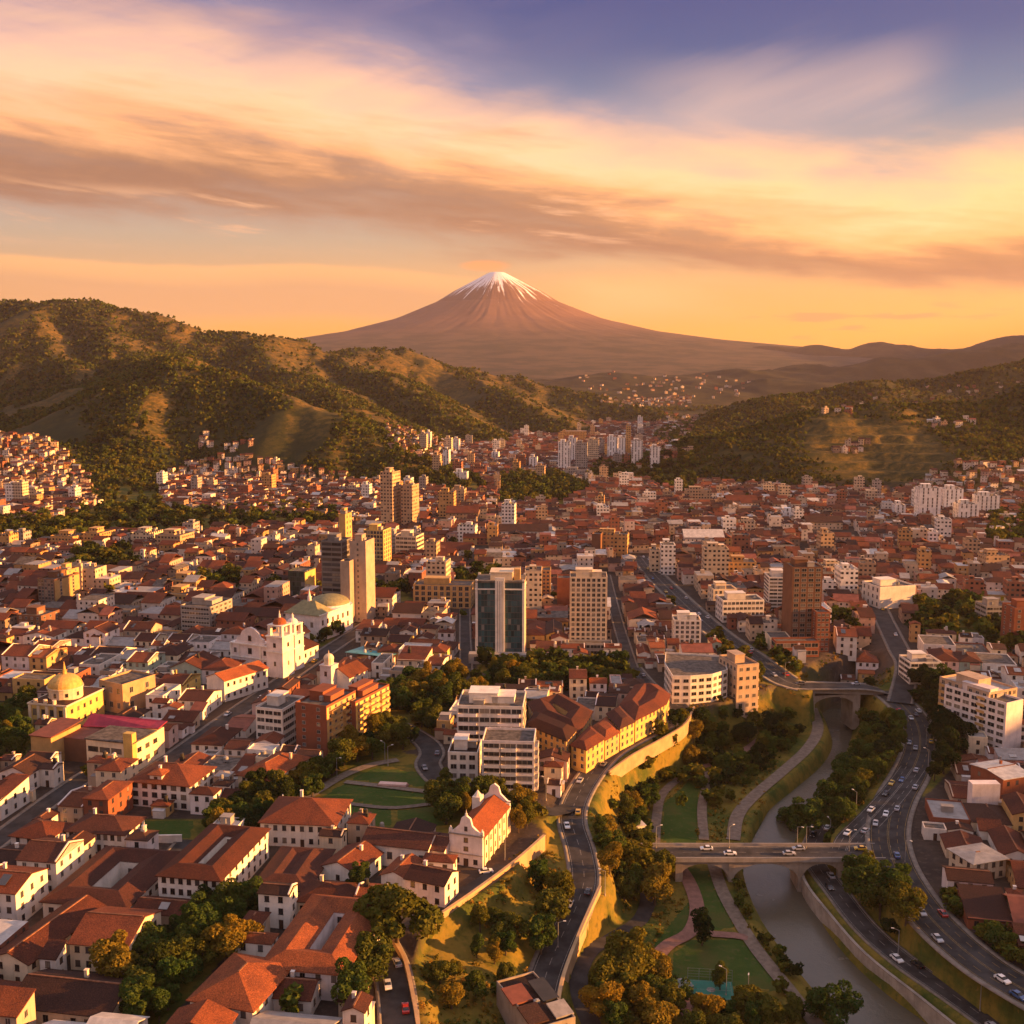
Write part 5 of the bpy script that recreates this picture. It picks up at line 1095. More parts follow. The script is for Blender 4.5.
# ------------------------------------------------------------------ hand-placed houses of the old town
RIDGE = flat('ridge_tiles', (.24, .11, .06), .9, .4, 1.2)
def house(px, py, wpx, dm, H, label, wall=None, roof=None, kind='hip', floors=2, rot=-9, z=None, short=None, **kw):
    p = base_at(px, py, z); s = proj(*p)[2] / F
    return make_house(p, math.radians(rot), wpx * s, dm, H, label, wall or WHITE, roof or TILE_A, kind, floors, short=short, **kw)
def make_house(p, rz, W_, D_, H, label, wall, roof, kind='hip', floors=2, name='house', cat='house', short=None, rise=None, fcols=None, rcols=None, lcols=0, win=(1.1, 1.5), door=True, fm=WOODF, cw=6.0, small=False):
    e = thing(name, label, cat, p, rz, short); claim(world_pts(p, rz, [(-W_ / 2 - .6, -.8), (W_ / 2 + .6, -.8), (W_ / 2 + .6, D_ + .6), (-W_ / 2 - .6, D_ + .6)]))
    rise = rise or min(W_, D_) * .2
    b = MB(); x0, x1 = -W_ / 2, W_ / 2; r = MB(); ov = .35 if small else .7
    if kind == 'hip': b.box(x0, x1, 0, D_, -3, H); r.hip(x0, x1, 0, D_, H, rise, ov)
    elif kind == 'gx': b.gable_wall(x0, x1, 0, D_, -3, H, rise, axis='x'); r.gable(x0, x1, 0, D_, H, rise, ov, axis='x')
    elif kind == 'gy': b.gable_wall(x0, x1, 0, D_, -3, H, rise, axis='y'); r.gable(x0, x1, 0, D_, H, rise, ov, axis='y')
    elif kind == 'shed': b.box(x0, x1, 0, D_, -3, H); r.slab([(x0 - ov, -ov, H - .1), (x1 + ov, -ov, H - .1), (x1 + ov, D_ + .2, H + rise), (x0 - ov, D_ + .2, H + rise)], .25); b.face([(x1, 0, H), (x1, D_, H), (x1, D_, H + rise - .2)]); b.face([(x0, D_, H), (x0, 0, H), (x0, D_, H + rise - .2)]); b.face([(x1, D_, H), (x0, D_, H), (x0, D_, H + rise - .2), (x1, D_, H + rise - .2)])
    elif kind == 'flat': b.box(x0, x1, 0, D_, -3, H)
    elif kind == 'court':
        o = [(x0, 0), (x1, 0), (x1, D_), (x0, D_)]; i_ = [(x0 + 2 * cw, 2 * cw), (x1 - 2 * cw, 2 * cw), (x1 - 2 * cw, D_ - 2 * cw), (x0 + 2 * cw, D_ - 2 * cw)]
        b.prism(o, -3, H, top=False)
        for k in range(4): a, c = i_[k], i_[(k + 1) % 4]; b.face([(*c, 0), (*a, 0), (*a, H), (*c, H)])
        m_ = [(x0 + cw, cw), (x1 - cw, cw), (x1 - cw, D_ - cw), (x0 + cw, D_ - cw)]; rise = cw * .42
        r.court_roof([(x0 - ov, -ov), (x1 + ov, -ov), (x1 + ov, D_ + ov), (x0 - ov, D_ + ov)], m_, i_, H - ov * .42, H + rise, H + .05)
        q = MB(); q.face([(*a, .12) for a in i_]); q.build('courtyard_floor', PAVE, e)
        iw = (x1 - x0) - 4 * cw; n = max(1, int(iw / 3.6))
        put_windows(e, [(x0 + 2 * cw + iw * (k + .5) / n, D_ - 2 * cw, H * (f + .5) / floors, 'front', win_mesh(1.0, 1.4, fm)) for k in range(n) for f in range(floors)])
    b.build('wall', wall, e)
    if kind == 'flat':
        ro = parapet_roof(e, W_, D_, H, wall, roof, .6, .25); roof_clutter(e, W_, D_, H, R.randint(0, 2))
    else: ro = r.build('roof', roof, e)
    n = int((W_ - 1) / 3.4) if fcols is None else fcols; m_ = int((D_ - 1) / 3.6) if rcols is None else rcols; fh = H / floors; sp = []
    for f in range(floors):
        for k in range(n):
            if door and f == 0 and k == n // 2: continue
            sp.append((x0 + .5 + (W_ - 1) * (k + .5) / n, 0, fh * (f + .5), 'front', win_mesh(min(win[0], (W_ - 1) / n - .5), min(win[1], fh * .55), fm)))
        for k in range(m_): sp.append((x1, .5 + (D_ - 1) * (k + .5) / m_, fh * (f + .5), 'right', win_mesh(win[0], min(win[1], fh * .55), fm)))
        for k in range(lcols): sp.append((x0, .5 + (D_ - 1) * (k + .5) / lcols, fh * (f + .5), 'left', win_mesh(win[0], min(win[1], fh * .55), fm)))
    put_windows(e, sp)
    if kind in ('gx', 'gy', 'hip') and min(W_, D_) > 3:
        zr = H + rise + .02; hp_ = min(W_, D_) / 2 if kind == 'hip' else .2; q = MB()
        if kind == 'gx' or kind == 'hip' and W_ >= D_: q.box(x0 + hp_, x1 - hp_ + .01, D_ / 2 - .2, D_ / 2 + .2, zr - .12, zr + .14)
        else: q.box(-.2, .2, hp_, D_ - hp_ + .01, zr - .12, zr + .14)
        q.build('ridge_cap', RIDGE, ro)
    if kind == 'gx' and small:
        for xs in (x0, x1 - .36):
            if R.random() < .45:
                up = .5; a_ = [(xs, -.1, H - .4), (xs, D_ / 2, H + rise + up), (xs, D_ + .1, H - .4)]; lo_ = [(xs, -.1, H - .4), (xs, -.1, H + up * .6), (xs, D_ / 2, H + rise + up), (xs, D_ + .1, H + up * .6), (xs, D_ + .1, H - .4)]
                q = MB(); q.face(lo_); q.face([(p_[0] + .36, p_[1], p_[2]) for p_ in lo_][::-1])
                for i_ in range(5): j_ = (i_ + 1) % 5; q.face([lo_[j_], lo_[i_], (lo_[i_][0] + .36, *lo_[i_][1:]), (lo_[j_][0] + .36, *lo_[j_][1:])])
                q.build('party_wall', R.choice((WHITE, wall, PALE)), e)
    if door and n: k = n // 2; xx = x0 + .5 + (W_ - 1) * (k + .5) / n; MB().box(xx - .6, xx + .6, -.1, 0, -.3, min(2.5, fh * .8)).build('door', DOORM, e)
    if R.random() < .4 and kind not in ('flat', 'shed', 'court'):
        xx = R.uniform(x0 * .6, x1 * .6); b = MB(); b.box(xx - .4, xx + .4, D_ * .7 - .4, D_ * .7 + .4, H, H + rise + .7); b.box(xx - .5, xx + .5, D_ * .7 - .5, D_ * .7 + .5, H + rise + .7, H + rise + .85, bottom=True); b.build('chimney', wall, ro)
    return e, W_, D_
house(190, 909, 66, 34, 9.5, 'large white courtyard house with tall walls and a square light well', WHITE, TILE_A, 'court', 3, -10, short='the large courtyard house', cw=4.0, fcols=7, rcols=8)
house(160, 808, 66, 18, 9.0, 'white mansion with red shuttered windows and a central turret', WHITE, TILE_A, 'hip', 3, -12, short='the white mansion', fcols=6, rcols=4, win=(1.8, 1.6))
house(157, 806, 13, 5, 11.5, 'narrow white turret bay on the front of the mansion', WHITE, TILE_C, 'hip', 3, -12, fcols=1, rcols=0, door=False)
house(254, 797, 38, 24, 7.5, 'white gabled house under tall trees beside the park street', CREAM, TILE_C, 'hip', 2, -24, rcols=5, fcols=3)
house(298, 847, 76, 20, 8.0, 'long white two-storey house facing the lawn with a hipped roof', WHITE, TILE_A, 'hip', 2, -6, short='the long lawn house', fcols=8, rcols=4)
house(303, 998, 86, 36, 7.5, 'wide courtyard house with orange roof slopes by the lower trees', PALE, TILE_C, 'court', 2, -10, short='the wide courtyard house', cw=4.4)
house(100, 972, 62, 18, 7.5, 'cream two-storey house with paired windows behind the yellow tree', CREAM, TILE_A, 'gx', 2, -8, short='the cream tree house', fcols=5, rcols=3)
house(85, 922, 90, 34, 5.4, 'long low courtyard house with a row of dark windows under the eaves', WHITE, TILE_B, 'court', 1, -9, short='the low courtyard house', cw=4.6, win=(1.3, 1.3))
house(96, 852, 62, 13, 6.6, 'long white house with dark hipped roof behind the walled lawn', WHITE, TILE_B, 'hip', 2, -9, fcols=8)
house(30, 857, 42, 12, 6.6, 'white corner house with two rows of square windows', WHITE, TILE_A, 'hip', 2, -14, fcols=3, rcols=2)
house(395, 867, 70, 11, 7.0, 'white convent range with long dark roof beside the pink chapel', WHITE, TILE_B, 'gx', 1, -14, short='the white convent range', fcols=6, rcols=2, win=(1.4, 2.0))
house(432, 868, 26, 11, 6.2, 'lower white convent house joined to the pink chapel', PALE, TILE_B, 'gx', 1, -16, fcols=3, rcols=0, win=(1.3, 1.9))
house(425, 905, 44, 9, 7.2, 'pale house with sunlit yellow end wall at the plaza edge', PALE, TILE_B, 'gx', 2, -22, short='the yellow end house', fcols=3, rcols=2)
house(394, 895, 28, 12, 5.6, 'low white house with orange roof behind the yellow end house', WHITE, TILE_C, 'gy', 1, -20, fcols=2)
house(338, 886, 40, 15, 5.2, 'white gabled house with one dark window in its gable', WHITE, TILE_A, 'gy', 1, -24, fcols=1, rcols=3, door=False)
house(280, 905, 56, 26, 5.0, 'dark roofed courtyard house with an empty black light well', CREAM, TILE_B, 'court', 1, -7, cw=4.6)
house(322, 920, 50, 12, 5.4, 'low house with open veranda under a red roof beside the big tree', CREAM, TILE_A, 'hip', 1, -8, fcols=5, win=(2.2, 2.0))
house(292, 1016, 40, 9, 4.8, 'small white house with two windows below the wide courtyard house', WHITE, TILE_A, 'gx', 1, -8, fcols=2, door=False)
house(222, 1032, 70, 20, 7.0, 'orange hipped house rising from the bottom edge', WHITE, TILE_C, 'hip', 2, -16, short='the bottom orange house')
house(60, 1030, 110, 15, 5.0, 'long dark roofed house along the bottom left edge', CREAM, TILE_D, 'gx', 1, -10)
house(10, 985, 44, 30, 6.5, 'house with cream front and three parallel red roofs at the left edge', CREAM, TILE_A, 'gy', 2, -16)
house(216, 700, 26, 26, 10, 'white house with steep orange roof and a row of windows before the church', WHITE, CTILE, 'gy', 2, -34, short='the steep orange house', fcols=0, rcols=7, door=False)
e, W_, D_ = house(556, 1056, 44, 22, 8, 'modern dark roofed building with skylights at the bottom edge', STONE, TILE_D, 'flat', 3, 26, z=-13, short='the dark skylight building')
for i, (x, y, a, c) in enumerate(((-3.6, 5, 2.6, 3.4), (3.2, 4, 2.4, 2.6), (-3.4, 14, 2.8, 3.2), (3.4, 13, 2.2, 4.2))): MB().slab([(x - a, y - c, 8.7), (x + a, y - c, 8.7), (x + a, y + c, 9.5), (x - a, y + c, 9.5)], .4).build('roof_panel', (TILE_D, TIN, RUST, DARK)[i], e)
house(989, 880, 40, 11, 6.5, 'beige flat building with three square windows among red roofs', CREAM, TIN, 'hip', 2, 18, rise=.5, short='the beige flat building', fcols=4, lcols=3)
house(1016, 800, 36, 16, 9, 'brick warehouse with a pale sheet roof on the right edge', BRICK, TINW, 'gx', 2, 20, rise=1.0, lcols=2)
e = MB(); e.box(-5, 5, 0, 4, -2, 10.5); o = e.build('blank_wall_house', [PALE]); o.location = on_ground(985, 812); tag(o, 'blank white upright house end among red roofs on the right', 'house'); claim(world_pts(o.location, 0, [(-5, 0), (5, 0), (5, 4), (-5, 4)]))
# ------------------------------------------------------------------ bridges and walls
def arch_bridge(name, label, A_, B_, arches, width, thick, zfoot, short, pier=1.6, rise=.62):
    A_ = np.array(A_); B_ = np.array(B_); d = (B_ - A_)[:2]; L = np.linalg.norm(d); rz = math.atan2(d[1], d[0])
    e = thing(name, label, 'bridge', A_, rz, short); dz = (B_[2] - A_[2]) / L; hw = width / 2
    def top(x): return dz * x - .12
    b = MB()
    lo = [(0, -hw, top(0) - thick), (L, -hw, top(L) - thick), (L, hw, top(L) - thick), (0, hw, top(0) - thick)]
    b.hull(lo, [(p[0], p[1], p[2] + thick) for p in lo], bottom=True); b.build('deck', STONE, e)
    for s in (-1, 1):
        b = MB(); y0, y1 = sorted((s * hw, s * (hw + .35)))
        b.hull([(0, y0, top(0) - thick), (L, y0, top(L) - thick), (L, y1, top(L) - thick), (0, y1, top(0) - thick)], [(0, y0, top(0) + 1.1), (L, y0, top(L) + 1.1), (L, y1, top(L) + 1.1), (0, y1, top(0) + 1.1)], bottom=True); b.build('parapet', GREYW, e)
    for t0, t1 in arches:
        x0, x1 = t0 * L, t1 * L; c = (x0 + x1) / 2; r = (x1 - x0) / 2; n = 18; b = MB(); xs = [c - r * math.cos(math.pi * i / n) for i in range(n + 1)]
        zt = min(top(x0), top(x1)) - thick; H_ = rise
        za = [zt - .8 - H_ + H_ * math.sin(math.pi * i / n) for i in range(n + 1)]
        for i in range(n):
            for y, fl in ((-hw + .3, 1), (hw - .3, 0)):
                q = [(xs[i], y, za[i]), (xs[i + 1], y, za[i + 1]), (xs[i + 1], y, zt + .05), (xs[i], y, zt + .05)]; b.face(q if fl else q[::-1])
            b.face([(xs[i], hw - .3, za[i]), (xs[i + 1], hw - .3, za[i + 1]), (xs[i + 1], -hw + .3, za[i + 1]), (xs[i], -hw + .3, za[i])])
        b.build('arch', STONE, e)
    ends = sorted({round(t * L, 3) for a in arches for t in a}); k = 0
    while k < len(ends):
        x = ends[k]; x2 = ends[k + 1] if k + 1 < len(ends) and ends[k + 1] - x < 9 else x; k += 2 if x2 != x else 1
        a_, c_ = (x, x2) if x2 != x else (x - pier / 2 - 1, x + pier / 2 + 1)
        MB().box(a_, c_, -hw + .1, hw - .1, zfoot - 6, top(x) - thick).build('pier', STONE, e)
    return e
def fr(px, a, b): return (px - a) / (b - a)
arch_bridge('arch_bridge', 'long grey stone bridge with three shallow arches carrying cars over the river', P(630, 853, -13), P(880, 853, -13), [(fr(677, 630, 880), fr(726, 630, 880)), (fr(731, 630, 880), fr(795, 630, 880)), (fr(799, 630, 880), fr(838, 630, 880))], 10.6, .5, -24, 'the long river bridge', rise=5.6, pier=.4)
arch_bridge('arch_bridge', 'shorter pale bridge with one wide arch at the upper bend of the river', P(781, 686, -2), P(878, 689, -5.6), [(fr(806, 781, 878), fr(851, 781, 878))], 12.4, 1.0, -15, 'the upper bridge', rise=7)
def wall_along(label, pts, h0, h1, th, mat, cop=None, step=3.0, short=None, dx=.8):
    q = smooth([P(*p) for p in pts], step); tn = np.gradient(q[:, :2], axis=0); tn /= np.linalg.norm(tn, axis=1)[:, None]; nr = np.stack([tn[:, 1], -tn[:, 0]], 1)
    o = q.mean(0); e = thing('retaining_wall', label, 'wall', o, 0, short)
    for nm, a, b_, w0, m_ in (('wall_face', h0, h1, th, mat), ('coping', h1, h1 + .25, th + .24, cop or mat)):
        V = []
        for i in range(len(q)):
            for s, z in ((-w0 / 2, a), (-w0 / 2, b_), (w0 / 2, b_), (w0 / 2, a)): V.append((*(q[i, :2] + nr[i] * (s + dx) - o[:2]), q[i, 2] + z - o[2]))
        n = len(q); Fq = [(4 * i + k, 4 * i + k + 1, 4 * i + k + 5, 4 * i + k + 4) for i in range(n - 1) for k in range(3)] + [(0, 1, 2, 3), (4 * n - 4, 4 * n - 1, 4 * n - 2, 4 * n - 3)]
        link(nm, new_mesh(nm, V, Fq, m_), e)
    return e
wall_along('long ochre stone wall holding up the chapel plaza above the grassy slope', [(418,930,0),(445,912,0),(470,895,0),(512,864,0),(542,838,0)], -5.5, 1.0, .7, SANDW, short='the plaza wall')
wall_along('curving pale wall along the outer edge of the cliff road', [(608,774,-.9),(632,757,-.7),(661,741,-.4),(684,726,-.2),(693,709,0)], -4.5, 1.0, .6, SANDW, dx=.4)
wall_along('ochre wall ribbon on the outer side of the descending road', [(556,1030,-13.2),(562,985,-12.3),(580,935,-9.8),(600,890,-6.6)], -4.0, 1.1, .7, SANDW, dx=0)
wall_along('ochre wall rising beside the short sunken road at the bottom', [(420,1040,-5),(413,1000,-4),(405,965,-2.4),(394,945,-1)], -4, 1.4, .7, SANDW, dx=0)
wall_along('low white garden wall behind the small walled lawn', [(122,843,0),(182,842,0)], -1, 2.2, .4, WHITE, dx=0)
wall_along('dark stone quay wall along the right bank of the river', [(962,1030,-19.5),(922,998,-19.5),(868,955,-19.5),(832,915,-19.5),(808,883,-19.5),(802,856,-19.5)], -8, .6, .7, STONE, dx=-1.0)

# ------------------------------------------------------------------ free land raster
RX0, RY0, RS = -1500.0, 150.0, 2.0
rx = np.arange(RX0, 1500, RS) + 1; ry = np.arange(RY0, 2800, RS) + 1; RXX, RYY = np.meshgrid(rx, ry)
busy = np.zeros(RXX.shape, bool)
n_ = (RYY < 900) & (np.abs(RXX) < 480)
c_, _z = near_road(RXX[n_], RYY[n_]); busy[n_] = c_ < .6
BUSYROAD = busy.copy()
gl = np.interp(RYY, BL[0][:, 1], BL[0][:, 0]); gr_ = np.interp(RYY, BL[-1][:, 1], BL[-1][:, 0])
busy |= (RXX > gl - 3) & (RXX < gr_ + 4) & (RYY < 545)
HH_ = hills(RXX, RYY); busy |= HH_ > 1.0
FREEGREEN = np.zeros(RXX.shape, bool)
for g in GREENS + LAWNS: FREEGREEN |= inpoly(RXX, RYY, g)
busy |= FREEGREEN
busy |= inpoly(RXX, RYY, PG([(505, 868), (520, 830), (545, 838)])) | inpoly(RXX, RYY, PG([(440, 905), (480, 868), (500, 862), (512, 868), (445, 915)]))
def mark(poly):
    x0, y0 = poly.min(0); x1, y1 = poly.max(0); i0, i1 = int((x0 - RX0) / RS), int((x1 - RX0) / RS) + 2; j0, j1 = int((y0 - RY0) / RS), int((y1 - RY0) / RS) + 2
    i0 = max(i0, 0); j0 = max(j0, 0)
    busy[j0:j1, i0:i1] |= inpoly(RXX[j0:j1, i0:i1], RYY[j0:j1, i0:i1], poly)
for f in FOOT: mark(f)
def free(c, u, v, w_, d_):
    for a in np.linspace(-.5, .5, 5):
        for b_ in np.linspace(-.5, .5, 5):
            q = c + u * w_ * a + v * d_ * b_; i = int((q[0] - RX0) / RS); j = int((q[1] - RY0) / RS)
            if not (0 <= i < busy.shape[1] and 0 <= j < busy.shape[0]) or busy[j, i]: return False
    return True

# ------------------------------------------------------------------ the town's blocks and lots
LOTS = []; YARDS = []
def district(x, y):
    px, py, _ = proj(x, y, 0)
    if px > 640 and py > 690 or px > 830: return 2
    if px > 455 and py < 700: return 1
    return 0
def town(theta, which, seed):
    rg = random.Random(seed); u = np.array([math.cos(theta), math.sin(theta)]); v = np.array([-math.sin(theta), math.cos(theta)]); o = np.array([0., 300.])
    bj = -260.0
    while bj < 2600:
        bh = rg.uniform(32, 44) if bj < 400 else rg.uniform(23, 30); bi = -1500.0 + rg.uniform(0, 30)
        while bi < 1500:
            bw = rg.uniform(38, 62); c = o + u * (bi + bw / 2) + v * (bj + bh / 2); bi += bw + 6.5
            if c[1] < 170 or c[1] > 2700: continue
            px, py, _ = proj(c[0], c[1], 0)
            if not (-330 < px < 1360) or py > 1180 or district(c[0], c[1]) != which: continue
            far = c[1] > 700
            if rg.random() < (.13 if not far else .05) and free(c, u, v, bw * .7, bh * .9):
                w_ = bw * rg.uniform(.62, .8); LOTS.append((c - v * bh * .44, theta, w_, bh * .88, 'court', rg.random())); 
                lots = [(c + u * (w_ / 2 + (bw - w_) / 4 + .2) * s, (bw - w_) / 2 - .6, bh * .8) for s in (-1, 1)]
                for q, a, b_ in lots:
                    if a > 5 and free(q, u, v, a, b_): LOTS.append((q - v * b_ / 2, theta, a, b_, 'gy', rg.random()))
                continue
            yard = (rg.uniform(0, 7) if rg.random() < .6 else .4) * (.5 if far else 1)
            for s in (-1, 1):
                x = -bw / 2
                while x < bw / 2 - 5:
                    a = min(rg.uniform(8.5, 17) if not far else rg.uniform(6.5, 12.5), bw / 2 - x)
                    if bw / 2 - x - a < 5: a = bw / 2 - x
                    dd = (bh - yard) / 2 * rg.uniform(.86, 1.0); off = s * (bh / 2 - dd / 2)
                    q = c + u * (x + a / 2) + v * off
                    k = rg.random()
                    kind = 'gx' if k < .50 else 'hip' if k < .62 else 'gy' if k < .74 else 'shed' if k < .82 else 'flat'
                    ok = free(q, u, v, a * .92, dd * .92)
                    if not ok:
                        for tw, td in ((.6, 1), (1, .6), (.5, .5)):
                            for sx in (-1, 1):
                                q2 = q + u * a * (1 - tw) / 2 * sx + v * dd * (1 - td) / 2 * (-s)
                                if a * tw > 5 and dd * td > 5 and free(q2, u, v, a * tw * .92, dd * td * .92): q, a2, d2, ok = q2, a * tw, dd * td, True; break
                            if ok: break
                        if ok: LOTS.append((q - v * d2 / 2, theta, a2 - .15, d2 - .1, kind, rg.random()))
                    else: LOTS.append((q - v * dd / 2, theta, a - .15, dd - .1, kind, rg.random()))
                    x += a
            if yard > 3.5: YARDS.append((c, theta, bw * .8, yard))
        bj += bh + (6.5 if bj < 400 else 4.5)
town(math.radians(-9), 0, 3); town(math.radians(-2), 1, 7); town(math.radians(-12), 2, 5)
for c, th, w_, d_, kind, k in LOTS:
    u = np.array([math.cos(th), math.sin(th)]); v = np.array([-math.sin(th), math.cos(th)])
    mark(np.array([c - u * w_ / 2, c + u * w_ / 2, c + u * w_ / 2 + v * d_, c - u * w_ / 2 + v * d_]))
frg = random.Random(31)
for q_ in range(16000):          # long low roofs packed along the far side of the river
    x, y = frg.uniform(95, 440), frg.uniform(220, 480); px, py, _ = proj(x, y, -4)
    if not (880 < px < 1420 and 745 < py < 1120): continue
    th = math.radians(-12 + frg.choice((0, 0, 8))); u = np.array([math.cos(th), math.sin(th)]); v = np.array([-math.sin(th), math.cos(th)]); c = np.array([x, y]); w_, d_ = frg.uniform(11, 24), frg.uniform(7, 13)
    if q_ > 9000: w_ *= .6; d_ *= .7
    if not free(c, u, v, w_ * .97, d_ * .97): continue
    LOTS.append((c - v * d_ / 2, th, w_, d_, frg.choice(('gx', 'gx', 'gx', 'shed', 'gy', 'flat')), frg.random()))
    mark(np.array([c - u * w_ / 2 - v * d_ / 2, c + u * w_ / 2 - v * d_ / 2, c + u * w_ / 2 + v * d_ / 2, c - u * w_ / 2 + v * d_ / 2]))
jj, ii = np.nonzero(~busy[:250]); perm = np.random.default_rng(8).permutation(len(jj))
for q_ in perm[:60000]:
    x, y = RX0 + RS * ii[q_] + 1, RY0 + RS * jj[q_] + 1
    if busy[jj[q_], ii[q_]]: continue
    px, py, _ = proj(x, y, 0)
    if not (-120 < px < 1150 and 520 < py < 1120): continue
    th = math.radians((-9, -2, -12)[district(x, y)]); u = np.array([math.cos(th), math.sin(th)]); v = np.array([-math.sin(th), math.cos(th)]); c = np.array([x, y])
    w_, d_ = frg.uniform(7, 15), frg.uniform(6, 12)
    for _k in range(3):
        if free(c, u, v, w_ * 1.0, d_ * 1.0): break
        w_ *= .78; d_ *= .78
    else: continue
    if min(w_, d_) < 4.2: continue
    LOTS.append((c - v * d_ / 2, th, w_, d_, frg.choice(('gx', 'gx', 'gy', 'hip', 'shed', 'flat')), frg.random() * .8 + .12))
    mark(np.array([c - u * w_ / 2 - v * d_ / 2, c + u * w_ / 2 - v * d_ / 2, c + u * w_ / 2 + v * d_ / 2, c - u * w_ / 2 + v * d_ / 2]))
WALLS = [(WHITE, 'white', 36), (CREAM, 'cream', 18), (PALE, 'blush', 14), (TANW, 'tan', 10), (OCHRE, 'ochre', 8), (PINK, 'pink', 6), (YELLOW, 'yellow', 3), (BRICK, 'brick', 4), (MINT, 'mint', 1)]
ROOFS = [(TILE_A, 'red tiles', 34), (TILE_B, 'maroon tiles', 26), (TILE_C, 'orange tiles', 16), (TILE_D, 'brown tiles', 14), (RUST, 'rusty sheeting', 5), (TIN, 'grey sheeting', 6)]
FLATS = [(SLAB, 'concrete roof', 60), (TIN, 'grey roof', 25), (TINW, 'pale roof', 15)]
def pick(rg, L): 
    t = rg.random() * sum(x[2] for x in L)
    for x in L:
        t -= x[2]
        if t <= 0: return x
    return L[-1]
SHAPEW = dict(gx='gabled', gy='pitched', hip='hipped', shed='sloping', flat='box', court='courtyard')
AUTO = []           # (thing, words) that still need a label of their own
DISTANT = MB(); DM = list(HSE.values()) + [TILE_A, TILE_B, TILE_C, TILE_D, RUST, TIN, SLAB, TINW]; NH = len(HSE)
def far_house(c, th, w_, d_, H, kind, rg, z0=None):
    z = hz(c[0], c[1]) if z0 is None else z0; cs, sn = math.cos(th), math.sin(th); m_ = rg.choices(range(NH), (30, 22, 12, 10, 16, 12))[0]; rm = NH + rg.choices(range(8), (34, 26, 12, 16, 4, 4, 2, 2))[0]
    b = MB(); x0, x1 = -w_ / 2, w_ / 2
    if kind == 'flat': rm = NH + rg.choices((5, 6, 7, 4), (3, 5, 2, 1))[0]; b.box(x0, x1, 0, d_, -4, H, m_, mtop=rm)
    elif kind in ('gx', 'shed', 'court'): b.box(x0, x1, 0, d_, -4, H, m_); b.gable(x0, x1, 0, d_, H, d_ * .2, .5, rm, 'x')
    elif kind == 'gy': b.box(x0, x1, 0, d_, -4, H, m_); b.gable(x0, x1, 0, d_, H, w_ * .2, .5, rm, 'y')
    else: b.box(x0, x1, 0, d_, -4, H, m_); b.hip(x0, x1, 0, d_, H, min(w_, d_) * .2, .5, rm)
    if kind == 'flat' and rg.random() < .5: a = rg.uniform(x0 * .5, x1 * .3); b.box(a, a + 2.6, d_ * .5, d_ * .5 + 2.4, H, H + 2.2, m_)
    for _k in range(2):
        if rg.random() < .45: a, q, g_ = rg.uniform(x0, x1), rg.uniform(-1, d_), rg.uniform(.8, 1.9); b.box(a - g_, a + g_, q - g_, q + g_, 0, H * rg.uniform(.6, 1.25), rg.choice((0, 1, m_, m_)), mtop=NH + rg.choice((5, 6, 6, 7, 1)))
    n = len(DISTANT.v); DISTANT.v += [(c[0] + cs * p[0] - sn * p[1], c[1] + sn * p[0] + cs * p[1], z + p[2]) for p in b.v]
    DISTANT.f += [tuple(i + n for i in f) for f in b.f]; DISTANT.m += b.m
def clutter(e, w_, d_, H, kind, rg):
    """sheds, tanks, skylights and yard walls that belong to one house"""
    if rg.random() < .45:
        x = rg.uniform(-.4, .4) * w_; y = d_ + .1 if rg.random() < .6 else -1.6; g_ = rg.uniform(1.2, 2.4); h = H * rg.uniform(.5, .9)
        b = MB(); b.box(x - g_, x + g_, y, y + 1.9, -1, h); o = b.build('annex', rg.choice((WHITE, CREAM, PALE, TANW)), e); r = MB(); r.slab([(x - g_ - .2, y - .2, h), (x + g_ + .2, y - .2, h), (x + g_ + .2, y + 2.1, h + .5), (x - g_ - .2, y + 2.1, h + .5)], .15); r.build('annex_roof', rg.choice((TINW, TIN, RUST, TILE_A)), o)
    if kind in ('gx', 'shed') and rg.random() < .4 and d_ > 5:
        k = min(w_, d_) * .2 / (d_ / 2) if kind == 'gx' else 2.2 / d_; x = rg.uniform(-.3, .3) * w_; y0, y1 = d_ * .12, d_ * .36; a = rg.uniform(.7, 1.6)
        r = MB(); r.slab([(x - a, y0, H + y0 * k + .38), (x + a, y0, H + y0 * k + .38), (x + a, y1, H + y1 * k + .38), (x - a, y1, H + y1 * k + .38)], .1); r.build('skylight', rg.choice((TINW, TIN, GLASS)), e)
    if rg.random() < .22:
        x = rg.uniform(-.3, .3) * w_; y = d_ * .5; z = H + (min(w_, d_) * .18 if kind != 'flat' else .05)
        b = MB(); b.box(x - .7, x + .7, y - .7, y + .7, H, z + .5); b.cyl(x, y, z + .5, z + 1.7, .65, .65, 9); b.cyl(x, y, z + 1.7, z + 1.95, .65, .15, 9); b.build('water_tank', rg.choice((METAL, TINW, DARK)), e)
rg = random.Random(21); cand = []
nbuilt = sum(1 for o in COL.objects if o.get('category') == 'house')
for L in LOTS:
    px, py, dep = proj(L[0][0], L[0][1], 0); inside = -15 < px < 1039 and py < 1050
    cand.append((dep if inside else 1e6 + dep, L, px, py))
cand.sort(key=lambda q: q[0])
nap = 0
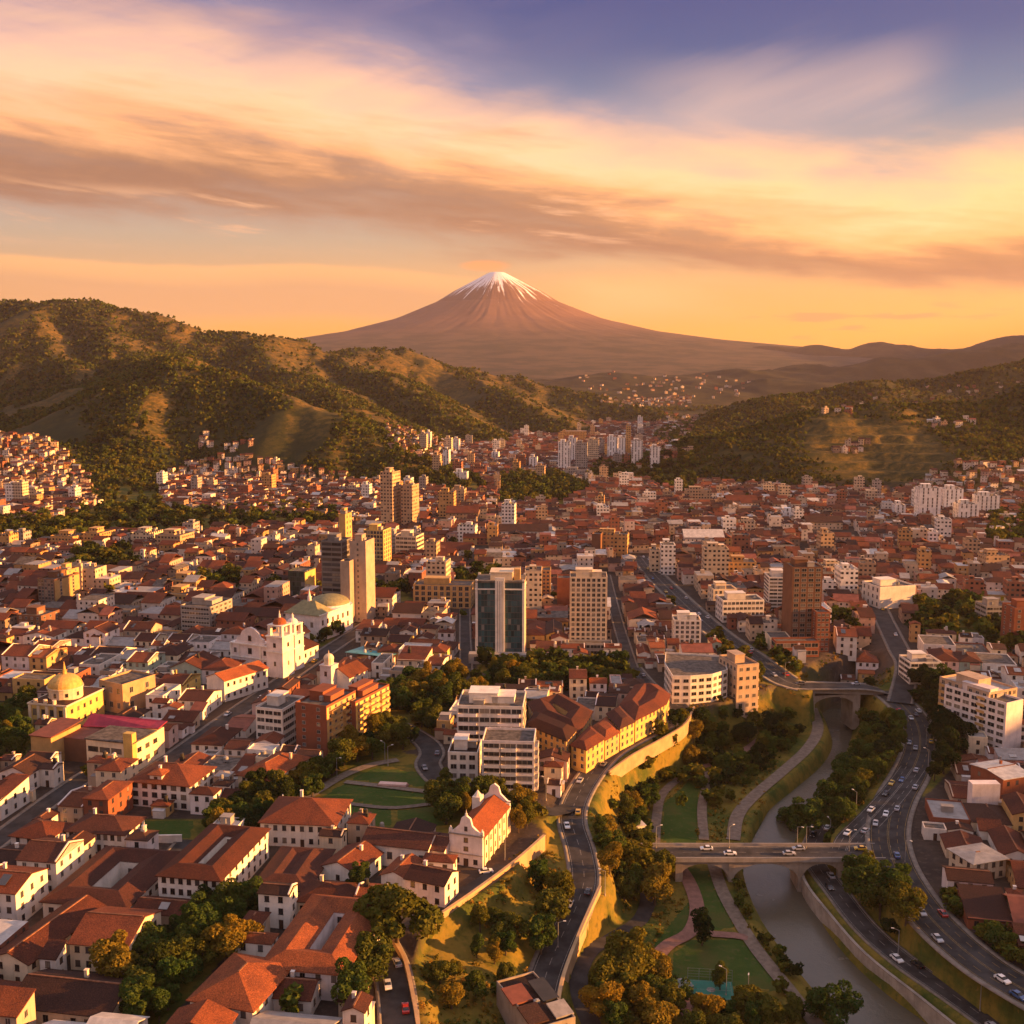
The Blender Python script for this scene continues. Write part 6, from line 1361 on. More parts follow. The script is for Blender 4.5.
for i, (dep, L, px, py) in enumerate(cand):
    c, th, w_, d_, kind, k = L; z = None
    right = px > 880 and py > 740
    if dep < 1e6 and dep > 560 and k < .030 and w_ > 8 and nap < 120 and (px > 330 or py < 555):      # mid-rise apartment blocks
        nap += 1; H = 12 + 13 * rg.random() ** 1.8; z = hz(c[0], c[1]); key = rg.choices(list(FAC), (30, 22, 18, 12, 10, 8))[0]
        e = empty('apartment_block', (c[0], c[1], z), th); tag(e, None, 'apartment building', 'mid-rise blocks among the tiled roofs')
        b = MB(); b.box(-w_ / 2, w_ / 2, 0, d_, -3, H); b.build('wall', FAC[key], e); parapet_roof(e, w_, d_, H, FAC[key], pick(rg, FLATS)[0], .8)
        b = MB(); a = rg.uniform(1.5, 2.6); xo = rg.uniform(-1, 1) * (w_ / 2 - 3); b.box(xo - a, xo + a, d_ * .3, d_ * .65, H + .08, H + 2.8); b.build('penthouse', FAC[key], e)
        AUTO.append((e, '%s %s-sided apartment block' % ('tall' if H > 22 else 'mid-height' if H > 17 else 'low', dict(white='white', cream='cream', tan='tan', ochre='ochre', brick='brick red', grey='grey')[key]), (c[0], c[1], z + 3)))
        continue
    fl = 1 + (k < .62) + (k < .16); H = 2.9 * fl + rg.uniform(.6, 1.6)
    if L[0][1] > 1500: H *= .75
    if 620 < dep < 1700 and 0.03 < k < .052: H = rg.uniform(10, 17); kind = 'flat'
    if right: fl = 1 + (k < .22); H = 2.7 * fl + rg.uniform(.5, 1.2)
    if dep < 1e6 and nbuilt < 300:
        nbuilt += 1; z = hz(c[0], c[1]); wl_, ww, _ = pick(rg, WALLS); rf, rw, _ = pick(rg, FLATS if kind == 'flat' else ROOFS)
        if kind == 'court' and min(w_, d_) < 24: kind = 'hip'
        far_ = dep > 430; wd_ = None
        e, *_r = make_house((c[0], c[1], z), th, w_, d_, H, None, wl_, rf, kind, fl, small=True, fcols=min(3 if far_ else 9, max(1, int((w_ - 1) / 3.2))), rcols=min(2 if far_ else 6, max(1, int((d_ - 1) / 4.2))), cw=min(w_, d_) * .15, rise=min(w_, d_) * rg.uniform(.15, .22) if kind != 'shed' else 2.2, fm=rg.choice((WOODF, FRAME, DARK)))
        clutter(e, w_, d_, H, kind, rg)
        e['group'] = 'houses of the old town' if px < 640 else 'houses across the river' if py > 690 else 'houses of the old town'
        AUTO.append((e, '%s%s house with %s' % ({1: 'low ', 2: '', 3: 'tall '}[fl], (ww + ' ' + SHAPEW[kind]), rw), (c[0], c[1], z + 3)))
    else: far_house(c, th, w_, d_, H, kind, rg)
# houses that climb the hillsides
def inpix(px, py, poly): return bool(inpoly(np.array([px]), np.array([py]), poly)[0])
HILLTOWN = [([(-120, 425), (0, 436), (35, 440), (62, 452), (88, 484), (98, 505), (60, 525), (-120, 530)], 1100, .9), ([(160, 505), (166, 478), (185, 470), (215, 464), (258, 464), (300, 472), (360, 484), (470, 497), (480, 514), (330, 520), (200, 514)], 1300, .88), ([(195, 434), (230, 430), (262, 446), (240, 458), (200, 450)], 10, .5), ([(385, 428), (410, 430), (470, 455), (520, 464), (520, 480), (440, 468), (390, 448)], 260, .75),
            ([(760, 530), (775, 500), (830, 498), (834, 525)], 60, .8), ([(905, 490), (960, 470), (1060, 465), (1060, 540), (900, 535)], 420, .85), ([(890, 505), (910, 488), (925, 520), (895, 525)], 60, .8), ([(640, 435), (665, 415), (700, 415), (690, 440), (660, 452)], 70, .5), ([(430, 445), (520, 455), (600, 442), (660, 442), (690, 455), (640, 470), (520, 478)], 420, .8), ([(800, 426), (930, 408), (1000, 398), (1024, 384), (900, 392), (820, 410)], 26, .4), ([(835, 452), (862, 444), (872, 452), (850, 458)], 16, .6), ([(920, 425), (975, 420), (980, 430), (925, 430)], 7, .6), ([(600, 402), (690, 398), (690, 408), (600, 408)], 60, .5), ([(560, 380), (620, 372), (760, 376), (740, 398), (640, 402), (600, 396)], 80, .5)]
nr_ = np.random.default_rng(12); TG = np.geomspace(900, 7500, 220)
for poly, n, _p in HILLTOWN:
    poly = np.array(poly, float); x0, y0 = poly.min(0); x1, y1 = poly.max(0); k_ = n * 5
    px, py = nr_.uniform(x0, x1, k_), nr_.uniform(y0, y1, k_); ok = inpoly(px, py, poly); px, py = px[ok][:int(n * 2)], py[ok][:int(n * 2)]
    xc = (px - 512) / F; yc = (512 - py) / F; dx_, dy_, dz_ = xc, cp + yc * spn, -spn + yc * cp      # view rays, followed to the slope
    X = (dx_ / dy_)[:, None] * TG[None]; Z = CAMZ + (dz_ / dy_)[:, None] * TG[None]; hgt = ground(X, np.repeat(TG[None], len(px), 0)); below = Z < hgt
    pts_ = []
    for i in range(len(px)):
        if not below[i].any() or len(pts_) >= n: continue
        k = int(below[i].argmax()); x, Y = X[i, k], TG[k]
        if any(abs(x - a) < 7.5 and abs(Y - b_) < 8.5 for a, b_ in pts_): continue
        pts_.append((x, Y)); sc_ = 1.0 if Y < 3400 else 1.3
        far_house(np.array([x, Y]), math.radians(rg.uniform(-25, 15)), rg.uniform(5.5, 10.5) * sc_, rg.uniform(5, 8.5) * sc_, rg.uniform(3, 7.5 if Y < 1700 else 5) * sc_, rg.choice(('gx', 'gx', 'gy', 'flat', 'shed')), rg, float(hgt[i, k]) + 1.0)
o = DISTANT.build('houses', DM); o.name = 'house_mass'; tag(o, 'crowded red-roofed houses of the valley floor and hillsides far from the river', None, None, 'stuff')
# small bits on the roofs and yards of the near town
for i in range(0): pass
# ------------------------------------------------------------------ trees
def leaf_quads(cen, rad, n, size, rng, flat_=.35):
    """leaf clumps on and inside a set of blobs"""
    cen = np.array(cen); rad = np.array(rad); w_ = rad ** 2; k = rng.choice(len(cen), n, p=w_ / w_.sum())
    d = rng.normal(size=(n, 3)); d /= np.linalg.norm(d, axis=1)[:, None]; d[:, 2] = np.abs(d[:, 2]) * np.where(rng.random(n) < .78, 1, -1)
    p = cen[k] + d * (rad[k] * (rng.random(n) ** .35 * .45 + .62))[:, None]
    nn = d + rng.normal(size=(n, 3)) * .7; nn /= np.linalg.norm(nn, axis=1)[:, None]
    a = np.cross(nn, rng.normal(size=(n, 3))); a /= np.linalg.norm(a, axis=1)[:, None]; b = np.cross(nn, a); s = (size * (.6 + .8 * rng.random(n)))[:, None]
    V = np.stack([p - a * s - b * s * .6, p + a * s - b * s * .6, p + a * s * .7 + b * s * .7, p - a * s * .7 + b * s * .7], 1).reshape(-1, 3)
    return V, np.arange(n * 4).reshape(n, 4)
def crown_blobs(rng, kind):
    if kind == 'tall': n = 8; c = [(rng.normal() * .5, rng.normal() * .5, 2.6 + i * 1.05) for i in range(n)]; r = [1.0 + .9 * math.sin(math.pi * (i + .8) / (n + .6)) for i in range(n)]
    elif kind == 'wide': n = 19; a = rng.random(n) * 6.28; q = 3.0 * np.sqrt(rng.random(n)); c = [(q[i] * math.cos(a[i]), q[i] * math.sin(a[i]), 4.6 + rng.normal() * .7 - q[i] * .28) for i in range(n)]; r = list(.55 + 1.15 * rng.random(n) ** 1.3)
    else: n = 17; a = rng.random(n) * 6.28; q = 2.1 * np.sqrt(rng.random(n)); c = [(q[i] * math.cos(a[i]), q[i] * math.sin(a[i]), 3.0 + 3.4 * (i / n) + rng.normal() * .4) for i in range(n)]; r = list(.55 + 1.15 * rng.random(n) ** 1.4)
    return c, r
CROWNS = {}; TRUNKS = []
for mi_, (mn, mm) in enumerate((('green', LEAF_G), ('olive', LEAF_O), ('yellow', LEAF_Y), ('dark', LEAF_D))):
    for si, kd in enumerate(('round', 'wide', 'round', 'tall')):
        g = np.random.default_rng(100 + mi_ * 10 + si); c, r = crown_blobs(g, kd); v, f = leaf_quads(c, r, 3800, .20, g)
        CROWNS[(mn, si)] = new_mesh('crown', v, f, mm)
for si in range(4):
    b = MB(); b.bar((0, 0, -.6), (.1, 0, 2.6), .26, .17, 7)
    for k in range(4): a = k * 1.6 + si; b.bar((.1, 0, 2.2 + .15 * k), (1.3 * math.cos(a), 1.3 * math.sin(a), 4.2 + .2 * k), .12, .04, 5)
    TRUNKS.append(b.mesh('trunk', BARK))
TREES = []
tr = random.Random(9)
def spot_ok(x, y, r=1.5):
    i = int((x - RX0) / RS); j = int((y - RY0) / RS)
    return 0 <= i < busy.shape[1] and 0 <= j < busy.shape[0] and not BUSYROAD[j, i]
FP = [f for f in FOOT]
taken = np.zeros(RXX.shape, bool)
for f in FOOT + [np.array([c - np.array([math.cos(th), math.sin(th)]) * w_ / 2, c + np.array([math.cos(th), math.sin(th)]) * w_ / 2, c + np.array([math.cos(th), math.sin(th)]) * w_ / 2 + np.array([-math.sin(th), math.cos(th)]) * d_, c - np.array([math.cos(th), math.sin(th)]) * w_ / 2 + np.array([-math.sin(th), math.cos(th)]) * d_]) for c, th, w_, d_, kd, k in LOTS]:
    x0, y0 = f.min(0); x1, y1 = f.max(0); i0, i1 = max(0, int((x0 - RX0) / RS)), int((x1 - RX0) / RS) + 2; j0, j1 = max(0, int((y0 - RY0) / RS)), int((y1 - RY0) / RS) + 2
    taken[j0:j1, i0:i1] |= inpoly(RXX[j0:j1, i0:i1], RYY[j0:j1, i0:i1], f)
wet = (RXX > np.interp(RYY, BL[5][:, 1], BL[5][:, 0]) - .5) & (RXX < np.interp(RYY, BL[8][:, 1], BL[8][:, 0]) + .5) & (RYY < 560)
def grove(poly, n, hts, kinds, zr=0.0, sep=.52, shp=(0, 1, 2, 0, 1, 2, 3), lawn_ok=False):
    """n trees scattered over a traced patch of ground"""
    W3 = np.array([on_ground(a, b, zr) for a, b in poly]); x0, y0 = W3[:, :2].min(0); x1, y1 = W3[:, :2].max(0); k = 0; t_ = 0
    while k < n and t_ < n * 30:
        t_ += 1; x, y = tr.uniform(x0, x1), tr.uniform(y0, y1)
        if not inpix(x, y, W3): continue
        i = int((x - RX0) / RS); j = int((y - RY0) / RS)
        if not (0 <= i < busy.shape[1] and 0 <= j < busy.shape[0]) or BUSYROAD[j, i] or taken[j, i] or wet[j, i]: continue
        h = tr.uniform(*hts)
        if any((x - q[0]) ** 2 + (y - q[1]) ** 2 < (sep * (h + q[3]) * .5) ** 2 for q in TREES): continue
        if not lawn_ok and any(inpix(x, y, l) for l in LAWNS): continue
        TREES.append((x, y, hz(x, y), h, tr.choice(kinds), tr.choice(shp))); k += 1
def tree_at(px, py, h, kind='olive', s=0, z=None):
    p = on_ground(px, py) if z is None else P(px, py, z); TREES.append((p[0], p[1], p[2], h, kind, s))
for q in ((397, 950, 19, 'olive', 1), (372, 985, 13, 'olive', 0), (352, 1010, 12, 'green', 2), (628, 990, 16, 'yellow', 0), (612, 1006, 13, 'olive', 0), (600, 1018, 10, 'yellow', 0), (645, 1020, 11, 'yellow', 2), (662, 1010, 9, 'olive', 0), (560, 905, 12, 'olive', 0), (548, 930, 12, 'olive', 2), (541, 955, 11, 'green', 0), (655, 905, 13, 'yellow', 0), (640, 880, 14, 'olive', 0), (662, 885, 12, 'olive', 2), (702, 945, 11, 'dark', 3), (720, 990, 8, 'olive', 3),
          (116, 990, 13, 'yellow', 0), (226, 966, 12, 'yellow', 2), (242, 958, 11, 'yellow', 0), (222, 838, 11, 'yellow', 1), (212, 832, 9, 'green', 0), (312, 800, 9, 'green', 0), (880, 920, 15, 'olive', 0), (905, 945, 11, 'olive', 0), (860, 905, 15, 'green', 2), (895, 900, 12, 'green', 0), (808, 835, 14, 'green', 0), (795, 830, 11, 'green', 1), (828, 812, 14, 'green', 2), (840, 790, 13, 'green', 0), (850, 640, 14, 'dark', 0), (520, 715, 8, 'olive', 0), (480, 810, 12, 'olive', 2), (495, 806, 11, 'olive', 0), (462, 812, 12, 'olive', 3), (440, 810, 11, 'olive', 0), (355, 898, 9, 'dark', 0), (362, 888, 8, 'green', 0), (832, 1024, 12, 'green', 1), (600, 675, 10, 'dark', 0), (548, 682, 10, 'green', 0)): tree_at(*q)
OL = ('olive', 'olive', 'green', 'yellow'); GR = ('green', 'green', 'olive', 'dark'); MX = ('green', 'olive', 'olive', 'dark', 'yellow')
grove([(622, 815), (650, 765), (705, 735), (745, 722), (775, 725), (790, 712), (770, 760), (700, 790), (652, 838), (622, 838)], 70, (4.5, 10), MX, -14)
grove([(604, 800), (636, 756), (700, 724), (745, 712), (740, 722), (650, 765), (622, 815)], 8, (3, 5), OL, -8)
grove([(425, 990), (480, 930), (525, 892), (552, 866), (562, 880), (552, 930), (530, 990), (500, 1015), (430, 1015)], 20, (3.5, 8), OL, -6)
grove([(600, 880), (596, 830), (640, 830), (652, 860), (640, 900), (610, 905)], 14, (5, 11), OL, -12)
grove([(585, 1024), (600, 985), (640, 965), (660, 990), (690, 1018), (790, 1018), (800, 1030), (590, 1040)], 26, (6, 11), ('yellow', 'olive', 'olive', 'green'), -20)
grove([(738, 860), (752, 905), (775, 945), (800, 985), (835, 1024), (805, 1024), (760, 975), (742, 925), (722, 868)], 18, (2.5, 5), OL, -21, .42)
grove([(840, 875), (870, 868), (900, 908), (950, 955), (1020, 1002), (1000, 1010), (930, 962), (885, 930), (850, 900)], 40, (4, 13), GR, -11)
grove([(812, 835), (830, 800), (852, 765), (876, 740), (890, 722), (905, 735), (885, 770), (850, 815), (836, 838)], 46, (6, 11), GR, -14, .45)
grove([(858, 700), (870, 690), (880, 740), (858, 760), (850, 740)], 18, (5, 10), GR, -14)
grove([(905, 690), (930, 680), (960, 690), (968, 720), (955, 765), (925, 790), (926, 740), (915, 705)], 55, (8, 15), ('green', 'dark', 'dark'), -3, .45)
grove([(690, 840), (735, 800), (770, 770), (795, 745), (810, 725), (800, 712), (760, 730), (720, 765), (700, 800)], 34, (3, 7), MX, -19)
grove([(336, 770), (332, 742), (400, 692), (470, 678), (560, 674), (566, 690), (520, 697), (455, 708), (425, 745), (400, 752)], 82, (7, 13), MX, 0, .45)
grove([(205, 838), (225, 815), (275, 788), (330, 770), (345, 764), (300, 805), (285, 815), (250, 838)], 34, (6, 11), MX, 0)
grove([(420, 800), (440, 790), (515, 802), (540, 815), (520, 835), (500, 815), (440, 826)], 24, (5, 10), OL, 0)
grove([(98, 1024), (150, 952), (215, 905), (262, 902), (258, 930), (210, 965), (160, 1024)], 40, (5, 11), GR, 0)
grove([(-20, 770), (-20, 702), (30, 705), (34, 735), (15, 770)], 16, (8, 13), ('yellow', 'olive', 'green'), 0)
grove([(738, 684), (704, 630), (760, 650), (800, 672), (790, 682)], 26, (6, 11), GR, 0)
grove([(500, 685), (560, 668), (640, 664), (650, 682), (600, 694)], 30, (6, 10), ('green', 'dark', 'olive'), 0)
grove([(925, 905), (938, 888), (985, 925), (1030, 955), (1030, 985), (980, 955)], 22, (3.5, 6), GR, -4)
grove([(270, 652), (276, 640), (328, 630), (332, 640), (298, 658)], 16, (5, 8), GR, 0)
NAMED = [(8.5, 'tree')]
rest = []
order = sorted(range(len(TREES)), key=lambda i: -TREES[i][3] / proj(*TREES[i][:3])[2])
COLW = dict(green='deep green', olive='olive', yellow='yellowing', dark='very dark green'); SHW = ('rounded', 'spreading', 'bushy', 'slender')
for r_, i in enumerate(order):
    x, y, z, h, kd, s = TREES[i]
    if r_ >= 300: rest.append(TREES[i]); continue
    e = empty('tree', (x, y, z), tr.uniform(0, 6.28)); k = h / (7.6 if s != 3 else 11.0); kx = k * tr.uniform(.95, 1.35); e.scale = (kx, kx * tr.uniform(.9, 1.1), k); tag(e, None, 'tree', 'trees of the gorge and the town')
    link('trunk', TRUNKS[s], e); link('crown', CROWNS[(kd, s)], e)
    q = proj(x, y, z); AUTO.append((e, '%s %s%s tree' % ('tall' if h > 11 else 'small' if h < 6.5 else 'mid-sized', (SHW[s] + ' '), COLW[kd]), (x, y, z + h * .5)))
# trees of the farther town, of yards and of green patches: one mass
fr_ = np.random.default_rng(77)
def proto(n, size, seed):
    g = np.random.default_rng(seed); c, r = crown_blobs(g, 'round'); return leaf_quads(c, r, n, size, g)[0]
def mass(name, pts, mats, nq, size, label):
    """many small trees as one object"""
    pr = [proto(nq, size, 50 + i) for i in range(5)]; V = []; M = []
    for x, y, z, h in pts:
        v = pr[fr_.integers(5)]; a = fr_.random() * 6.28; c, s = math.cos(a), math.sin(a); k = h / 7.6; w_ = k * (1 + .4 * fr_.random())
        V.append(np.stack([x + w_ * (c * v[:, 0] - s * v[:, 1]), y + w_ * (s * v[:, 0] + c * v[:, 1]), z - .12 * h + k * v[:, 2]], 1)); M.append(np.full(nq, fr_.integers(len(mats))))
    V = np.concatenate(V); o = link(name, new_mesh(name, V, np.arange(len(V)).reshape(-1, 4), mats, np.concatenate(M))); tag(o, label, None, None, 'stuff'); return o
pts = [(q[0], q[1], q[2], q[3]) for q in rest]
for g in GREENS:
    x0, y0 = g[:, :2].min(0); x1, y1 = g[:, :2].max(0)
    if y0 < 520: continue
    n = int(min(420, (x1 - x0) * (y1 - y0) / 55))
    for _ in range(n):
        x, y = tr.uniform(x0, x1), tr.uniform(y0, y1)
        if inpix(x, y, g): pts.append((x, y, hz(x, y), tr.uniform(6, 12)))
for c, th, w_, d_ in YARDS:
    if tr.random() < .5:
        a = tr.uniform(-.5, .5) * w_; x, y = c[0] + math.cos(th) * a, c[1] + math.sin(th) * a; pts.append((x, y, 0, tr.uniform(3, 7)))
for _ in range(900):
    y = tr.uniform(650, 2300); x = tr.uniform(-.55, .55) * y; i = int((x - RX0) / RS); j = int((y - RY0) / RS)
    if 0 <= i < busy.shape[1] and 0 <= j < busy.shape[0] and not busy[j, i]: pts.append((x, y, 0, tr.uniform(5, 10)))
mass('woodland', pts, [LEAF_G, LEAF_D, LEAF_O], 170, .75, 'trees of the farther town, yards and green belts')
# forest of the hills
n = 190000; Y = 1150 * (3400 / 1150) ** fr_.random(n); X = (fr_.random(n) * 1.5 - .75) * Y; g_ = hills(X, Y)
dn = fbm(X / 160, Y / 220, 4); slope_ = fbm(X / 60 + 40, Y / 90, 3)
keep = (g_ > 3) & (dn * .55 + .2 * slope_ - .7 * (relief(X, Y) - .62) + .10 * np.clip(g_ / 200, 0, 1) > .235 + .06 * (fr_.random(n) - .5)) & (terraced(X, Y) < .3 + .5 * fr_.random(n)); X = X[keep]; Y = Y[keep]; keep = lit_meadow(X, Y) < .3 + .9 * fr_.random(len(X)) ** 2.2; X = X[keep]; Y = Y[keep]; Z = ground(X, Y)
sel = np.ones(len(X), bool)
for poly, _n, _p in HILLTOWN:
    pp = np.stack(proj(X, Y, Z)[:2], 1); ins_ = inpoly(pp[:, 0], pp[:, 1], np.array(poly, float)); sel &= ~(ins_ & (fr_.random(len(X)) < _p))
X, Y, Z = X[sel], Y[sel], Z[sel]
print('forest', len(X))
if len(X) > 76000: q = fr_.permutation(len(X))[:76000]; X, Y, Z = X[q], Y[q], Z[q]
HT = 3.4 + 3.4 * fr_.random(len(X)) ** 1.5; HT *= np.clip(Y / 1800, .8, 1.2)
mass('forest', list(zip(X, Y, Z, HT)), [LEAF_D, LEAF_G, LEAF_G, LEAF_O], 14, 2.1, 'dark forest covering the hillsides')
DRY = leaf('dry_grass', (.26, .16, .03), (.32, .21, .045))
# shrubs and tall grass on the slopes of the gorge
sh = []
X = fr_.uniform(-60, 330, 60000); Y = fr_.uniform(225, 560, 60000)
l0 = np.interp(Y, BL[1][:, 1], BL[1][:, 0]); r0 = np.interp(Y, BL[-1][:, 1], BL[-1][:, 0]); d_ = fbm(X / 14, Y / 14, 3)
ok = (X > l0 + .5) & (X < r0) & (d_ > .42); X, Y = X[ok], Y[ok]
I = ((X - RX0) / RS).astype(int); J = ((Y - RY0) / RS).astype(int); ok = ~BUSYROAD[J, I] & ~wet[J, I] & ~taken[J, I]
for l in LAWNS: ok &= ~inpoly(X, Y, l)
X, Y = X[ok], Y[ok]; Z = height(X, Y)
if len(X) > 22000: q = fr_.permutation(len(X))[:22000]; X, Y, Z = X[q], Y[q], Z[q]
mass('undergrowth', [(x, y, z - .35, h) for x, y, z, h in zip(X, Y, Z, (.55 + 1.5 * fr_.random(len(X)) ** 3))], [LEAF_O, LEAF_G, LEAF_Y, DRY, LEAF_Y, DRY], 22, 1.0, 'shrubs and tall grass on the slopes of the gorge')

# ------------------------------------------------------------------ cars
PAINT = {}
for k, c in dict(white=(.75, .74, .72), silver=(.40, .40, .41), black=(.02, .02, .022), red=(.40, .03, .02), blue=(.04, .10, .25), yellow=(.62, .38, .03), grey=(.14, .14, .15)).items():
    m, t, b = pbr('car_paint_' + k, .25, .5); b.inputs['Base Color'].default_value = (*c, 1); b.inputs['Coat Weight'].default_value = .5; PAINT[k] = m
TYRE = flat('tyre_rubber', (.02, .02, .02), .9); RIM = flat('wheel_rim', (.3, .3, .3), .4); m, t, b = pbr('car_glass', .06, .6); b.inputs['Base Color'].default_value = (.015, .017, .02, 1); CARG = m
m, t, b = pbr('headlight_glass', .2, .6); b.inputs['Base Color'].default_value = (.7, .68, .6, 1); HEADL = m; m, t, b = pbr('tail_light', .3, .6); b.inputs['Base Color'].default_value = (.35, .01, .01, 1); TAILL = m
def extr(prof, y0, y1, b, m=0, taper=0.0):
    n = len(prof); A_ = [(x, y0 + (taper if z > .95 else 0), z) for x, z in prof]; B_ = [(x, y1 - (taper if z > .95 else 0), z) for x, z in prof]
    b.face(A_, m); b.face(B_[::-1], m)
    for i in range(n): j = (i + 1) % n; b.face([A_[j], A_[i], B_[i], B_[j]], m)
body = MB(); extr([(-2.1, .32), (2.1, .32), (2.15, .62), (1.95, .82), (1.0, .95), (-1.75, .98), (-2.12, .85)], -.86, .86, body)
cabin = MB(); extr([(1.0, .94), (.35, 1.40), (-1.05, 1.42), (-1.75, .97)], -.80, .80, cabin, 0, .12)
roofc = MB(); roofc.box(-1.02, .32, -.66, .66, 1.415, 1.455)
whl = MB(); n = 12
ring = [(.33 * math.cos(2 * math.pi * i / n), .33 * math.sin(2 * math.pi * i / n)) for i in range(n)]
A_ = [(x, -.1, z) for x, z in ring]; B_ = [(x, .1, z) for x, z in ring]; whl.hull(A_, B_, 0, True, True); WHM = whl.mesh('wheel', TYRE)
hl = MB(); hl.box(-.04, .04, -.2, .2, -.08, .08, 0, True); HLM = hl.mesh('headlight', HEADL); TLM = hl.mesh('tail_light', TAILL); CABM = cabin.mesh('cabin', CARG)
BODYM = {k: body.mesh('body', p_) for k, p_ in PAINT.items()}; ROOFM = {k: roofc.mesh('car_roof', p_) for k, p_ in PAINT.items()}
def car(x, y, z, rz, colr, label):
    e = empty('car', (x, y, z), rz); tag(e, label, 'car', 'cars on the roads'); link('body', BODYM[colr], e); link('cabin', CABM, e); link('car_roof', ROOFM[colr], e)
    for sx in (-1.3, 1.3):
        for sy in (-.8, .8): link('wheel', WHM, e, (sx, sy, .33))
    for sy in (-.6, .6): link('headlight', HLM, e, (2.08, sy, .68)); link('tail_light', TLM, e, (-2.1, sy, .74))
    return e
CW = ('white', 'white', 'white', 'silver', 'silver', 'black', 'grey', 'red', 'blue', 'yellow')
cr = random.Random(4); PARKED = []
def cars_on(road, words_, n, lanes, a=0.02, b=.98):
    q = ROADS[road][0]; i_ = list(ROADS).index(road); dz = .03 + .006 * i_ + .03; s = np.r_[0, np.cumsum(np.linalg.norm(np.diff(q[:, :2], axis=0), axis=1))]; L = s[-1]; out = []
    for o, dirn in lanes:
        k = max(1, round(n / len(lanes))); base_ = np.linspace(a, b, k) 
        for t_ in base_: out.append((min(b, max(a, t_ + cr.uniform(-.35, .35) * (b - a) / k)), o, dirn))
    out.sort(); cnt = {}
    for t_, o, dirn in out:
        d = t_ * L; x, y, z = (np.interp(d, s, q[:, k]) for k in range(3)); x2, y2 = (np.interp(d + 1.5, s, q[:, k]) for k in range(2)); x1, y1 = (np.interp(d - 1.5, s, q[:, k]) for k in range(2))
        tx, ty = x2 - x1, y2 - y1; l_ = math.hypot(tx, ty); tx /= l_; ty /= l_
        if any((x + ty * o - a_) ** 2 + (y - tx * o - b_) ** 2 < 27 for a_, b_ in PARKED): continue
        PARKED.append((x + ty * o, y - tx * o)); c = cr.choice(CW); cnt[c] = cnt.get(c, 0) + 1
        car(x + ty * o, y - tx * o, z + dz, math.atan2(ty, tx) + (0 if dirn > 0 else math.pi), c, '%s car, %s of its colour %s' % (c, ['first', 'second', 'third', 'fourth', 'fifth', 'sixth', 'seventh', 'eighth', 'ninth', 'tenth', '11th', '12th', '13th', '14th', '15th'][cnt[c] - 1], words_))
cars_on('avenue', 'up the riverside avenue from the bottom', 28, [(-4.3, -1), (-1.6, -1), (1.6, 1), (4.3, 1)], .02, .9)
cars_on('slip_road', 'down the slip road towards the long bridge', 7, [(-2.2, -1), (2.2, 1)], .05, .85)
cars_on('bridge_road', 'across the long bridge starting at its park end', 9, [(-1.9, -1), (1.9, 1)], .06, .92)
cars_on('river_road', 'up the low quay road from the bottom', 7, [(-1.7, -1), (1.7, 1)])
cars_on('mid_avenue', 'down the wide town avenue towards the upper bridge', 26, [(-4.4, -1), (-1.6, -1), (1.6, 1), (4.4, 1)])
cars_on('upper_bridge_road', 'across the upper bridge', 5, [(-2.2, -1), (2.2, 1)], .02, .8)
cars_on('wall_road', 'down the cliff road from the town', 12, [(-2.0, -1), (2.0, 1)], .05, .8)
cars_on('lower_road', 'in the queue on the short sunken road', 8, [(-1.8, -1), (1.8, 1)], .05, .8)
cars_on('park_street', 'along the bending park street', 8, [(-2, -1), (2, 1)])
cars_on('church_street', 'along the street beside the white church', 8, [(-2, -1), (2, 1)])
cars_on('hill_street', 'down the diagonal street above the right junction', 6, [(-2, -1), (2, 1)], .02, .55)
for i, (a, b_, c, l, r_) in enumerate(((486, 873, 'white', 'white car parked alone beside the pale pink chapel', 15), (40, 982, 'white', 'white car parked first in the yard by the cream house', 70), (47, 983, 'silver', 'silver car parked in the yard by the cream house', 70), (66, 984, 'black', 'black car parked in the shade before the cream house', 60), (76, 984, 'grey', 'grey car parked nearest the yellow tree at the cream house', 60))):
    p = on_ground(a, b_); car(p[0], p[1], p[2] + .06, math.radians(r_), c, l)

def bus(road, t_, off, rev, colr, label):
    q = ROADS[road][0]; s = np.r_[0, np.cumsum(np.linalg.norm(np.diff(q[:, :2], axis=0), axis=1))]; d = t_ * s[-1]; dz = .06 + .006 * list(ROADS).index(road)
    a = np.array([np.interp(d - 4, s, q[:, k]) for k in range(3)]); b_ = np.array([np.interp(d + 4, s, q[:, k]) for k in range(3)]); v = (b_ - a)[:2] / np.linalg.norm((b_ - a)[:2]); m_ = (a + b_) / 2
    e = empty('bus', (m_[0] + v[1] * off, m_[1] - v[0] * off, m_[2] + dz), math.atan2(v[1], v[0]) + (math.pi if rev else 0)); tag(e, label, 'bus', 'buses on the roads')
    b = MB(); b.box(-5.2, 5.2, -1.25, 1.25, .35, 1.35, 0, True); b.box(-5.2, 5.1, -1.22, 1.22, 2.45, 3.05, 0); b.box(-5.2, -4.9, -1.22, 1.22, 1.35, 2.45); b.build('body', PAINT[colr], e)
    MB().box(-4.9, 5.08, -1.2, 1.2, 1.35, 2.45).build('window_band', CARG, e); MB().box(-2.4, .2, -.8, .8, 3.05, 3.25).build('roof_unit', METAL, e)
    for sx in (-3.4, 3.4):
        for sy in (-1.12, 1.12): o = link('wheel', WHM, e, (sx, sy, .45)); o.scale = (1.4, 1.4, 1.4)
    for sy in (-.9, .9): link('headlight', HLM, e, (5.18, sy, .8))
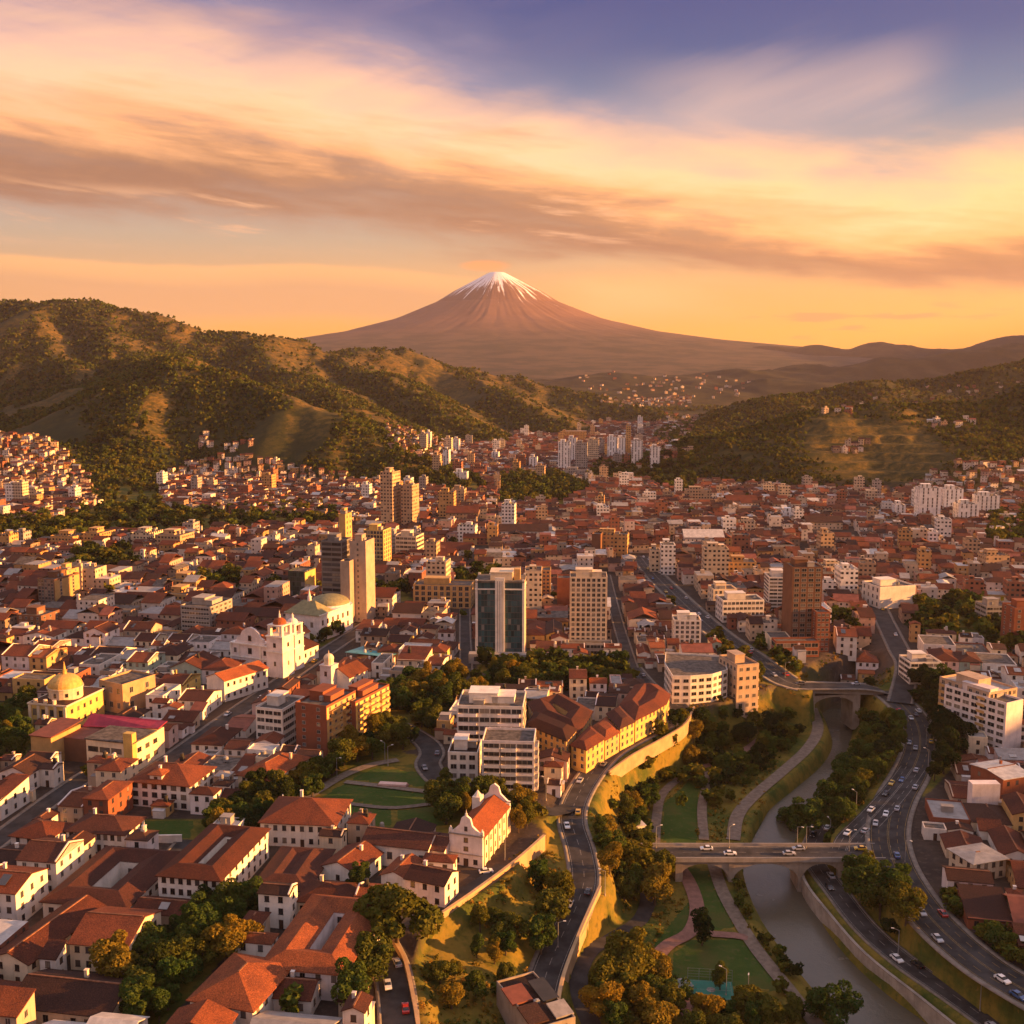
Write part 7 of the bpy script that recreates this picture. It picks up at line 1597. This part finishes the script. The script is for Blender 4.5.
# ------------------------------------------------------------------ street lamps, court, small park pieces
LP = MB(); LP.bar((0, 0, 0), (0, 0, 7.6), .13, .08, 7); LPM = LP.mesh('pole', METAL); AR = MB(); AR.bar((0, 0, 7.5), (1.7, 0, 8.0), .06, .05, 5); ARM = AR.mesh('arm', METAL); HD = MB(); HD.box(1.4, 2.2, -.16, .16, 7.92, 8.08, 0, True); m, t, b = pbr('lamp_cover', .3, .5); b.inputs['Base Color'].default_value = (.7, .68, .62, 1); HDM = HD.mesh('lamp_head', m)
BP = MB(); BP.cyl(0, 0, -.3, .5, .3, .2, 8); BPM = BP.mesh('base', STONE)
for i, (a, b_, z, w_) in enumerate(((656, 848, -13, 'first on the long bridge from its park end'), (729, 848, -13, 'second on the long bridge from its park end'), (797, 848, -13, 'third on the long bridge from its park end'), (806, 848, -13, 'last on the long bridge beside the slip road'), (830, 840, None, 'at the foot of the slip road'), (856, 812, None, 'halfway up the slip road'), (817, 815, None, 'among the riverside trees'), (849, 852, None, 'at the bridge junction'), (898, 955, None, 'on the grass below the riverside avenue'), (980, 1008, None, 'beside the low quay road near the bottom'), (926, 745, None, 'on the outer bend of the riverside avenue'), (928, 768, None, 'second on the outer bend of the riverside avenue'), (922, 712, None, 'where the riverside avenue leaves the junction'), (905, 862, None, 'on the pavement by the red-roofed houses'),
                                     (385, 762, None, 'at the top of the park path'), (388, 766, None, 'second at the top of the park path'), (337, 778, None, 'under the trees left of the park'), (283, 816, None, 'at the lower end of the park path'), (546, 800, None, 'beside the white stepped apartments'), (558, 948, None, 'on the descending cliff road'), (726, 995, None, 'left of the green sports court'), (748, 998, None, 'right of the green sports court'), (605, 895, None, 'by the small loop road'), (505, 860, None, 'at the plaza beside the chapel flank'), (785, 678, None, 'at the town end of the upper bridge'))):
    p = on_ground(a, b_) if z is None else P(a, b_, z)
    e = empty('street_lamp', p, cr.uniform(0, 6.28)); tag(e, 'slim grey street lamp ' + w_, 'street lamp', 'street lamps'); link('pole', LPM, e); link('arm', ARM, e); link('lamp_head', HDM, e); link('base', BPM, e)
p = on_ground(711, 990, -20); e = empty('sports_court', p, math.radians(-6)); tag(e, 'small green fenced sports court in the riverside park', 'sports court')
MB().box(-6, 6, -4.5, 4.5, -.2, .09).build('playing_surface', COURT, e)
b = MB(); b.box(-5.6, 5.6, -.05, .05, .09, .1); b.box(-5.6, 5.6, -4.2, -4.1, .09, .1); b.box(-5.6, 5.6, 4.1, 4.2, .09, .1); b.box(-5.6, -5.5, -4.1, 4.1, .09, .1); b.box(5.5, 5.6, -4.1, 4.1, .09, .1); b.cyl(0, 0, .1, .104, 1.2, 1.2, 20); b.build('court_line', LINEM, e)
for x in (-6.1, -3, 0, 3, 6.1): MB().bar((x, 4.7, 0), (x, 4.7, 3.4), .06, .06, 5).build('fence_post', METAL, e)
b = MB(); [b.bar((-6.1, 4.7, z), (6.1, 4.7, z), .03, .03, 4) for z in (1.0, 1.8, 2.6, 3.4)]; b.build('fence_rail', METAL, e)
p = on_ground(682, 992, -20); e = empty('glass_shelter', p, math.radians(20)); tag(e, 'low glazed shelter on the pink paving beside the court', 'shelter'); b = MB(); b.slab([(-2.6, -2, 2.3), (2.6, -2, 2.3), (2.6, 2, 2.8), (-2.6, 2, 2.8)], .12); b.build('glass_roof', GREENG, e)
for x in (-2.4, 2.4):
    for y in (-1.8, 1.8): MB().bar((x, y, 0), (x, y, 2.5), .08, .08, 5).build('post', METAL, e)
p = on_ground(393, 786); e = empty('memorial', p, math.radians(-8)); tag(e, 'low pink stone slab set in the terraced lawn', 'memorial'); MB().box(-5, 5, -1.2, 1.2, -.3, 1.1).build('slab', PINK, e); MB().box(-5.5, 5.5, -1.7, 1.7, -.3, .5).build('base', PINKP, e)
for i, a in enumerate((350, 361, 371, 382)):
    p = on_ground(a, 827); b = MB(); b.cyl(0, 0, 0, 1.2, .8, .7, 10); b.dome(0, 0, 1.2, .7, .5, 10, 4); o = b.build('stone_ball', GREYW); o.location = p; tag(o, 'rounded stone bollard at the lawn edge, %s from the park path' % ['nearest', 'second', 'third', 'farthest'][i], 'bollard', 'stone bollards at the lawn edge')
for l, pl in (('turquoise canopy roof over the market yard', [(345, 652), (372, 643), (396, 647), (372, 655)]), ('second turquoise canopy right of the market yard canopy', [(372, 655), (392, 648), (402, 652), (386, 657)])):
    q = [P(a, b_, 5.5) for a, b_ in pl]; c = np.mean(q, 0); e = empty('market_canopy', c); tag(e, l, 'canopy'); b = MB(); b.slab([tuple(v - c) for v in q][::-1], .25); b.build('canopy_sheet', TEAL, e)
    for v in q: w_ = (v - c) * .94; MB().bar((w_[0], w_[1], -5.6), (w_[0], w_[1], -.1), .12, .12, 5).build('post', METAL, e)
p = on_ground(634, 832, -18); e = empty('kiosk', p, .3); tag(e, 'small white kiosk with flat roof among the slope trees', 'kiosk'); MB().box(-3.4, 3.4, -2, 2, -1, 2.8).build('wall', WHITE, e); MB().box(-3.8, 3.8, -2.4, 2.4, 2.8, 3.1, 0, True).build('roof', TINW, e); MB().box(-.5, .5, -2.08, -2, -.2, 2.1).build('door', DOORM, e)

# ------------------------------------------------------------------ labels that single out each house, block and tree
for e, a, b_, wd in sky_items: AUTO.append((e, wd + ' tower', tuple(e.location)))
groups = {}
for e, wd, q in AUTO:
    px, py, _ = proj(q[0], q[1], q[2]); best = min(LM, key=lambda l: (l[1] - px) ** 2 + (1.4 * (l[2] - py)) ** 2); dx, dy = px - best[1], py - best[2]
    rel = ('left of' if dx < 0 else 'right of') if abs(dx) > 1.5 * abs(dy) else ('behind' if dy < 0 else 'in front of')
    groups.setdefault((wd, rel, best[0]), []).append((dx * dx + dy * dy, e))
for (wd, rel, lm), L in groups.items():
    L.sort(key=lambda q: q[0])
    for i, (_d, e) in enumerate(L):
        e['label'] = '%s %s %s' % (wd, rel, lm) if len(L) == 1 else '%s, %s %s %s' % (wd, ORD[i], rel, lm)
        if len(e['label'].replace(',', '').split()) > 16: e['label'] = e['label'].replace('mid-sized ', '').replace('low ', '', 1)
# ------------------------------------------------------------------ evening haze
hb = MB(); hb.box(-6500, 9500, -2500, 17000, -62, 1230, bottom=True)
m = bpy.data.materials.new('haze'); m.use_nodes = True; t = NT(m.node_tree); t.n.clear()
pv_ = t.new('ShaderNodeVolumePrincipled'); oo = t.new('ShaderNodeOutputMaterial'); t.l.new(pv_.outputs[0], oo.inputs['Volume'])
pv_.inputs['Color'].default_value = (.84, .72, .86, 1); pv_.inputs['Density'].default_value = HAZE; pv_.inputs['Anisotropy'].default_value = .2
tag(hb.build('haze', m), kind='stuff')
